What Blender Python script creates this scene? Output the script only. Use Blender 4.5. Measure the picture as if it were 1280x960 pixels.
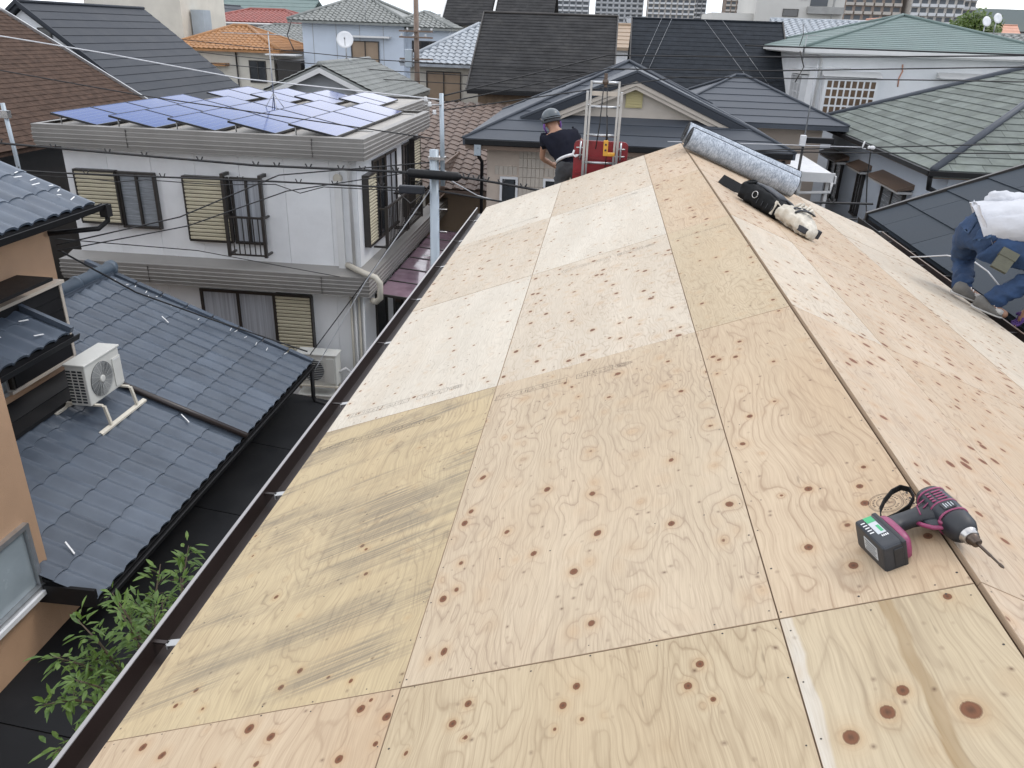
import bpy, bmesh, math, random
from mathutils import Vector, Matrix, noise as mnoise
rad = math.radians
for o in list(bpy.data.objects): bpy.data.objects.remove(o)
SC = bpy.context.scene
COL = SC.collection

# ------------------------------------------------------------------ camera
# world: X right, Y away along the ridge of the roof under work, Z up, ridge line = (0, Y, 0); ground at Z = -6.9
GZ = -6.9
cam_d = bpy.data.cameras.new('camera'); cam = bpy.data.objects.new('camera', cam_d); COL.objects.link(cam)
cam_d.sensor_width = 36; cam_d.lens = 975.8/1280*36; cam_d.clip_start = .05; cam_d.clip_end = 9000
yaw, pitch, roll = -.0984, .4242, .0349
fw = Vector((math.sin(yaw)*math.cos(pitch), math.cos(yaw)*math.cos(pitch), -math.sin(pitch)))
rt = Vector((math.cos(yaw), -math.sin(yaw), 0)); up = rt.cross(fw)
rt, up = math.cos(roll)*rt+math.sin(roll)*up, -math.sin(roll)*rt+math.cos(roll)*up
cam.matrix_world = Matrix(((rt.x, up.x, -fw.x, -.8493), (rt.y, up.y, -fw.y, 0), (rt.z, up.z, -fw.z, 1.007), (0, 0, 0, 1)))
SC.camera = cam

# ------------------------------------------------------------------ sky, sun, exposure
SUN_EL, SUN_AZ = rad(52), rad(62)          # azimuth from +Y towards +X
w = bpy.data.worlds.new('World'); SC.world = w; w.use_nodes = True
nt = w.node_tree; nt.nodes.clear()
def wn(t, **k):
    n = nt.nodes.new(t)
    for a, b in k.items(): setattr(n, a, b)
    return n
sky = wn('ShaderNodeTexSky'); sky.sky_type = 'NISHITA'; sky.sun_disc = False
sky.sun_elevation = SUN_EL; sky.sun_rotation = SUN_AZ; sky.air_density = 1.0; sky.dust_density = .6; sky.ozone_density = 1.6
tc = wn('ShaderNodeTexCoord'); mp = wn('ShaderNodeMapping'); mp.inputs['Scale'].default_value = (1, 1, 2.6)
nz = wn('ShaderNodeTexNoise'); nz.inputs['Scale'].default_value = 2.2; nz.inputs['Detail'].default_value = 7; nz.inputs['Roughness'].default_value = .58
cr = wn('ShaderNodeValToRGB'); cr.color_ramp.elements[0].position = .36; cr.color_ramp.elements[1].position = .60
mx = wn('ShaderNodeMix', data_type='RGBA'); mx.inputs['B'].default_value = (12.2, 12.2, 12.4, 1)
bg = wn('ShaderNodeBackground'); bg.inputs['Strength'].default_value = .15
ow = wn('ShaderNodeOutputWorld')
L = nt.links.new
L(tc.outputs['Generated'], mp.inputs['Vector']); L(mp.outputs['Vector'], nz.inputs['Vector']); L(nz.outputs['Fac'], cr.inputs['Fac'])
sz = wn('ShaderNodeSeparateXYZ'); L(tc.outputs['Generated'], sz.inputs[0])
hz = wn('ShaderNodeMapRange'); hz.inputs['From Min'].default_value = 0; hz.inputs['From Max'].default_value = .30; hz.inputs['To Min'].default_value = .9; hz.inputs['To Max'].default_value = 0; L(sz.outputs[2], hz.inputs['Value'])
hm = wn('ShaderNodeMix', data_type='RGBA'); hm.inputs['B'].default_value = (6.6, 7.5, 8.8, 1); L(hz.outputs[0], hm.inputs['Factor']); L(sky.outputs['Color'], hm.inputs['A'])
L(cr.outputs['Color'], mx.inputs['Factor']); L(hm.outputs['Result'], mx.inputs['A']); L(mx.outputs['Result'], bg.inputs['Color']); L(bg.outputs['Background'], ow.inputs['Surface'])
sd = bpy.data.lights.new('sun', 'SUN'); sd.energy = .8; sd.angle = rad(14); sd.color = (1, .95, .87)
sun = bpy.data.objects.new('sun', sd); COL.objects.link(sun)
sdir = Vector((math.sin(SUN_AZ)*math.cos(SUN_EL), math.cos(SUN_AZ)*math.cos(SUN_EL), math.sin(SUN_EL)))
sun.rotation_euler = (-sdir).to_track_quat('-Z', 'Y').to_euler(); sun.location = sdir*40
vs = SC.view_settings; vs.view_transform = 'Standard'; vs.look = 'None'; vs.exposure = .29; vs.gamma = 1; vs.use_curve_mapping = False

# ------------------------------------------------------------------ materials
MATS = {}
def newmat(name):
    m = bpy.data.materials.new(name); m.use_nodes = True; m.node_tree.nodes.clear(); return m
class NT:
    """small helper to wire a node tree"""
    def __init__(s, m):
        s.t = m.node_tree; s.out = s.n('ShaderNodeOutputMaterial'); s.b = s.n('ShaderNodeBsdfPrincipled')
        s.l(s.b.outputs[0], s.out.inputs[0])
    def n(s, t, **k):
        x = s.t.nodes.new(t)
        for a, b in k.items(): setattr(x, a, b)
        return x
    def l(s, a, b): s.t.links.new(a, b)
    def val(s, sock, v):
        if hasattr(v, 'is_output') or isinstance(v, bpy.types.NodeSocket): s.l(v, sock)
        else: sock.default_value = v
    def math(s, op, a, b=0.0, c=0.0, clamp=False):
        x = s.n('ShaderNodeMath', operation=op); x.use_clamp = clamp
        s.val(x.inputs[0], a); s.val(x.inputs[1], b); s.val(x.inputs[2], c); return x.outputs[0]
    def comb(s, x, y, z):
        c = s.n('ShaderNodeCombineXYZ')
        for i, v in enumerate((x, y, z)): s.val(c.inputs[i], v)
        return c.outputs[0]
    def noise(s, vec, scale, detail=3, rough=.55, dist=0.0):
        x = s.n('ShaderNodeTexNoise'); s.l(vec, x.inputs['Vector'])
        x.inputs['Scale'].default_value = scale; x.inputs['Detail'].default_value = detail
        x.inputs['Roughness'].default_value = rough; x.inputs['Distortion'].default_value = dist; return x.outputs['Fac']
    def ramp(s, fac, pts):
        r = s.n('ShaderNodeValToRGB'); e = r.color_ramp.elements
        while len(e) > 1: e.remove(e[-1])
        e[0].position = pts[0][0]; e[0].color = col4(pts[0][1])
        for p, c in pts[1:]:
            q = e.new(p); q.color = col4(c)
        s.l(fac, r.inputs[0]); return r.outputs[0]
    def mix(s, f, a, b, blend='MIX'):
        x = s.n('ShaderNodeMix', data_type='RGBA', blend_type=blend)
        s.val(x.inputs['Factor'], f)
        for k, v in (('A', a), ('B', b)):
            if isinstance(v, bpy.types.NodeSocket): s.l(v, x.inputs[k])
            else: x.inputs[k].default_value = col4(v)
        return x.outputs['Result']
def col4(c):
    if isinstance(c, (int, float)): return (c, c, c, 1)
    return (c[0], c[1], c[2], 1)
def srgb(r, g, b):
    f = lambda c: (c/255/12.92 if c/255 < .04045 else ((c/255+.055)/1.055)**2.4)
    return (f(r), f(g), f(b))
def M(name, c, rough=.6, var=.15, scale=3.0, rv=.0, bump=0.0, bscale=60, metal=0.0, spec=.5, stretch=(1, 1, 1), dirt=.0, dirtc=(.05, .045, .04), coat=0.0, trans=0.0):
    """plain surface with mottling, dirt patches, fine relief and a per-piece change of tone"""
    if name in MATS: return MATS[name]
    m = newmat(name); t = NT(m); b = t.b
    tcn = t.n('ShaderNodeTexCoord'); mpn = t.n('ShaderNodeMapping'); mpn.inputs['Scale'].default_value = stretch
    oi = t.n('ShaderNodeObjectInfo')
    va = t.n('ShaderNodeVectorMath', operation='ADD'); t.l(tcn.outputs['Object'], va.inputs[0])
    rr = t.math('MULTIPLY', oi.outputs['Random'], 31.0); t.l(t.comb(rr, rr, rr), va.inputs[1])
    t.l(va.outputs[0], mpn.inputs['Vector']); v = mpn.outputs['Vector']
    n1 = t.noise(v, scale, 5, .6)
    lo = tuple(x*(1-var) for x in c); hi = tuple(min(1, x*(1+var)) for x in c)
    cc = t.mix(t.ramp(n1, [(.3, 0), (.7, 1)]), lo, hi)
    if dirt:
        d = t.ramp(t.noise(v, scale*.6, 6, .7, .4), [(.48, 0), (.72, dirt)]); cc = t.mix(d, cc, dirtc)
    if rv:
        k = t.math('MULTIPLY_ADD', oi.outputs['Random'], 2*rv, 1-rv); hs = t.n('ShaderNodeHueSaturation'); t.l(cc, hs.inputs['Color']); t.l(k, hs.inputs['Value']); cc = hs.outputs['Color']
    t.l(cc, b.inputs['Base Color'])
    t.l(t.math('MULTIPLY_ADD', n1, .25, rough-.12, clamp=True), b.inputs['Roughness'])
    b.inputs['Metallic'].default_value = metal; b.inputs['Specular IOR Level'].default_value = spec; b.inputs['Coat Weight'].default_value = coat
    b.inputs['Transmission Weight'].default_value = trans
    if bump:
        bp = t.n('ShaderNodeBump'); bp.inputs['Strength'].default_value = bump; bp.inputs['Distance'].default_value = .01
        t.l(t.noise(v, bscale, 3), bp.inputs['Height']); t.l(bp.outputs[0], b.inputs['Normal'])
    MATS[name] = m; return m

def ply(name, base, line, figure=9.0, period=.42, knot=.012, knots=9.0, pale=.35, warm=0.0, dirt=0.0, band=None, streak=0.0, ys=.17, kdark=(.105, .034, .014), seed=0.0, lw=1.0, wob=1.0, extra=(), vk=1.0):
    """rotary-cut softwood plywood: the sheet is unrolled from a log, so grain figure and knots come back once per turn of the log"""
    m = newmat(name); t = NT(m); b = t.b
    tcn = t.n('ShaderNodeTexCoord'); oi = t.n('ShaderNodeObjectInfo'); sx = t.n('ShaderNodeSeparateXYZ'); t.l(tcn.outputs['Object'], sx.inputs[0])
    x, y = sx.outputs[0], sx.outputs[1]
    rnd = t.math('MULTIPLY_ADD', oi.outputs['Random'], 23.0, seed)
    # warp, then wrap round the log
    raw = t.comb(x, y, rnd)
    wx = t.math('MULTIPLY', t.math('SUBTRACT', t.noise(raw, 2.3, 2), .5), .10)
    xx = t.math('ADD', x, wx)
    th = t.math('MULTIPLY', xx, 2*math.pi/period)
    R = period/(2*math.pi); rr = t.math('MULTIPLY_ADD', x, -.016, R)
    cx = t.math('MULTIPLY', t.math('COSINE', th), rr); cy = t.math('MULTIPLY', t.math('SINE', th), rr)
    # knots
    yk = t.math('MULTIPLY_ADD', y, .82, rnd)
    vo = t.n('ShaderNodeTexVoronoi'); vo.feature = 'F1'; vo.inputs['Scale'].default_value = knots; vo.inputs['Randomness'].default_value = 1
    t.l(t.comb(cx, cy, yk), vo.inputs['Vector'])
    d = t.math('DIVIDE', vo.outputs['Distance'], knots)
    # knots set by hand where the sheet in the photograph has them: (x, y, radius)
    dx_ = None
    for (kx, ky, kr_) in extra:
        ax_ = t.math('SUBTRACT', t.math('ADD', x, t.math('MULTIPLY', wx, .12)), kx); ay_ = t.math('MULTIPLY', t.math('SUBTRACT', y, ky), .86)
        e_ = t.math('MULTIPLY', t.math('SQRT', t.math('ADD', t.math('MULTIPLY', ax_, ax_), t.math('MULTIPLY', ay_, ay_))), 1/(kr_*.78))
        dx_ = e_ if dx_ is None else t.math('MINIMUM', dx_, e_)
    if dx_ is not None: d = t.math('MINIMUM', t.math('MULTIPLY', d, vk), t.math('MULTIPLY', dx_, knot))
    # figure: contour lines of a stretched noise, pushed aside by the knots
    yn = t.math('MULTIPLY_ADD', y, ys, rnd)
    pv = t.comb(cx, cy, yn)
    h = t.noise(pv, 5.2, 2.0, .45, .35*wob)
    push = t.math('MULTIPLY', t.math('EXPONENT', t.math('MULTIPLY', d, -1/.030)), .13)
    h2 = t.math('ADD', h, push)
    h2 = t.math('ADD', h2, t.math('MULTIPLY', t.noise(t.comb(xx, t.math('MULTIPLY', y, .25), rnd), 30, 3), .022))
    fr = t.math('FRACT', t.math('MULTIPLY', h2, figure*2.6))
    ln = t.ramp(fr, [(0, 1), (.035*lw, .8), (.10*lw, .15), (.5, 0), (.80, .12), (.96, .42), (1, 1)])
    lv = t.math('MULTIPLY', ln, t.ramp(t.noise(raw, 3.1, 2), [(.28, .10), (.62, 1)]))
    # second, finer set: close straight growth lines along the sheet
    g2 = t.noise(t.comb(cx, cy, t.math('MULTIPLY_ADD', y, ys*.22, t.math('ADD', rnd, 5.0))), 9.0, 2.0, .5, .15)
    f2 = t.math('FRACT', t.math('MULTIPLY', t.math('ADD', g2, t.math('MULTIPLY', push, .5)), figure*4.4))
    l2 = t.math('MULTIPLY', t.ramp(f2, [(0, 1), (.10, .35), (.30, 0), (.7, .05), (1, 1)]), t.ramp(t.noise(t.comb(t.math('MULTIPLY', xx, 4), t.math('MULTIPLY', y, .8), t.math('ADD', rnd, 3.0)), 1.0, 2), [(.38, 0), (.60, 1)]))
    fib = t.noise(t.comb(t.math('MULTIPLY', xx, 260), t.math('MULTIPLY', y, 7), rnd), 1.0, 3, .65)
    tone = t.noise(t.comb(t.math('MULTIPLY', xx, 5), t.math('MULTIPLY', y, .7), rnd), 1.0, 3)
    pal = tuple(min(.86, c*1.12+.05) for c in base)
    c = t.mix(t.math('MULTIPLY', t.ramp(tone, [(.42, 0), (.66, 1)]), pale), base, pal)
    tn2 = t.noise(t.comb(t.math('MULTIPLY', xx, 3.1), t.math('MULTIPLY', y, 1.1), t.math('ADD', rnd, 9.0)), 1.0, 2)
    c = t.mix(t.math('MULTIPLY', t.ramp(tn2, [(.45, 0), (.7, 1)]), .22+warm), c, (base[0]*.97, base[1]*.86, base[2]*.76))
    c = t.mix(t.math('MULTIPLY', lv, .72), c, line)
    c = t.mix(t.math('MULTIPLY', l2, .34), c, line)
    c = t.mix(t.ramp(fib, [(.35, .30), (.62, 0)]), c, line)
    # small weathered flecks and checks along the grain
    fk = t.noise(t.comb(t.math('MULTIPLY', xx, 75), t.math('MULTIPLY', y, 9), t.math('ADD', rnd, 2.0)), 1.0, 2)
    c = t.mix(t.ramp(fk, [(.70, 0), (.78, .45)]), c, tuple(q*.55 for q in line))
    if band:
        for (b0, b1, bc, op) in band:
            jit = t.math('MULTIPLY', t.math('SUBTRACT', t.noise(t.comb(0.0, y, rnd), 7, 4), .5), .03)
            xb = t.math('ADD', x, jit)
            jf = t.math('MULTIPLY', t.math('SUBTRACT', fib, .5), .010); xf = t.math('ADD', xb, jf)
            mk = t.math('MULTIPLY', t.math('MULTIPLY', t.math('SUBTRACT', xf, b0), 160.0, clamp=True), t.math('MULTIPLY', t.math('SUBTRACT', b1, xf), 160.0, clamp=True))
            mk = t.math('MULTIPLY', mk, t.ramp(t.noise(t.comb(t.math('MULTIPLY', x, 9), t.math('MULTIPLY', y, 2.2), rnd), 1.0, 3), [(.3, .35), (.6, 1)]))
            mk = t.math('MULTIPLY', mk, t.math('MULTIPLY_ADD', fib, .9, op-.45, clamp=True))
            c = t.mix(mk, c, bc)
    # halo and eye of each knot; every knot has its own size
    sr = t.n('ShaderNodeSeparateColor'); t.l(vo.outputs['Color'], sr.inputs[0])
    kr = t.math('MULTIPLY', t.math('MULTIPLY_ADD', sr.outputs[0], .75, .45), knot)
    dk = t.math('DIVIDE', d, kr)
    if dx_ is not None: dk = t.math('MINIMUM', dk, dx_)
    halo = t.ramp(t.math('MULTIPLY', dk, 1/3.4), [(0, 1), (.30, .9), (.55, .30), (1, 0)])
    c = t.mix(t.math('MULTIPLY', halo, .60), c, (base[0]*.90, base[1]*.74, base[2]*.60))
    ring = t.ramp(t.math('FRACT', t.math('MULTIPLY', dk, 1.7)), [(0, .0), (.8, .1), (.95, .8), (1, 0)])
    c = t.mix(t.math('MULTIPLY', t.math('MULTIPLY', ring, halo), .45), c, line)
    eye = t.ramp(t.math('ADD', dk, t.math('MULTIPLY', t.math('SUBTRACT', fib, .5), .35)), [(0, 1), (.82, .97), (.93, .6), (1, 0)])
    ec = t.ramp(t.math('ADD', dk, t.math('MULTIPLY', t.math('SUBTRACT', fib, .5), .5)), [(0, tuple(q*.55 for q in kdark)), (.25, tuple(q*.8 for q in kdark)), (.6, tuple(q*1.35 for q in kdark)), (.85, tuple(q*1.05 for q in kdark)), (1, tuple(q*.6 for q in kdark))])
    c = t.mix(t.math('MULTIPLY', eye, .92), c, ec)
    # pin knots
    vp = t.n('ShaderNodeTexVoronoi'); vp.inputs['Scale'].default_value = 19; t.l(t.comb(cx, cy, t.math('ADD', t.math('MULTIPLY', y, .9), t.math('MULTIPLY', rnd, 1.7))), vp.inputs['Vector'])
    pin = t.ramp(t.math('DIVIDE', vp.outputs['Distance'], 19), [(0, 1), (.0030, .95), (.0044, 0)])
    c = t.mix(t.math('MULTIPLY', pin, .9), c, (.075, .03, .016))
    if dirt:
        dd = t.ramp(t.noise(raw, 4, 5, .65), [(.5, 0), (.75, dirt)]); c = t.mix(dd, c, (.20, .16, .11))
    if streak:
        # grey scuff marks left by dragged sheets and shoes, running diagonally
        q = t.n('ShaderNodeMapping'); q.inputs['Rotation'].default_value = (0, 0, rad(-17)); t.l(tcn.outputs['Object'], q.inputs['Vector'])
        s2 = t.n('ShaderNodeSeparateXYZ'); t.l(q.outputs[0], s2.inputs[0])
        big = t.ramp(t.noise(t.comb(t.math('MULTIPLY', s2.outputs[0], 1.0), t.math('MULTIPLY', s2.outputs[1], 6.5), 3.3), 1.0, 1), [(.47, 0), (.56, 1)])
        fin = t.ramp(t.noise(t.comb(t.math('MULTIPLY', s2.outputs[0], 1.6), t.math('MULTIPLY', s2.outputs[1], 85), 1.0), 1.0, 3, .75), [(.40, 0), (.55, 1)])
        pat = t.ramp(t.noise(raw, 3.2, 3, .6), [(.36, .1), (.56, 1)])
        mk = t.math('MULTIPLY', t.math('MULTIPLY', big, fin), t.math('MULTIPLY', pat, streak))
        c = t.mix(mk, c, (.17, .145, .11))
    t.l(c, b.inputs['Base Color'])
    b.inputs['Roughness'].default_value = .68; b.inputs['Specular IOR Level'].default_value = .28
    bp = t.n('ShaderNodeBump'); bp.inputs['Strength'].default_value = .10; bp.inputs['Distance'].default_value = .002
    t.l(t.math('ADD', fib, lv), bp.inputs['Height']); t.l(bp.outputs[0], b.inputs['Normal'])
    return m

# ------------------------------------------------------------------ mesh helpers
def V3(*a): return Vector(a)
class MB:
    """collects geometry in world coordinates and links it as one mesh object"""
    def __init__(s): s.v = []; s.f = []; s.sm = []
    def add(s, vs, fs, smooth=False):
        o = len(s.v); s.v += [Vector(p) for p in vs]; s.f += [tuple(i+o for i in f) for f in fs]; s.sm += [smooth]*len(fs); return s
    def quad(s, a, b, c, d): return s.add([a, b, c, d], [(0, 1, 2, 3)])
    def obox(s, o, a, b, c):
        """parallelepiped from corner o with edge vectors a, b, c"""
        o, a, b, c = Vector(o), Vector(a), Vector(b), Vector(c)
        fs = [(0, 3, 2, 1), (4, 5, 6, 7), (0, 1, 5, 4), (1, 2, 6, 5), (2, 3, 7, 6), (3, 0, 4, 7)]
        if a.cross(b).dot(c) < 0: fs = [f[::-1] for f in fs]
        return s.add([o, o+a, o+a+b, o+b, o+c, o+a+c, o+a+b+c, o+b+c], fs)
    def box(s, x0, x1, y0, y1, z0, z1): return s.obox((x0, y0, z0), (x1-x0, 0, 0), (0, y1-y0, 0), (0, 0, z1-z0))
    def bbox(s, x0, x1, y0, y1, z0, z1, r=.01):
        """box with chamfered edges"""
        X = (x0, x1); Y = (y0, y1); Z = (z0, z1); bm = bmesh.new()
        vs = [bm.verts.new((x, y, z)) for x in X for y in Y for z in Z]
        for f in ((0, 1, 3, 2), (4, 6, 7, 5), (0, 4, 5, 1), (2, 3, 7, 6), (0, 2, 6, 4), (1, 5, 7, 3)): bm.faces.new([vs[i] for i in f])
        bmesh.ops.bevel(bm, geom=bm.edges[:], offset=r, segments=2, affect='EDGES', profile=.5)
        return s.bm(bm)
    def bm(s, bm, mtx=None, smooth=False):
        bm.verts.index_update(); vs = [(mtx @ v.co) if mtx else v.co.copy() for v in bm.verts]
        s.add(vs, [[v.index for v in f.verts] for f in bm.faces], smooth); bm.free(); return s
    def prism(s, poly, ext):
        """closed polygon (list of points) pushed along ext"""
        n = len(poly); p = [Vector(q) for q in poly]; e = Vector(ext)
        nr = sum(((p[i]-p[0]).cross(p[(i+1) % n]-p[0]) for i in range(1, n)), Vector())
        fs = [tuple(range(n))[::-1], tuple(range(n, 2*n))]+[(i, (i+1) % n, n+(i+1) % n, n+i) for i in range(n)]
        if nr.dot(e) < 0: fs = [f[::-1] for f in fs]
        return s.add(p+[q+e for q in p], fs)
    def tube(s, pts, r, n=8, cap=True, flat=None):
        """tube through pts; r a number or a list; flat=(normal, ratio) squashes it"""
        P = [Vector(p) for p in pts]; m = len(P); rs = r if isinstance(r, (list, tuple)) else [r]*m
        vs = []; fs = []; prev = None
        for i in range(m):
            d = (P[min(i+1, m-1)]-P[max(i-1, 0)]).normalized()
            if prev is None:
                a = d.orthogonal().normalized() if flat is None else (Vector(flat[0])-d*Vector(flat[0]).dot(d)).normalized()
            else:
                a = (prev-d*prev.dot(d)).normalized()
            prev = a; b = d.cross(a); k = 1 if flat is None else flat[1]
            for j in range(n):
                t = 2*math.pi*j/n; vs.append(P[i]+(a*math.cos(t)*k+b*math.sin(t))*rs[i])
        for i in range(m-1):
            for j in range(n): fs.append((i*n+j, i*n+(j+1) % n, (i+1)*n+(j+1) % n, (i+1)*n+j))
        if cap: fs += [tuple(range(n))[::-1], tuple(range((m-1)*n, m*n))]
        return s.add(vs, fs, True)
    def lathe(s, o, axis, prof, n=24, smooth=True):
        """prof: list of (distance along axis, radius)"""
        o, ax = Vector(o), Vector(axis).normalized(); a = ax.orthogonal().normalized(); b = ax.cross(a); vs = []; fs = []
        for (h, r) in prof:
            for j in range(n):
                t = 2*math.pi*j/n; vs.append(o+ax*h+(a*math.cos(t)+b*math.sin(t))*max(r, 1e-4))
        for i in range(len(prof)-1):
            for j in range(n): fs.append((i*n+j, i*n+(j+1) % n, (i+1)*n+(j+1) % n, (i+1)*n+j))
        fs += [tuple(range(n))[::-1], tuple(range((len(prof)-1)*n, len(prof)*n))]
        return s.add(vs, fs, smooth)
    def build(s, name, mat, parent=None, local=False):
        off = Vector()
        if parent is not None and not local:
            q = parent
            while q is not None: off += q.location; q = q.parent
        me = bpy.data.meshes.new(name); me.from_pydata([p-off for p in s.v], [], s.f)
        me.polygons.foreach_set('use_smooth', s.sm); me.materials.append(mat if not isinstance(mat, str) else MATS[mat]); me.update()
        ob = bpy.data.objects.new(name, me); COL.objects.link(ob); ob.parent = parent; return ob
def thing(name, label, cat, loc=(0, 0, 0), group=None):
    o = bpy.data.objects.new(name, None); o.empty_display_size = .2; COL.objects.link(o); o.location = loc
    return tag(o, label, cat, group)
def tag(o, label=None, cat=None, group=None, kind=None):
    if label: o['label'] = label
    if cat: o['category'] = cat
    if group: o['group'] = group
    if kind: o['kind'] = kind
    return o
def stuff(o): o['kind'] = 'stuff'; return o
def inst(me, name, parent, loc, mtx3=None, mat=None):
    """a piece that shares its mesh: loc in world coordinates, mtx3 its rotation"""
    off = Vector(); q = parent
    while q is not None: off += q.location; q = q.parent
    ob = bpy.data.objects.new(name, me); COL.objects.link(ob); ob.parent = parent
    m = (mtx3 or Matrix.Identity(3)).to_4x4(); m.translation = Vector(loc)-off; ob.matrix_basis = m; return ob
def frame3(u, v, n): return Matrix((Vector(u), Vector(v), Vector(n))).transposed()

class Wall:
    """a facade: origin o on the ground line, u along the wall, n outwards; boxes in (u, z, n)"""
    def __init__(s, o, u, n): s.o = Vector(o); s.u = Vector(u); s.n = Vector(n)
    def p(s, u, z, n=0): return s.o+s.u*u+V3(0, 0, z)+s.n*n
    def box(s, mb, u0, u1, z0, z1, n0, n1): return mb.obox(s.p(u0, z0, n0), s.u*(u1-u0), V3(0, 0, z1-z0), s.n*(n1-n0))
def window(parent, W, u0, u1, z0, z1, fr='alu_dark', glass='glass', n=2, bar=.045, proud=.05, name='window', mull=None, vmull=0, hmull=0, sill=True):
    fb = MB(); b = bar
    W.box(fb, u0, u1, z1-b, z1, .0, proud); W.box(fb, u0, u1, z0, z0+b, .0, proud+(.02 if sill else 0))
    W.box(fb, u0, u0+b, z0+b, z1-b, 0, proud); W.box(fb, u1-b, u1, z0+b, z1-b, 0, proud)
    for i in range(1, n):
        c = u0+(u1-u0)*i/n; W.box(fb, c-b*.5, c+b*.5, z0+b, z1-b, 0, proud*.85)
    for i in range(1, vmull+1):
        c = u0+(u1-u0)*i/(vmull+1); W.box(fb, c-.012, c+.012, z0+b, z1-b, 0, proud*.7)
    for i in range(1, hmull+1):
        c = z0+(z1-z0)*i/(hmull+1); W.box(fb, u0+b, u1-b, c-.012, c+.012, 0, proud*.62)
    f = fb.build(name, fr, parent)
    for i in range(n):
        a = u0+b+(u1-u0-2*b)*i/n+.004; c = u0+b+(u1-u0-2*b)*(i+1)/n-.004
        g = MB(); W.box(g, a, c, z0+b+.003, z1-b-.003, .004, proud*(.3 if i % 2 else .45)); g.build('pane', glass, f)
    return f
def shutter(parent, W, u0, u1, z0, z1, mat='shutter_cream', fr='alu_dark', pitch=.075, depth=.14, name='shutter_box'):
    fb = MB(); W.box(fb, u0, u1, z0, z1, 0, depth-.03)
    W.box(fb, u0-.02, u1+.02, z1, z1+.035, 0, depth+.01); W.box(fb, u0-.02, u1+.02, z0-.03, z0, 0, depth)
    W.box(fb, u0-.03, u0, z0, z1, 0, depth); W.box(fb, u1, u1+.03, z0, z1, 0, depth)
    f = fb.build(name, fr, parent); n = int((z1-z0)/pitch)
    for i in range(n):
        a = z0+(z1-z0)*i/n; h = (z1-z0)/n
        g = MB(); P = [W.p(u0+.004, a+.006, depth-.03), W.p(u0+.004, a+h*.25, depth-.008), W.p(u0+.004, a+h*.75, depth-.004), W.p(u0+.004, a+h-.004, depth-.03)]
        g.prism(P, W.u*(u1-u0-.008)); g.build('slat', mat, f)
    return f
def course_piece(bw, bl, th, gap=.004, tip=.3):
    """one shingle/course lying on a slope: x along eave 0..bw, y up slope 0..bl, lower edge th thick"""
    return [(gap, 0, 0), (bw-gap, 0, 0), (bw-gap, bl, 0), (gap, bl, 0), (gap, 0, th), (bw-gap, 0, th), (bw-gap, bl, th*tip), (gap, bl, th*tip)], \
        [(0, 3, 2, 1), (4, 5, 6, 7), (0, 1, 5, 4), (1, 2, 6, 5), (2, 3, 7, 6), (3, 0, 4, 7)]
def slope_courses(parent, mat, O, U, Vv, lim, length, pitch, th, name='roof_course', joined=False, piece=None, over=1.06, seed=1, rand=.0):
    """courses on a roof slope. O eave corner, U along the eave, Vv up the slope; lim(v) -> (u0, u1) at height v.
    piece: width of single shingles in a course (None: whole course)."""
    O, U, Vv = Vector(O), Vector(U).normalized(), Vector(Vv).normalized(); N = U.cross(Vv).normalized()
    if N.z < 0: N = -N
    rg = random.Random(seed); n = max(1, round(length/pitch)); h = length/n; mbj = MB(); out = []
    for i in range(n):
        v0, v1 = i*h, min(length, (i+1)*h*1.0+h*(over-1))
        a0, a1 = lim(v0); b0, b1 = lim(v1)
        cuts = [(0, 1)]
        if piece:
            wd = a1-a0; k = rg.random()*piece if i % 2 else rg.random()*piece*.3+piece*.5; cs = [0]
            while k < wd:
                if k > .02: cs.append(k/wd)
                k += piece*(1+rg.uniform(-rand, rand))
            cs.append(1); cuts = [(cs[j], cs[j+1]) for j in range(len(cs)-1) if cs[j+1]-cs[j] > 1e-3]
        for (c0, c1) in cuts:
            g = .004 if piece else 0
            p00 = a0+(a1-a0)*c0+g; p01 = a0+(a1-a0)*c1-g
            # keep the side joints square to the eave, clip against the slanting hips
            p10 = max(p00, min(b0, b1)); p11 = min(p01, max(b0, b1))
            if c0 == 0: p10 = b0
            if c1 == 1: p11 = b1
            if p11 < p10: p10 = p11 = (p10+p11)/2
            jz = rg.uniform(0, th*.25) if piece else 0
            mb = mbj if joined else MB()
            q = lambda u, v, z: O+U*u+Vv*v+N*z
            vs = [q(p00, v0, 0), q(p01, v0, 0), q(p11, v1, 0), q(p10, v1, 0), q(p00, v0, th+jz), q(p01, v0, th+jz), q(p11, v1, th*.15), q(p10, v1, th*.15)]
            fs = [(0, 3, 2, 1), (4, 5, 6, 7), (0, 1, 5, 4), (1, 2, 6, 5), (2, 3, 7, 6), (3, 0, 4, 7)]
            if (vs[1]-vs[0]).cross(vs[3]-vs[0]).dot(N) < 0: fs = [f[::-1] for f in fs]
            mb.add(vs, fs)
            if not joined: out.append(mb.build(name, mat, parent))
    if joined: return stuff(mbj.build(name, mat, parent))
    return out
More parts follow.
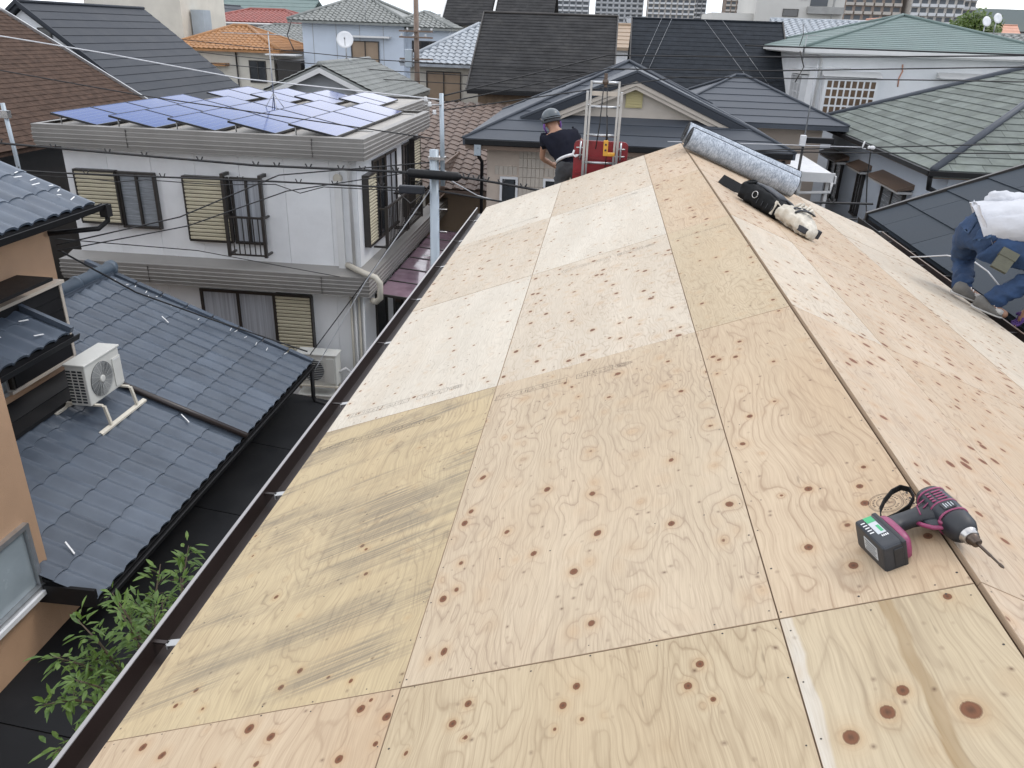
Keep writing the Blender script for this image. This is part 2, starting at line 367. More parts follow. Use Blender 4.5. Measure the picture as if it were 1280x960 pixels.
def tile_sheet(O, U, Vv, lim, length, row, wave, amp, sub=6, step=.03):
    """wavy roof-tile surface as one mesh: rows of waves with a step at every row"""
    O, U, Vv = Vector(O), Vector(U).normalized(), Vector(Vv).normalized(); N = U.cross(Vv).normalized()
    if N.z < 0: N = -N
    mb = MB(); n = max(1, round(length/row)); h = length/n
    for i in range(n):
        a0, a1 = lim(i*h); b0, b1 = lim(min(length, (i+1)*h)); k = max(2, int((a1-a0)/wave*sub))
        vs = []
        for (v, s0, s1, z) in ((i*h, a0, a1, -.002), (i*h, a0, a1, step), ((i+1)*h+.01, b0, b1, step*.15)):
            for j in range(k+1):
                u = a0+(a1-a0)*j/k if v < (i+1)*h else min(max(a0+(a1-a0)*j/k, min(s0, s1)), max(s0, s1))
                ww = amp*math.sin(2*math.pi*u/wave)+amp*.35*math.sin(4*math.pi*u/wave+.6)
                vs.append(O+U*u+Vv*v+N*(z+amp+(ww if z > 0 else 0)))
        fs = []
        for r_ in range(2):
            for j in range(k): fs.append((r_*(k+1)+j, r_*(k+1)+j+1, (r_+1)*(k+1)+j+1, (r_+1)*(k+1)+j))
        if (vs[k+2]-vs[k+1]).cross(vs[2*k+2]-vs[k+1]).dot(N) < 0: fs = [f[::-1] for f in fs]
        mb.add(vs, fs)
    return mb
def gable_body(mb, x0, x1, y0, y1, z0, z1, ridge, along='Y', rpos=None):
    """house body with gable ends reaching up to the ridge"""
    if along == 'Y':
        c = (x0+x1)/2 if rpos is None else rpos
        return mb.prism([(x0, y0, z0), (x1, y0, z0), (x1, y0, z1), (c, y0, ridge), (x0, y0, z1)], (0, y1-y0, 0))
    c = (y0+y1)/2 if rpos is None else rpos
    return mb.prism([(x0, y0, z0), (x0, y1, z0), (x0, y1, z1), (x0, c, ridge), (x0, y0, z1)], (x1-x0, 0, 0))
# ------------------------------------------------------------------ palette
M('glass', (.020, .024, .028), .08, .1, 1, spec=.8)
M('glass_curtain', (.36, .38, .41), .35, .35, 9, stretch=(3, 3, .05), spec=.5)
M('glass_blinds', (.22, .24, .26), .25, .25, 3, stretch=(1, 1, 20))
M('glass_frost', (.28, .33, .36), .22, .12, 2, spec=.6)
M('glass_warm', (.105, .065, .038), .3, .35, 3)
M('alu_dark', (.030, .026, .023), .4, .2, 5, spec=.5)
M('alu_silver', (.50, .51, .52), .32, .1, 9, metal=.85)
M('alu_white', (.66, .67, .68), .4, .06, 5)
M('shutter_cream', (.50, .46, .34), .45, .08, 2, rv=.05)
M('shutter_brown', (.30, .22, .15), .5, .1, 2)
M('siding_white', (.72, .73, .735), .55, .06, 1.5, rv=.03, bump=.15, bscale=90, dirt=.12, dirtc=(.35, .35, .35))
M('render_white', (.72, .735, .75), .7, .05, 1.2, bump=.2, bscale=120, dirt=.15, dirtc=(.38, .38, .38))
M('render_blue', (.52, .58, .66), .7, .05, 1, bump=.15, dirt=.1, dirtc=(.38, .4, .42))
M('render_cream', (.56, .53, .46), .7, .07, 1.2, bump=.2, bscale=90, dirt=.15, dirtc=(.3, .28, .24))
M('render_tan', (.46, .295, .185), .75, .07, 1.6, bump=.45, bscale=140, dirt=.12, dirtc=(.24, .15, .09))
M('render_pinkish', (.50, .42, .35), .7, .06, 1.5, bump=.2, bscale=90)
M('render_grey', (.40, .42, .44), .7, .08, 1.5, bump=.2, bscale=90, dirt=.1)
M('brick_brown', (.20, .14, .09), .7, .2, 6)
M('fascia_grey', (.245, .235, .22), .5, .08, 2, dirt=.15, dirtc=(.13, .12, .11))
M('trim_white', (.62, .62, .61), .5, .05, 3)
M('trim_cream', (.47, .42, .36), .5, .07, 3)
M('trim_brown', (.16, .11, .08), .5, .15, 3)
M('slate_tile', (.078, .098, .128), .36, .18, 2.4, rv=.15, spec=.42, dirt=.28, dirtc=(.13, .155, .18))
M('slate_tile_ridge', (.085, .115, .15), .36, .12, 3, spec=.5)
M('gutter_black', (.010, .010, .011), .5, spec=.25, var=.2, scale=4)
M('gutter_brown', (.022, .014, .012), .34, .25, 3, spec=.6, dirt=.15, dirtc=(.05, .04, .035))
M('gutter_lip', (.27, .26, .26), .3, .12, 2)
M('gutter_brown_inner', (.022, .015, .013), .45, .3, 3)
M('lean_to_sheet', (.012, .013, .015), .55, spec=.2, var=.2, scale=1.5, dirt=.22, dirtc=(.045, .045, .045))
M('metal_black', (.032, .037, .046), .55, spec=.22, var=.12, scale=1.2, rv=.07, dirt=.12, dirtc=(.09, .09, .09))
M('metal_grey', (.066, .075, .090), .5, spec=.25, var=.10, scale=1.2, rv=.06, dirt=.1, dirtc=(.12, .12, .12))
M('slab_charcoal', (.034, .043, .054), .7, .12, 1.6, rv=.08, bump=.15, bscale=150, spec=.18)
M('shingle_brown', (.070, .046, .035), .9, .35, 5, rv=.22, spec=.12, bump=.35, bscale=160)
M('shingle_dark', (.036, .036, .037), .9, spec=.15, var=.3, scale=2.5, bump=.3, bscale=120, dirt=.4, dirtc=(.085, .082, .078))
M('shingle_black', (.026, .030, .036), .9, spec=.15, var=.25, scale=4, bump=.35, bscale=120)
M('shingle_moss', (.15, .168, .155), .85, spec=.2, var=.2, scale=4, rv=.17, bump=.2, bscale=80, dirt=.35, dirtc=(.11, .125, .085))
M('metal_green', (.145, .195, .185), .6, spec=.25, var=.10, scale=2, rv=.05, dirt=.22, dirtc=(.20, .24, .24))
M('kawara_grey', (.20, .21, .20), .5, .2, 3, dirt=.25, dirtc=(.10, .11, .09))
M('kawara_pale', (.33, .36, .39), .42, .2, 3, dirt=.2, dirtc=(.14, .15, .16))
M('kawara_orange', (.32, .155, .058), .55, .2, 3, dirt=.2, dirtc=(.2, .1, .04))
M('kawara_red', (.26, .075, .06), .5, .18, 3)
M('kawara_brown', (.145, .105, .085), .6, .2, 3)
M('tile_salmon', (.52, .27, .19), .6, .12, 2)
M('concrete', (.30, .30, .29), .8, .15, 2, bump=.3, dirt=.2, dirtc=(.15, .15, .14))
M('concrete_pale', (.52, .51, .48), .8, .08, .3, dirt=.12, dirtc=(.3, .29, .27))
M('tower_pale', (.44, .41, .37), .8, .06, .05); M('tower_grey', (.27, .28, .29), .8, .06, .05); M('tower_brown', (.28, .22, .18), .8, .06, .05)
M('tower_white', (.56, .57, .58), .8, .05, .05); M('tower_recess', (.09, .10, .11), .6, .2, .2)
M('ac_white', (.60, .60, .56), .45, .05, 3, dirt=.1, dirtc=(.4, .39, .35)); M('ac_grille', (.42, .43, .42), .45, .06, 4); M('ac_dark', (.03, .035, .04), .5, .3, 4)
M('ac_stand', (.62, .58, .49), .45, .08, 4)
M('pipe_beige', (.48, .45, .38), .5, .08, 2); M('pipe_white', (.60, .60, .59), .5, .06, 2)
M('pole_steel', (.37, .42, .46), .45, .08, 2, metal=.35)
M('wire_black', (.012, .012, .013), .5, .2, 3); M('wire_white', (.55, .56, .58), .45, .1, 3)
M('antenna', (.35, .36, .37), .4, .1, 3, metal=.7)
M('asphalt', (.085, .084, .082), .9, .2, 2, bump=.4, bscale=90); M('soil', (.085, .07, .055), .95, .3, 3)
M('solar_frame', (.012, .013, .016), .35, .1, 3)
M('rail_alu', (.45, .45, .44), .4, .1, 3, metal=.5); M('roof_deck', (.36, .34, .31), .7, .12, 2)
M('purple_poly', (.25, .165, .205), .14, .3, 2.2, spec=.7, coat=.4)
M('ply_edge', (.30, .215, .14), .8, .2, 40, stretch=(.2, .2, 6)); M('screw', (.022, .016, .013), .5, .3, 30); M('ink', (.055, .045, .04), .9, .35, 60)
M('felt_black', (.016, .016, .017), .7, .2, 20)
M('rubber_black', (.016, .018, .022), .48, .25, 30, dirt=.15, dirtc=(.07, .065, .06)); M('plastic_black', (.022, .026, .033), .42, .2, 25, dirt=.18, dirtc=(.09, .085, .08))
M('plastic_magenta', (.24, .040, .105), .42, .12, 30, dirt=.3, dirtc=(.06, .02, .03))
M('steel', (.46, .45, .44), .28, .1, 30, metal=.9); M('steel_dark', (.11, .085, .07), .34, .2, 30, metal=.8)
M('label_green', (.05, .36, .15), .4, .08, 40); M('label_silver', (.46, .49, .51), .35, .06, 40); M('label_white', (.72, .72, .72), .5, .05, 40)
M('canvas_white', (.60, .56, .48), .85, .16, 14, bump=.35, bscale=180, dirt=.35, dirtc=(.22, .19, .14)); M('nylon_black', (.009, .010, .011), .75, .35, 20, bump=.3, bscale=200, spec=.2); M('nylon_navy', (.02, .023, .03), .55, .25, 20, bump=.3)
M('denim', (.022, .050, .115), .85, .35, 7, bump=.9, bscale=17, dirt=.25, dirtc=(.05, .085, .15)); M('cotton_white', (.50, .51, .54), .8, .05, 5, bump=.9, bscale=14); M('cotton_navy', (.011, .012, .020), .9, spec=.15, var=.2, scale=7, bump=.3, bscale=24)
M('trouser_grey', (.055, .058, .062), .85, .15, 7, bump=.3, bscale=30); M('skin', (.33, .18, .115), .55, .1, 12); M('hair_black', (.012, .010, .009), .55, .2, 30)
M('helmet_grey', (.075, .09, .10), .35, .08, 6); M('cloth_purple', (.17, .075, .30), .8, .15, 9, bump=.3); M('belt_white', (.66, .66, .66), .6, .06, 9)
M('pouch_olive', (.105, .105, .075), .7, .15, 18, bump=.25); M('shoe_grey', (.14, .135, .125), .75, .2, 20, bump=.3); M('shoe_pale', (.42, .41, .39), .7, .12, 20); M('glove_purple', (.075, .03, .16), .7, .15, 14)
M('paint_red', (.27, .016, .022), .42, .15, 6, dirt=.5, dirtc=(.035, .012, .012)); M('plastic_yellow', (.62, .31, .035), .45, .12, 12, dirt=.25, dirtc=(.25, .12, .03))
M('plank', (.33, .29, .22), .8, .15, 4, stretch=(.3, 4, 4))
M('bark', (.11, .085, .06), .9, .25, 12, bump=.5); M('mark_white', (.72, .73, .73), .5, .05, 9)
M('vent_yellow', (.46, .40, .20), .55, .08, 5); M('dish_white', (.70, .71, .72), .4, .04, 4)

# leaves, felt and solar cells have their own node trees
def leaf_mat(name, lo, hi):
    m = newmat(name); t = NT(m); tcn = t.n('ShaderNodeTexCoord')
    t.l(t.mix(t.ramp(t.noise(tcn.outputs['Object'], 11, 3), [(.3, 0), (.7, 1)]), lo, hi), t.b.inputs['Base Color'])
    t.b.inputs['Roughness'].default_value = .45
    tr = t.n('ShaderNodeBsdfTranslucent'); tr.inputs[0].default_value = col4(tuple(min(1, c*1.6) for c in hi)); ms = t.n('ShaderNodeMixShader'); ms.inputs[0].default_value = .25
    t.l(t.b.outputs[0], ms.inputs[1]); t.l(tr.outputs[0], ms.inputs[2]); t.l(ms.outputs[0], t.out.inputs[0]); MATS[name] = m
leaf_mat('leaf', (.04, .095, .018), (.15, .24, .05)); leaf_mat('leaf_far', (.035, .07, .015), (.13, .19, .035)); leaf_mat('leaf_hill_haze', (.03, .055, .05), (.055, .085, .075))  # hill leaves are bluish: distance haze is mixed into their colour
def felt_mat():
    m = newmat('felt_grey'); t = NT(m); tcn = t.n('ShaderNodeTexCoord'); mpn = t.n('ShaderNodeMapping'); mpn.inputs['Rotation'].default_value = (0, 0, .5)
    mpn.inputs['Scale'].default_value = (90, 30, 30); t.l(tcn.outputs['Object'], mpn.inputs['Vector'])
    a = t.noise(mpn.outputs[0], 1.2, 5, .7, .6); bnz = t.noise(tcn.outputs['Object'], 16, 4, .6)
    c = t.ramp(t.math('MULTIPLY_ADD', a, .75, t.math('MULTIPLY', bnz, .3)), [(.36, (.13, .15, .18)), (.5, (.30, .335, .38)), (.62, (.50, .54, .59))])
    t.l(c, t.b.inputs['Base Color']); t.b.inputs['Roughness'].default_value = .85; MATS['felt_grey'] = m
felt_mat()
def solar_mat():
    m = newmat('solar_glass'); t = NT(m); tcn = t.n('ShaderNodeTexCoord'); sx = t.n('ShaderNodeSeparateXYZ'); t.l(tcn.outputs['Object'], sx.inputs[0])
    g = None
    for k in (0, 1):
        f = t.math('FRACT', t.math('MULTIPLY', sx.outputs[k], 1/.152)); e = t.math('LESS_THAN', t.math('ABSOLUTE', t.math('SUBTRACT', f, .5)), .485)
        g = e if g is None else t.math('MULTIPLY', g, e)
    t.l(t.mix(g, (.20, .23, .28), (.012, .042, .20)), t.b.inputs['Base Color']); t.b.inputs['Roughness'].default_value = .10; t.b.inputs['IOR'].default_value = 1.45; t.b.inputs['Specular IOR Level'].default_value = .20
    t.b.inputs['Coat Weight'].default_value = .0; t.b.inputs['Coat Roughness'].default_value = .05; MATS['solar_glass'] = m
solar_mat()

# ------------------------------------------------------------------ ground and far setting
g = MB(); g.add([(-4000, -300, GZ), (4000, -300, GZ), (4000, 6000, GZ), (-4000, 6000, GZ)], [(0, 1, 2, 3)]); tag(g.build('ground', 'asphalt'), 'dark asphalt and yard ground between the houses', 'ground', kind='structure')
g = MB(); rg = random.Random(5); n = 90; vs = []; fs = []
for i in range(n+1):
    x = -1500+4300*i/n; t_ = i/n
    q = max(0, min(1, (x-250)/650)); q = q*q*(3-2*q)
    h = 38+62*q+9*math.sin(t_*19+1)+6*math.sin(t_*37)+3*math.sin(t_*83)+rg.uniform(-1.5, 1.5)
    for (yy, k) in ((2300, 0), (2400, .55), (2520, 1), (2900, .8), (3200, 0)): vs.append((x, yy, GZ+(h+9)*k+rg.uniform(-2, 2)*(k > 0)))
for i in range(n):
    for j in range(4): fs.append((i*5+j, (i+1)*5+j, (i+1)*5+j+1, i*5+j+1))
g.add(vs, fs, True); tag(g.build('hills', 'leaf_hill_haze'), 'far wooded hills along the horizon', 'hills', kind='structure')

# ------------------------------------------------------------------ the house whose roof is being sheathed
P = .366; CP, SP = math.cos(P), math.sin(P); Y0, Y1 = -2.232, 8.66; TH = .012
house = thing('house_under_work', 'house whose low gable roof is covered in fresh plywood sheathing', 'house', (0, 4, GZ))
b = MB(); gable_body(b, -1.62, 1.62, Y0+.3, Y1-.25, GZ, -.72, -.085); b.build('wall', 'render_cream', house)
b = MB()   # rafters and underlay deck below the sheets
for s in (-1, 1):
    u = V3(s*CP, 0, -SP); nn = V3(s*SP, 0, CP)
    b.obox(V3(0, Y0+.01, 0)+u*.02-nn*(TH+.06), u*2.17, V3(0, Y1-Y0-.02, 0), nn*.055)
b.build('old_roof_deck', 'ply_edge', house)

B0 = (.60, .475, .335)
PM = {
 'pink': ply('plywood_pinkish', (0.482, 0.392, 0.277), (.252, .182, .126), 8, .40, .0135, 11, .45, .05, seed=1.3),
 'white': ply('plywood_white', (0.551, 0.505, 0.424), (.37, .315, .25), 9, .37, .0095, 13, .5, .0, seed=4.1, ys=.09),
 'white2': ply('plywood_white_knotty', (0.520, 0.457, 0.366), (.315, .25, .185), 8, .40, .0140, 13, .5, .05, seed=7.7, ys=.16),
 'yellow': ply('plywood_scuffed', (0.477, 0.383, 0.234), (.25, .185, .115), 8, .44, .0125, 9.5, .25, .0, streak=.70, seed=2.2, ys=.15, dirt=.12, extra=((-0.271, -0.818, 0.0100), (-0.231, -0.769, 0.0110), (0.066, -0.825, 0.0120), (0.103, -0.773, 0.0120), (-0.140, -0.394, 0.0110), (0.177, -0.376, 0.0100), (0.111, -0.203, 0.0110)), vk=1.7),
 'tan': ply('plywood_tan', (0.456, 0.369, 0.246), (.245, .175, .105), 8, .33, .0165, 8.5, .30, .0, seed=5.5, ys=.20, lw=1.2, extra=((-0.292, 0.768, 0.0120), (-0.264, 0.820, 0.0120), (-0.253, 0.723, 0.0070), (-0.032, 0.767, 0.0120), (-0.003, 0.816, 0.0120), (0.013, 0.721, 0.0070), (0.244, 0.763, 0.0120), (0.275, 0.818, 0.0120), (0.290, 0.717, 0.0080)), vk=1.7),
 'rose': ply('plywood_rosy', (0.477, 0.376, 0.258), (.266, .178, .112), 6, .46, .0175, 9.5, .40, .15, seed=9.1, ys=.16),
 'roseA': ply('plywood_rosy_eave', (0.477, 0.376, 0.258), (.266, .178, .112), 6, .46, .0175, 9.5, .40, .15, seed=9.1, ys=.16, extra=((-0.293, 0.866, 0.0150), (-0.207, 0.826, 0.0140), (0.347, 0.864, 0.0150), (0.428, 0.824, 0.0150), (0.337, 0.720, 0.0140), (0.422, 0.747, 0.0090), (0.110, 0.746, 0.0100), (0.033, 0.864, 0.0150), (0.114, 0.824, 0.0150)), vk=1.7),
 'roseB': ply('plywood_rosy_ridge', (0.477, 0.376, 0.258), (.266, .178, .112), 6, .46, .0175, 9.5, .40, .15, seed=9.1, ys=.16, extra=((-0.032, -0.442, 0.0140), (0.089, -0.481, 0.0120), (0.080, -0.558, 0.0140), (-0.085, -0.686, 0.0140), (-0.009, -0.783, 0.0140), (0.123, -0.397, 0.0090), (0.194, -0.568, 0.0100), (0.169, -0.732, 0.0120), (-0.162, 0.597, 0.0130), (-0.082, 0.541, 0.0130), (-0.047, 0.678, 0.0120), (-0.106, 0.041, 0.0130)), vk=1.7),
 'gold': ply('plywood_golden', (0.466, 0.379, 0.258), (.266, .196, .119), 9, .40, .0110, 11, .30, .08, seed=3.9, ys=.22),
 'clear': ply('plywood_banded', (0.461, 0.378, 0.255), (.259, .196, .126), 5, .50, .0235, 7.5, .35, .0, seed=8.3, ys=.12, dirt=.06,
              band=[(.004, .038, (.26, .175, .085), .80), (-.21, -.168, (.56, .54, .50), .55)], extra=((-0.136, 0.581, 0.0190), (-0.060, 0.623, 0.0180), (-0.021, 0.666, 0.0150), (0.072, 0.601, 0.0230), (0.140, 0.886, 0.0110)), vk=1.7),
 'redk': ply('plywood_red_knots', (0.482, 0.389, 0.284), (.28, .20, .14), 6, .34, .0165, 13.5, .5, .12, seed=6.4, ys=.10, kdark=(.125, .038, .016), wob=.5),
 'redk2': ply('plywood_warm_knots', (0.479, 0.381, 0.274), (.294, .21, .14), 6, .30, .0145, 14.5, .4, .18, seed=11.4, ys=.10, kdark=(.12, .038, .016), wob=.5),
}
ROWS = [Y0, -.412, 1.408, 3.228, 5.048, 6.868, Y1]
sheet_cache = {}
def sheet_mesh(wd, ln, mat):
    k = (round(wd, 3), round(ln, 3), mat)
    if k in sheet_cache: return sheet_cache[k]
    me = bpy.data.meshes.new('plywood_sheet'); g = .0009; a, c = wd/2-g, ln/2-g; h = TH; e = .0012
    vs = [(-a, -c, -h), (a, -c, -h), (a, c, -h), (-a, c, -h), (-a, -c, -e), (a, -c, -e), (a, c, -e), (-a, c, -e), (-a+e, -c+e, 0), (a-e, -c+e, 0), (a-e, c-e, 0), (-a+e, c-e, 0)]
    fs = [(0, 3, 2, 1), (0, 1, 5, 4), (1, 2, 6, 5), (2, 3, 7, 6), (3, 0, 4, 7), (4, 5, 9, 8), (5, 6, 10, 9), (6, 7, 11, 10), (7, 4, 8, 11), (8, 9, 10, 11)]
    me.from_pydata(vs, [], fs); me.materials.append(PM[mat]); me.materials.append(MATS['ply_edge'])
    for i, p in enumerate(me.polygons): p.material_index = 0 if i == 9 else 1
    sheet_cache[k] = me; return me
def slope_frame(s):
    """rotation whose x points down slope on the left (up slope on the right), y away, z outwards"""
    return frame3((CP, 0, -SP*s), (0, 1, 0), (s*SP, 0, CP))
def on_roof(s, d, y, n=0): return V3(s*(d*CP+n*SP), y, -d*SP+n*CP)
rg = random.Random(11)
def screws(sh, wd, ln):
    mb = MB(); a, c = wd/2, ln/2; pts = []
    for i in range(13):
        y = -c+.03+(ln-.06)*i/12
        pts += [(-a+.014, y), (a-.014, y)]
    xs = [i*.303-.45 for i in range(4)]
    for k in range(1, 4):
        y = -c+ln*k/4
        for j in range(int(wd/.15)): pts.append((-a+.05+j*.15+rg.uniform(-.012, .012), y+rg.uniform(-.012, .012)))
    for j in range(int(wd/.15)+1): pts += [(-a+.03+j*.15, -c+.016), (-a+.04+j*.15, c-.016)]
    for (x, y) in pts:
        if rg.random() < .12 or abs(x) > a-.005: continue
        x += rg.uniform(-.006, .006); y += rg.uniform(-.012, .012); x = max(-a+.006, min(a-.006, x)); r = rg.uniform(.0018, .0030)
        mb.add([(x+r*math.cos(t*math.pi/3), y+r*math.sin(t*math.pi/3), .0004) for t in range(6)], [tuple(range(6))])
    stuff(mb.build('screw_heads', 'screw', sh, local=True))
SHEET = {}
def lay(s, d0, d1, row, mat, lab=None):
    y0, y1 = ROWS[row], ROWS[row+1]; wd, ln = d1-d0, y1-y0
    ob = inst(sheet_mesh(wd, ln, mat), 'plywood_sheet', house, on_roof(s, (d0+d1)/2, (y0+y1)/2, rg.uniform(-.0008, .0008)), slope_frame(s))
    if lab: ob['label'] = lab
    screws(ob, wd, ln); SHEET[(s, round(d0, 2), row)] = ob; return ob
LC = [(.012, .41), (.41, 1.325), (1.325, 2.21)]
LM = [['clear', 'tan', 'rose'], ['clear', 'tan', 'roseA'], ['roseB', 'pink', 'yellow'], ['gold', 'white2', 'white'], ['rose', 'white', 'white2'], ['redk2', 'white2', 'white']]
RC = [(.0, .43), (.43, 1.34), (1.34, 2.25)]
RM = [['redk', 'redk2', 'redk'], ['redk', 'redk2', 'redk'], ['redk', 'redk2', 'redk'], ['white2', 'redk', 'white2'], ['redk', 'redk2', 'white2'], ['redk2', 'redk', 'white2']]
for r_ in range(6):
    for (d0, d1), m_ in zip(LC, LM[r_]): lay(-1, d0, d1, r_, m_)
    for (d0, d1), m_ in zip(RC, RM[r_]): lay(1, d0, d1, r_, m_)
SHEET[(-1, 1.32, 2)]['label'] = 'yellowish plywood sheet with grey diagonal scuff marks'
SHEET[(-1, .01, 1)]['label'] = 'plywood sheet with a brown stripe along the grain and big knots'

# printed stamps near the far edge of the sheets: two ruled boxes of tiny characters and an oval mark
def stamp(sh, x0, y0, sc=1.0, seed=0):
    r_ = random.Random(seed); mb = MB(); z = .0005; t = .0017*sc
    def seg(a, b, w=t):
        a, b = Vector((*a, z)), Vector((*b, z)); d = (b-a); nn = V3(-d.y, d.x, 0).normalized()*w*.5; mb.add([a-nn, b-nn, b+nn, a+nn], [(0, 1, 2, 3)])
    def rect(x, y, w_, h): seg((x, y), (x+w_, y)); seg((x+w_, y), (x+w_, y+h)); seg((x+w_, y+h), (x, y+h)); seg((x, y+h), (x, y))
    h = .046*sc; rect(x0, y0, .325*sc, h); rect(x0+.37*sc, y0, .16*sc, h)
    for (bx, bw) in ((x0, .325*sc), (x0+.37*sc, .16*sc)):
        x = bx+.008*sc
        while x < bx+bw-.02*sc:
            if r_.random() < .2: seg((x, y0), (x, y0+h)); x += .006*sc; continue
            g_ = .016*sc
            for k in range(r_.randint(3, 5)):
                a = (x+r_.random()*g_, y0+h*(.2+.6*r_.random())); q = r_.random() < .5
                seg(a, (x+r_.random()*g_, a[1]) if q else (a[0], y0+h*(.2+.6*r_.random())), t*.9)
            x += .02*sc
    cx, cy = x0+.575*sc, y0+h/2
    for (ra, rb) in ((.036, .019), (.026, .0125), (.014, .007)):
        for k in range(20):
            a0, a1 = k*math.pi/10, (k+1)*math.pi/10; seg((cx+ra*sc*math.cos(a0), cy+rb*sc*math.sin(a0)), (cx+ra*sc*math.cos(a1), cy+rb*sc*math.sin(a1)), t*.8)
    stuff(mb.build('stamp_print', 'ink', sh, local=True))
for k, (key, x0, y0) in enumerate([((-1, .41, 2), -.44, .74), ((-1, 1.32, 2), -.41, .70), ((-1, 1.32, 3), -.36, -.80), ((-1, .41, 3), -.24, .74), ((-1, .41, 4), -.28, .76), ((-1, .01, 3), -.18, .70),
                                   ((-1, 1.32, 4), -.35, .74), ((-1, 1.32, 5), -.3, -.7)]):
    stamp(SHEET[key], x0, y0, 1.0 if key[1] > .1 else .55, k)
# round JAS grading mark beside the impact driver
def text_mesh(txt, size):
    cu = bpy.data.curves.new('t', 'FONT'); cu.body = txt; cu.size = size; cu.align_x = 'CENTER'; cu.align_y = 'CENTER'
    ob = bpy.data.objects.new('t', cu); COL.objects.link(ob); dg = bpy.context.evaluated_depsgraph_get(); me = bpy.data.meshes.new_from_object(ob.evaluated_get(dg)); bpy.data.objects.remove(ob); bpy.data.curves.remove(cu)
    return me
def put_text(mb, txt, size, fn):
    me = text_mesh(txt, size); mb.add([fn(v.co.x, v.co.y) for v in me.vertices], [tuple(p.vertices) for p in me.polygons]); bpy.data.meshes.remove(me)
def jas(sh, cx, cy):
    mb = MB(); z = .0005
    def ring(r0, r1, k=36):
        vs = []; fs = []
        for i in range(k):
            a = 2*math.pi*i/k; vs += [(cx+r0*math.cos(a), cy+r0*math.sin(a), z), (cx+r1*math.cos(a), cy+r1*math.sin(a), z)]
        for i in range(k): j = (i+1) % k; fs.append((2*i, 2*i+1, 2*j+1, 2*j))
        mb.add(vs, fs)
    ring(.0395, .0405); ring(.036, .0367); ring(.021, .022); ring(.0185, .0189)
    put_text(mb, 'JAS', .015, lambda x, y: V3(cx+x, cy+y, z))
    r_ = random.Random(3)
    for i in range(26):
        a = 2*math.pi*i/26; 
        if r_.random() < .25: continue
        p = V3(cx+.029*math.cos(a), cy+.029*math.sin(a), z); q = .0022; mb.add([p+V3(-q, -q*.6, 0), p+V3(q, -q*.6, 0), p+V3(q, q*.6, 0), p+V3(-q, q*.6, 0)], [(0, 1, 2, 3)])
    def seg(x0, y0, x1, y1): mb.add([(x0, y0, z), (x1, y0, z), (x1, y1, z), (x0, y1, z)], [(0, 1, 2, 3)])
    X0 = cx+.043; X1 = .1965; t = .0008
    for yy in (-.036, -.012, .012, .036): seg(X0, cy+yy, X1, cy+yy+t)
    seg(X0, cy-.036, X0+t, cy+.036); seg(X1, cy-.036, X1+t, cy+.0368); seg(X0+.008, cy-.036, X0+.008+t, cy+.036)
    for i in range(3):
        for j in range(2):
            if r_.random() < .9: seg(X0+.011+j*.007, cy-.030+i*.024, X0+.016+j*.007, cy-.026+i*.024+r_.random()*.006)
        seg(X0+.0025, cy-.030+i*.024, X0+.006, cy-.025+i*.024)
    stuff(mb.build('grading_mark', 'ink', sh, local=True))
jas(SHEET[(-1, .01, 2)], .127, -.575)

# gutters: open troughs with rolled lip, brackets and joints
def gutter(s, d, drop, wd, hh):
    root = house; xe = s*(d*CP); ze = -d*SP
    x0, x1 = xe+s*.005, xe+s*wd; zt = ze-drop
    g = MB(); prof = [(x0, zt), (x0, zt-hh), (x1-s*.012, zt-hh), (x1, zt+.004), (x1+s*.004, zt+.006), (x1+s*.004, zt-.002), (x1-s*.006, zt-hh-.006), (x0-s*.004, zt-hh-.006), (x0-s*.004, zt)]
    if s > 0: prof = prof[::-1]
    g.prism([(x, Y0, z) for x, z in prof], (0, Y1+.06-Y0, 0)); gt = g.build('gutter', 'gutter_brown', root)
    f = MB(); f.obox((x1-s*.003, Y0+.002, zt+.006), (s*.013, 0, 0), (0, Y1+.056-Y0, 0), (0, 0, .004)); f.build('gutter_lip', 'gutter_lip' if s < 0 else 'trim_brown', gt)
    f = MB(); f.box(min(xe-s*.05, xe-s*.03), max(xe-s*.05, xe-s*.03), Y0+.01, Y1-.01, ze-.22, ze-.026); f.build('fascia_board', 'gutter_brown_inner', root)
    for i in range(12):
        y = Y0+.45+.9*i+(.0 if s < 0 else .2)
        if y > Y1: break
        m = MB(); m.box(min(x0, x1), max(x0, x1), y, y+.014, zt-.014, zt-.008); br = m.build('bracket', 'gutter_brown_inner', gt)
        m = MB(); m.obox((x0+s*.045, y-.012, zt-.010), (-s*.042, 0, .010), (0, .030, 0), (0, 0, .003)); m.obox((x0+s*.045, y-.004, zt-.03), (s*.006, 0, 0), (0, .02, 0), (0, 0, .022)); m.build('clip', 'rail_alu', br)
    for y in (1.25, 4.86):
        m = MB(); m.prism([(x+(s*.003 if abs(x-x1) < .02 else 0), y, z+(.003 if z > zt-.01 else -.003)) for x, z in prof], (0, .07, 0)); m.build('joint_sleeve', 'gutter_brown', gt)
gutter(-1, 2.21, .028, .105, .06); gutter(1, 2.25, .03, .12, .06)
b = MB(); b.tube([(-2.1, Y1-.25, -.9), (-2.1, Y1-.25, -1.1), (-1.7, Y1-.25, -1.35), (-1.7, Y1-.25, GZ)], .035, 8); b.build('downpipe', 'gutter_brown', house)
# thin white cord running over the right eave
b = MB(); b.tube([(2.02, 7.3, -.745), (2.10, 7.2, -.71), (2.2, 7.0, -.64), (2.28, 6.7, -.60), (2.3, 6.45, -.62), (2.33, 6.2, -.70)], .006, 6); tag(b.build('cord', 'wire_white'), 'thin white cord arching over the right eave beside the crouching worker', 'cord')
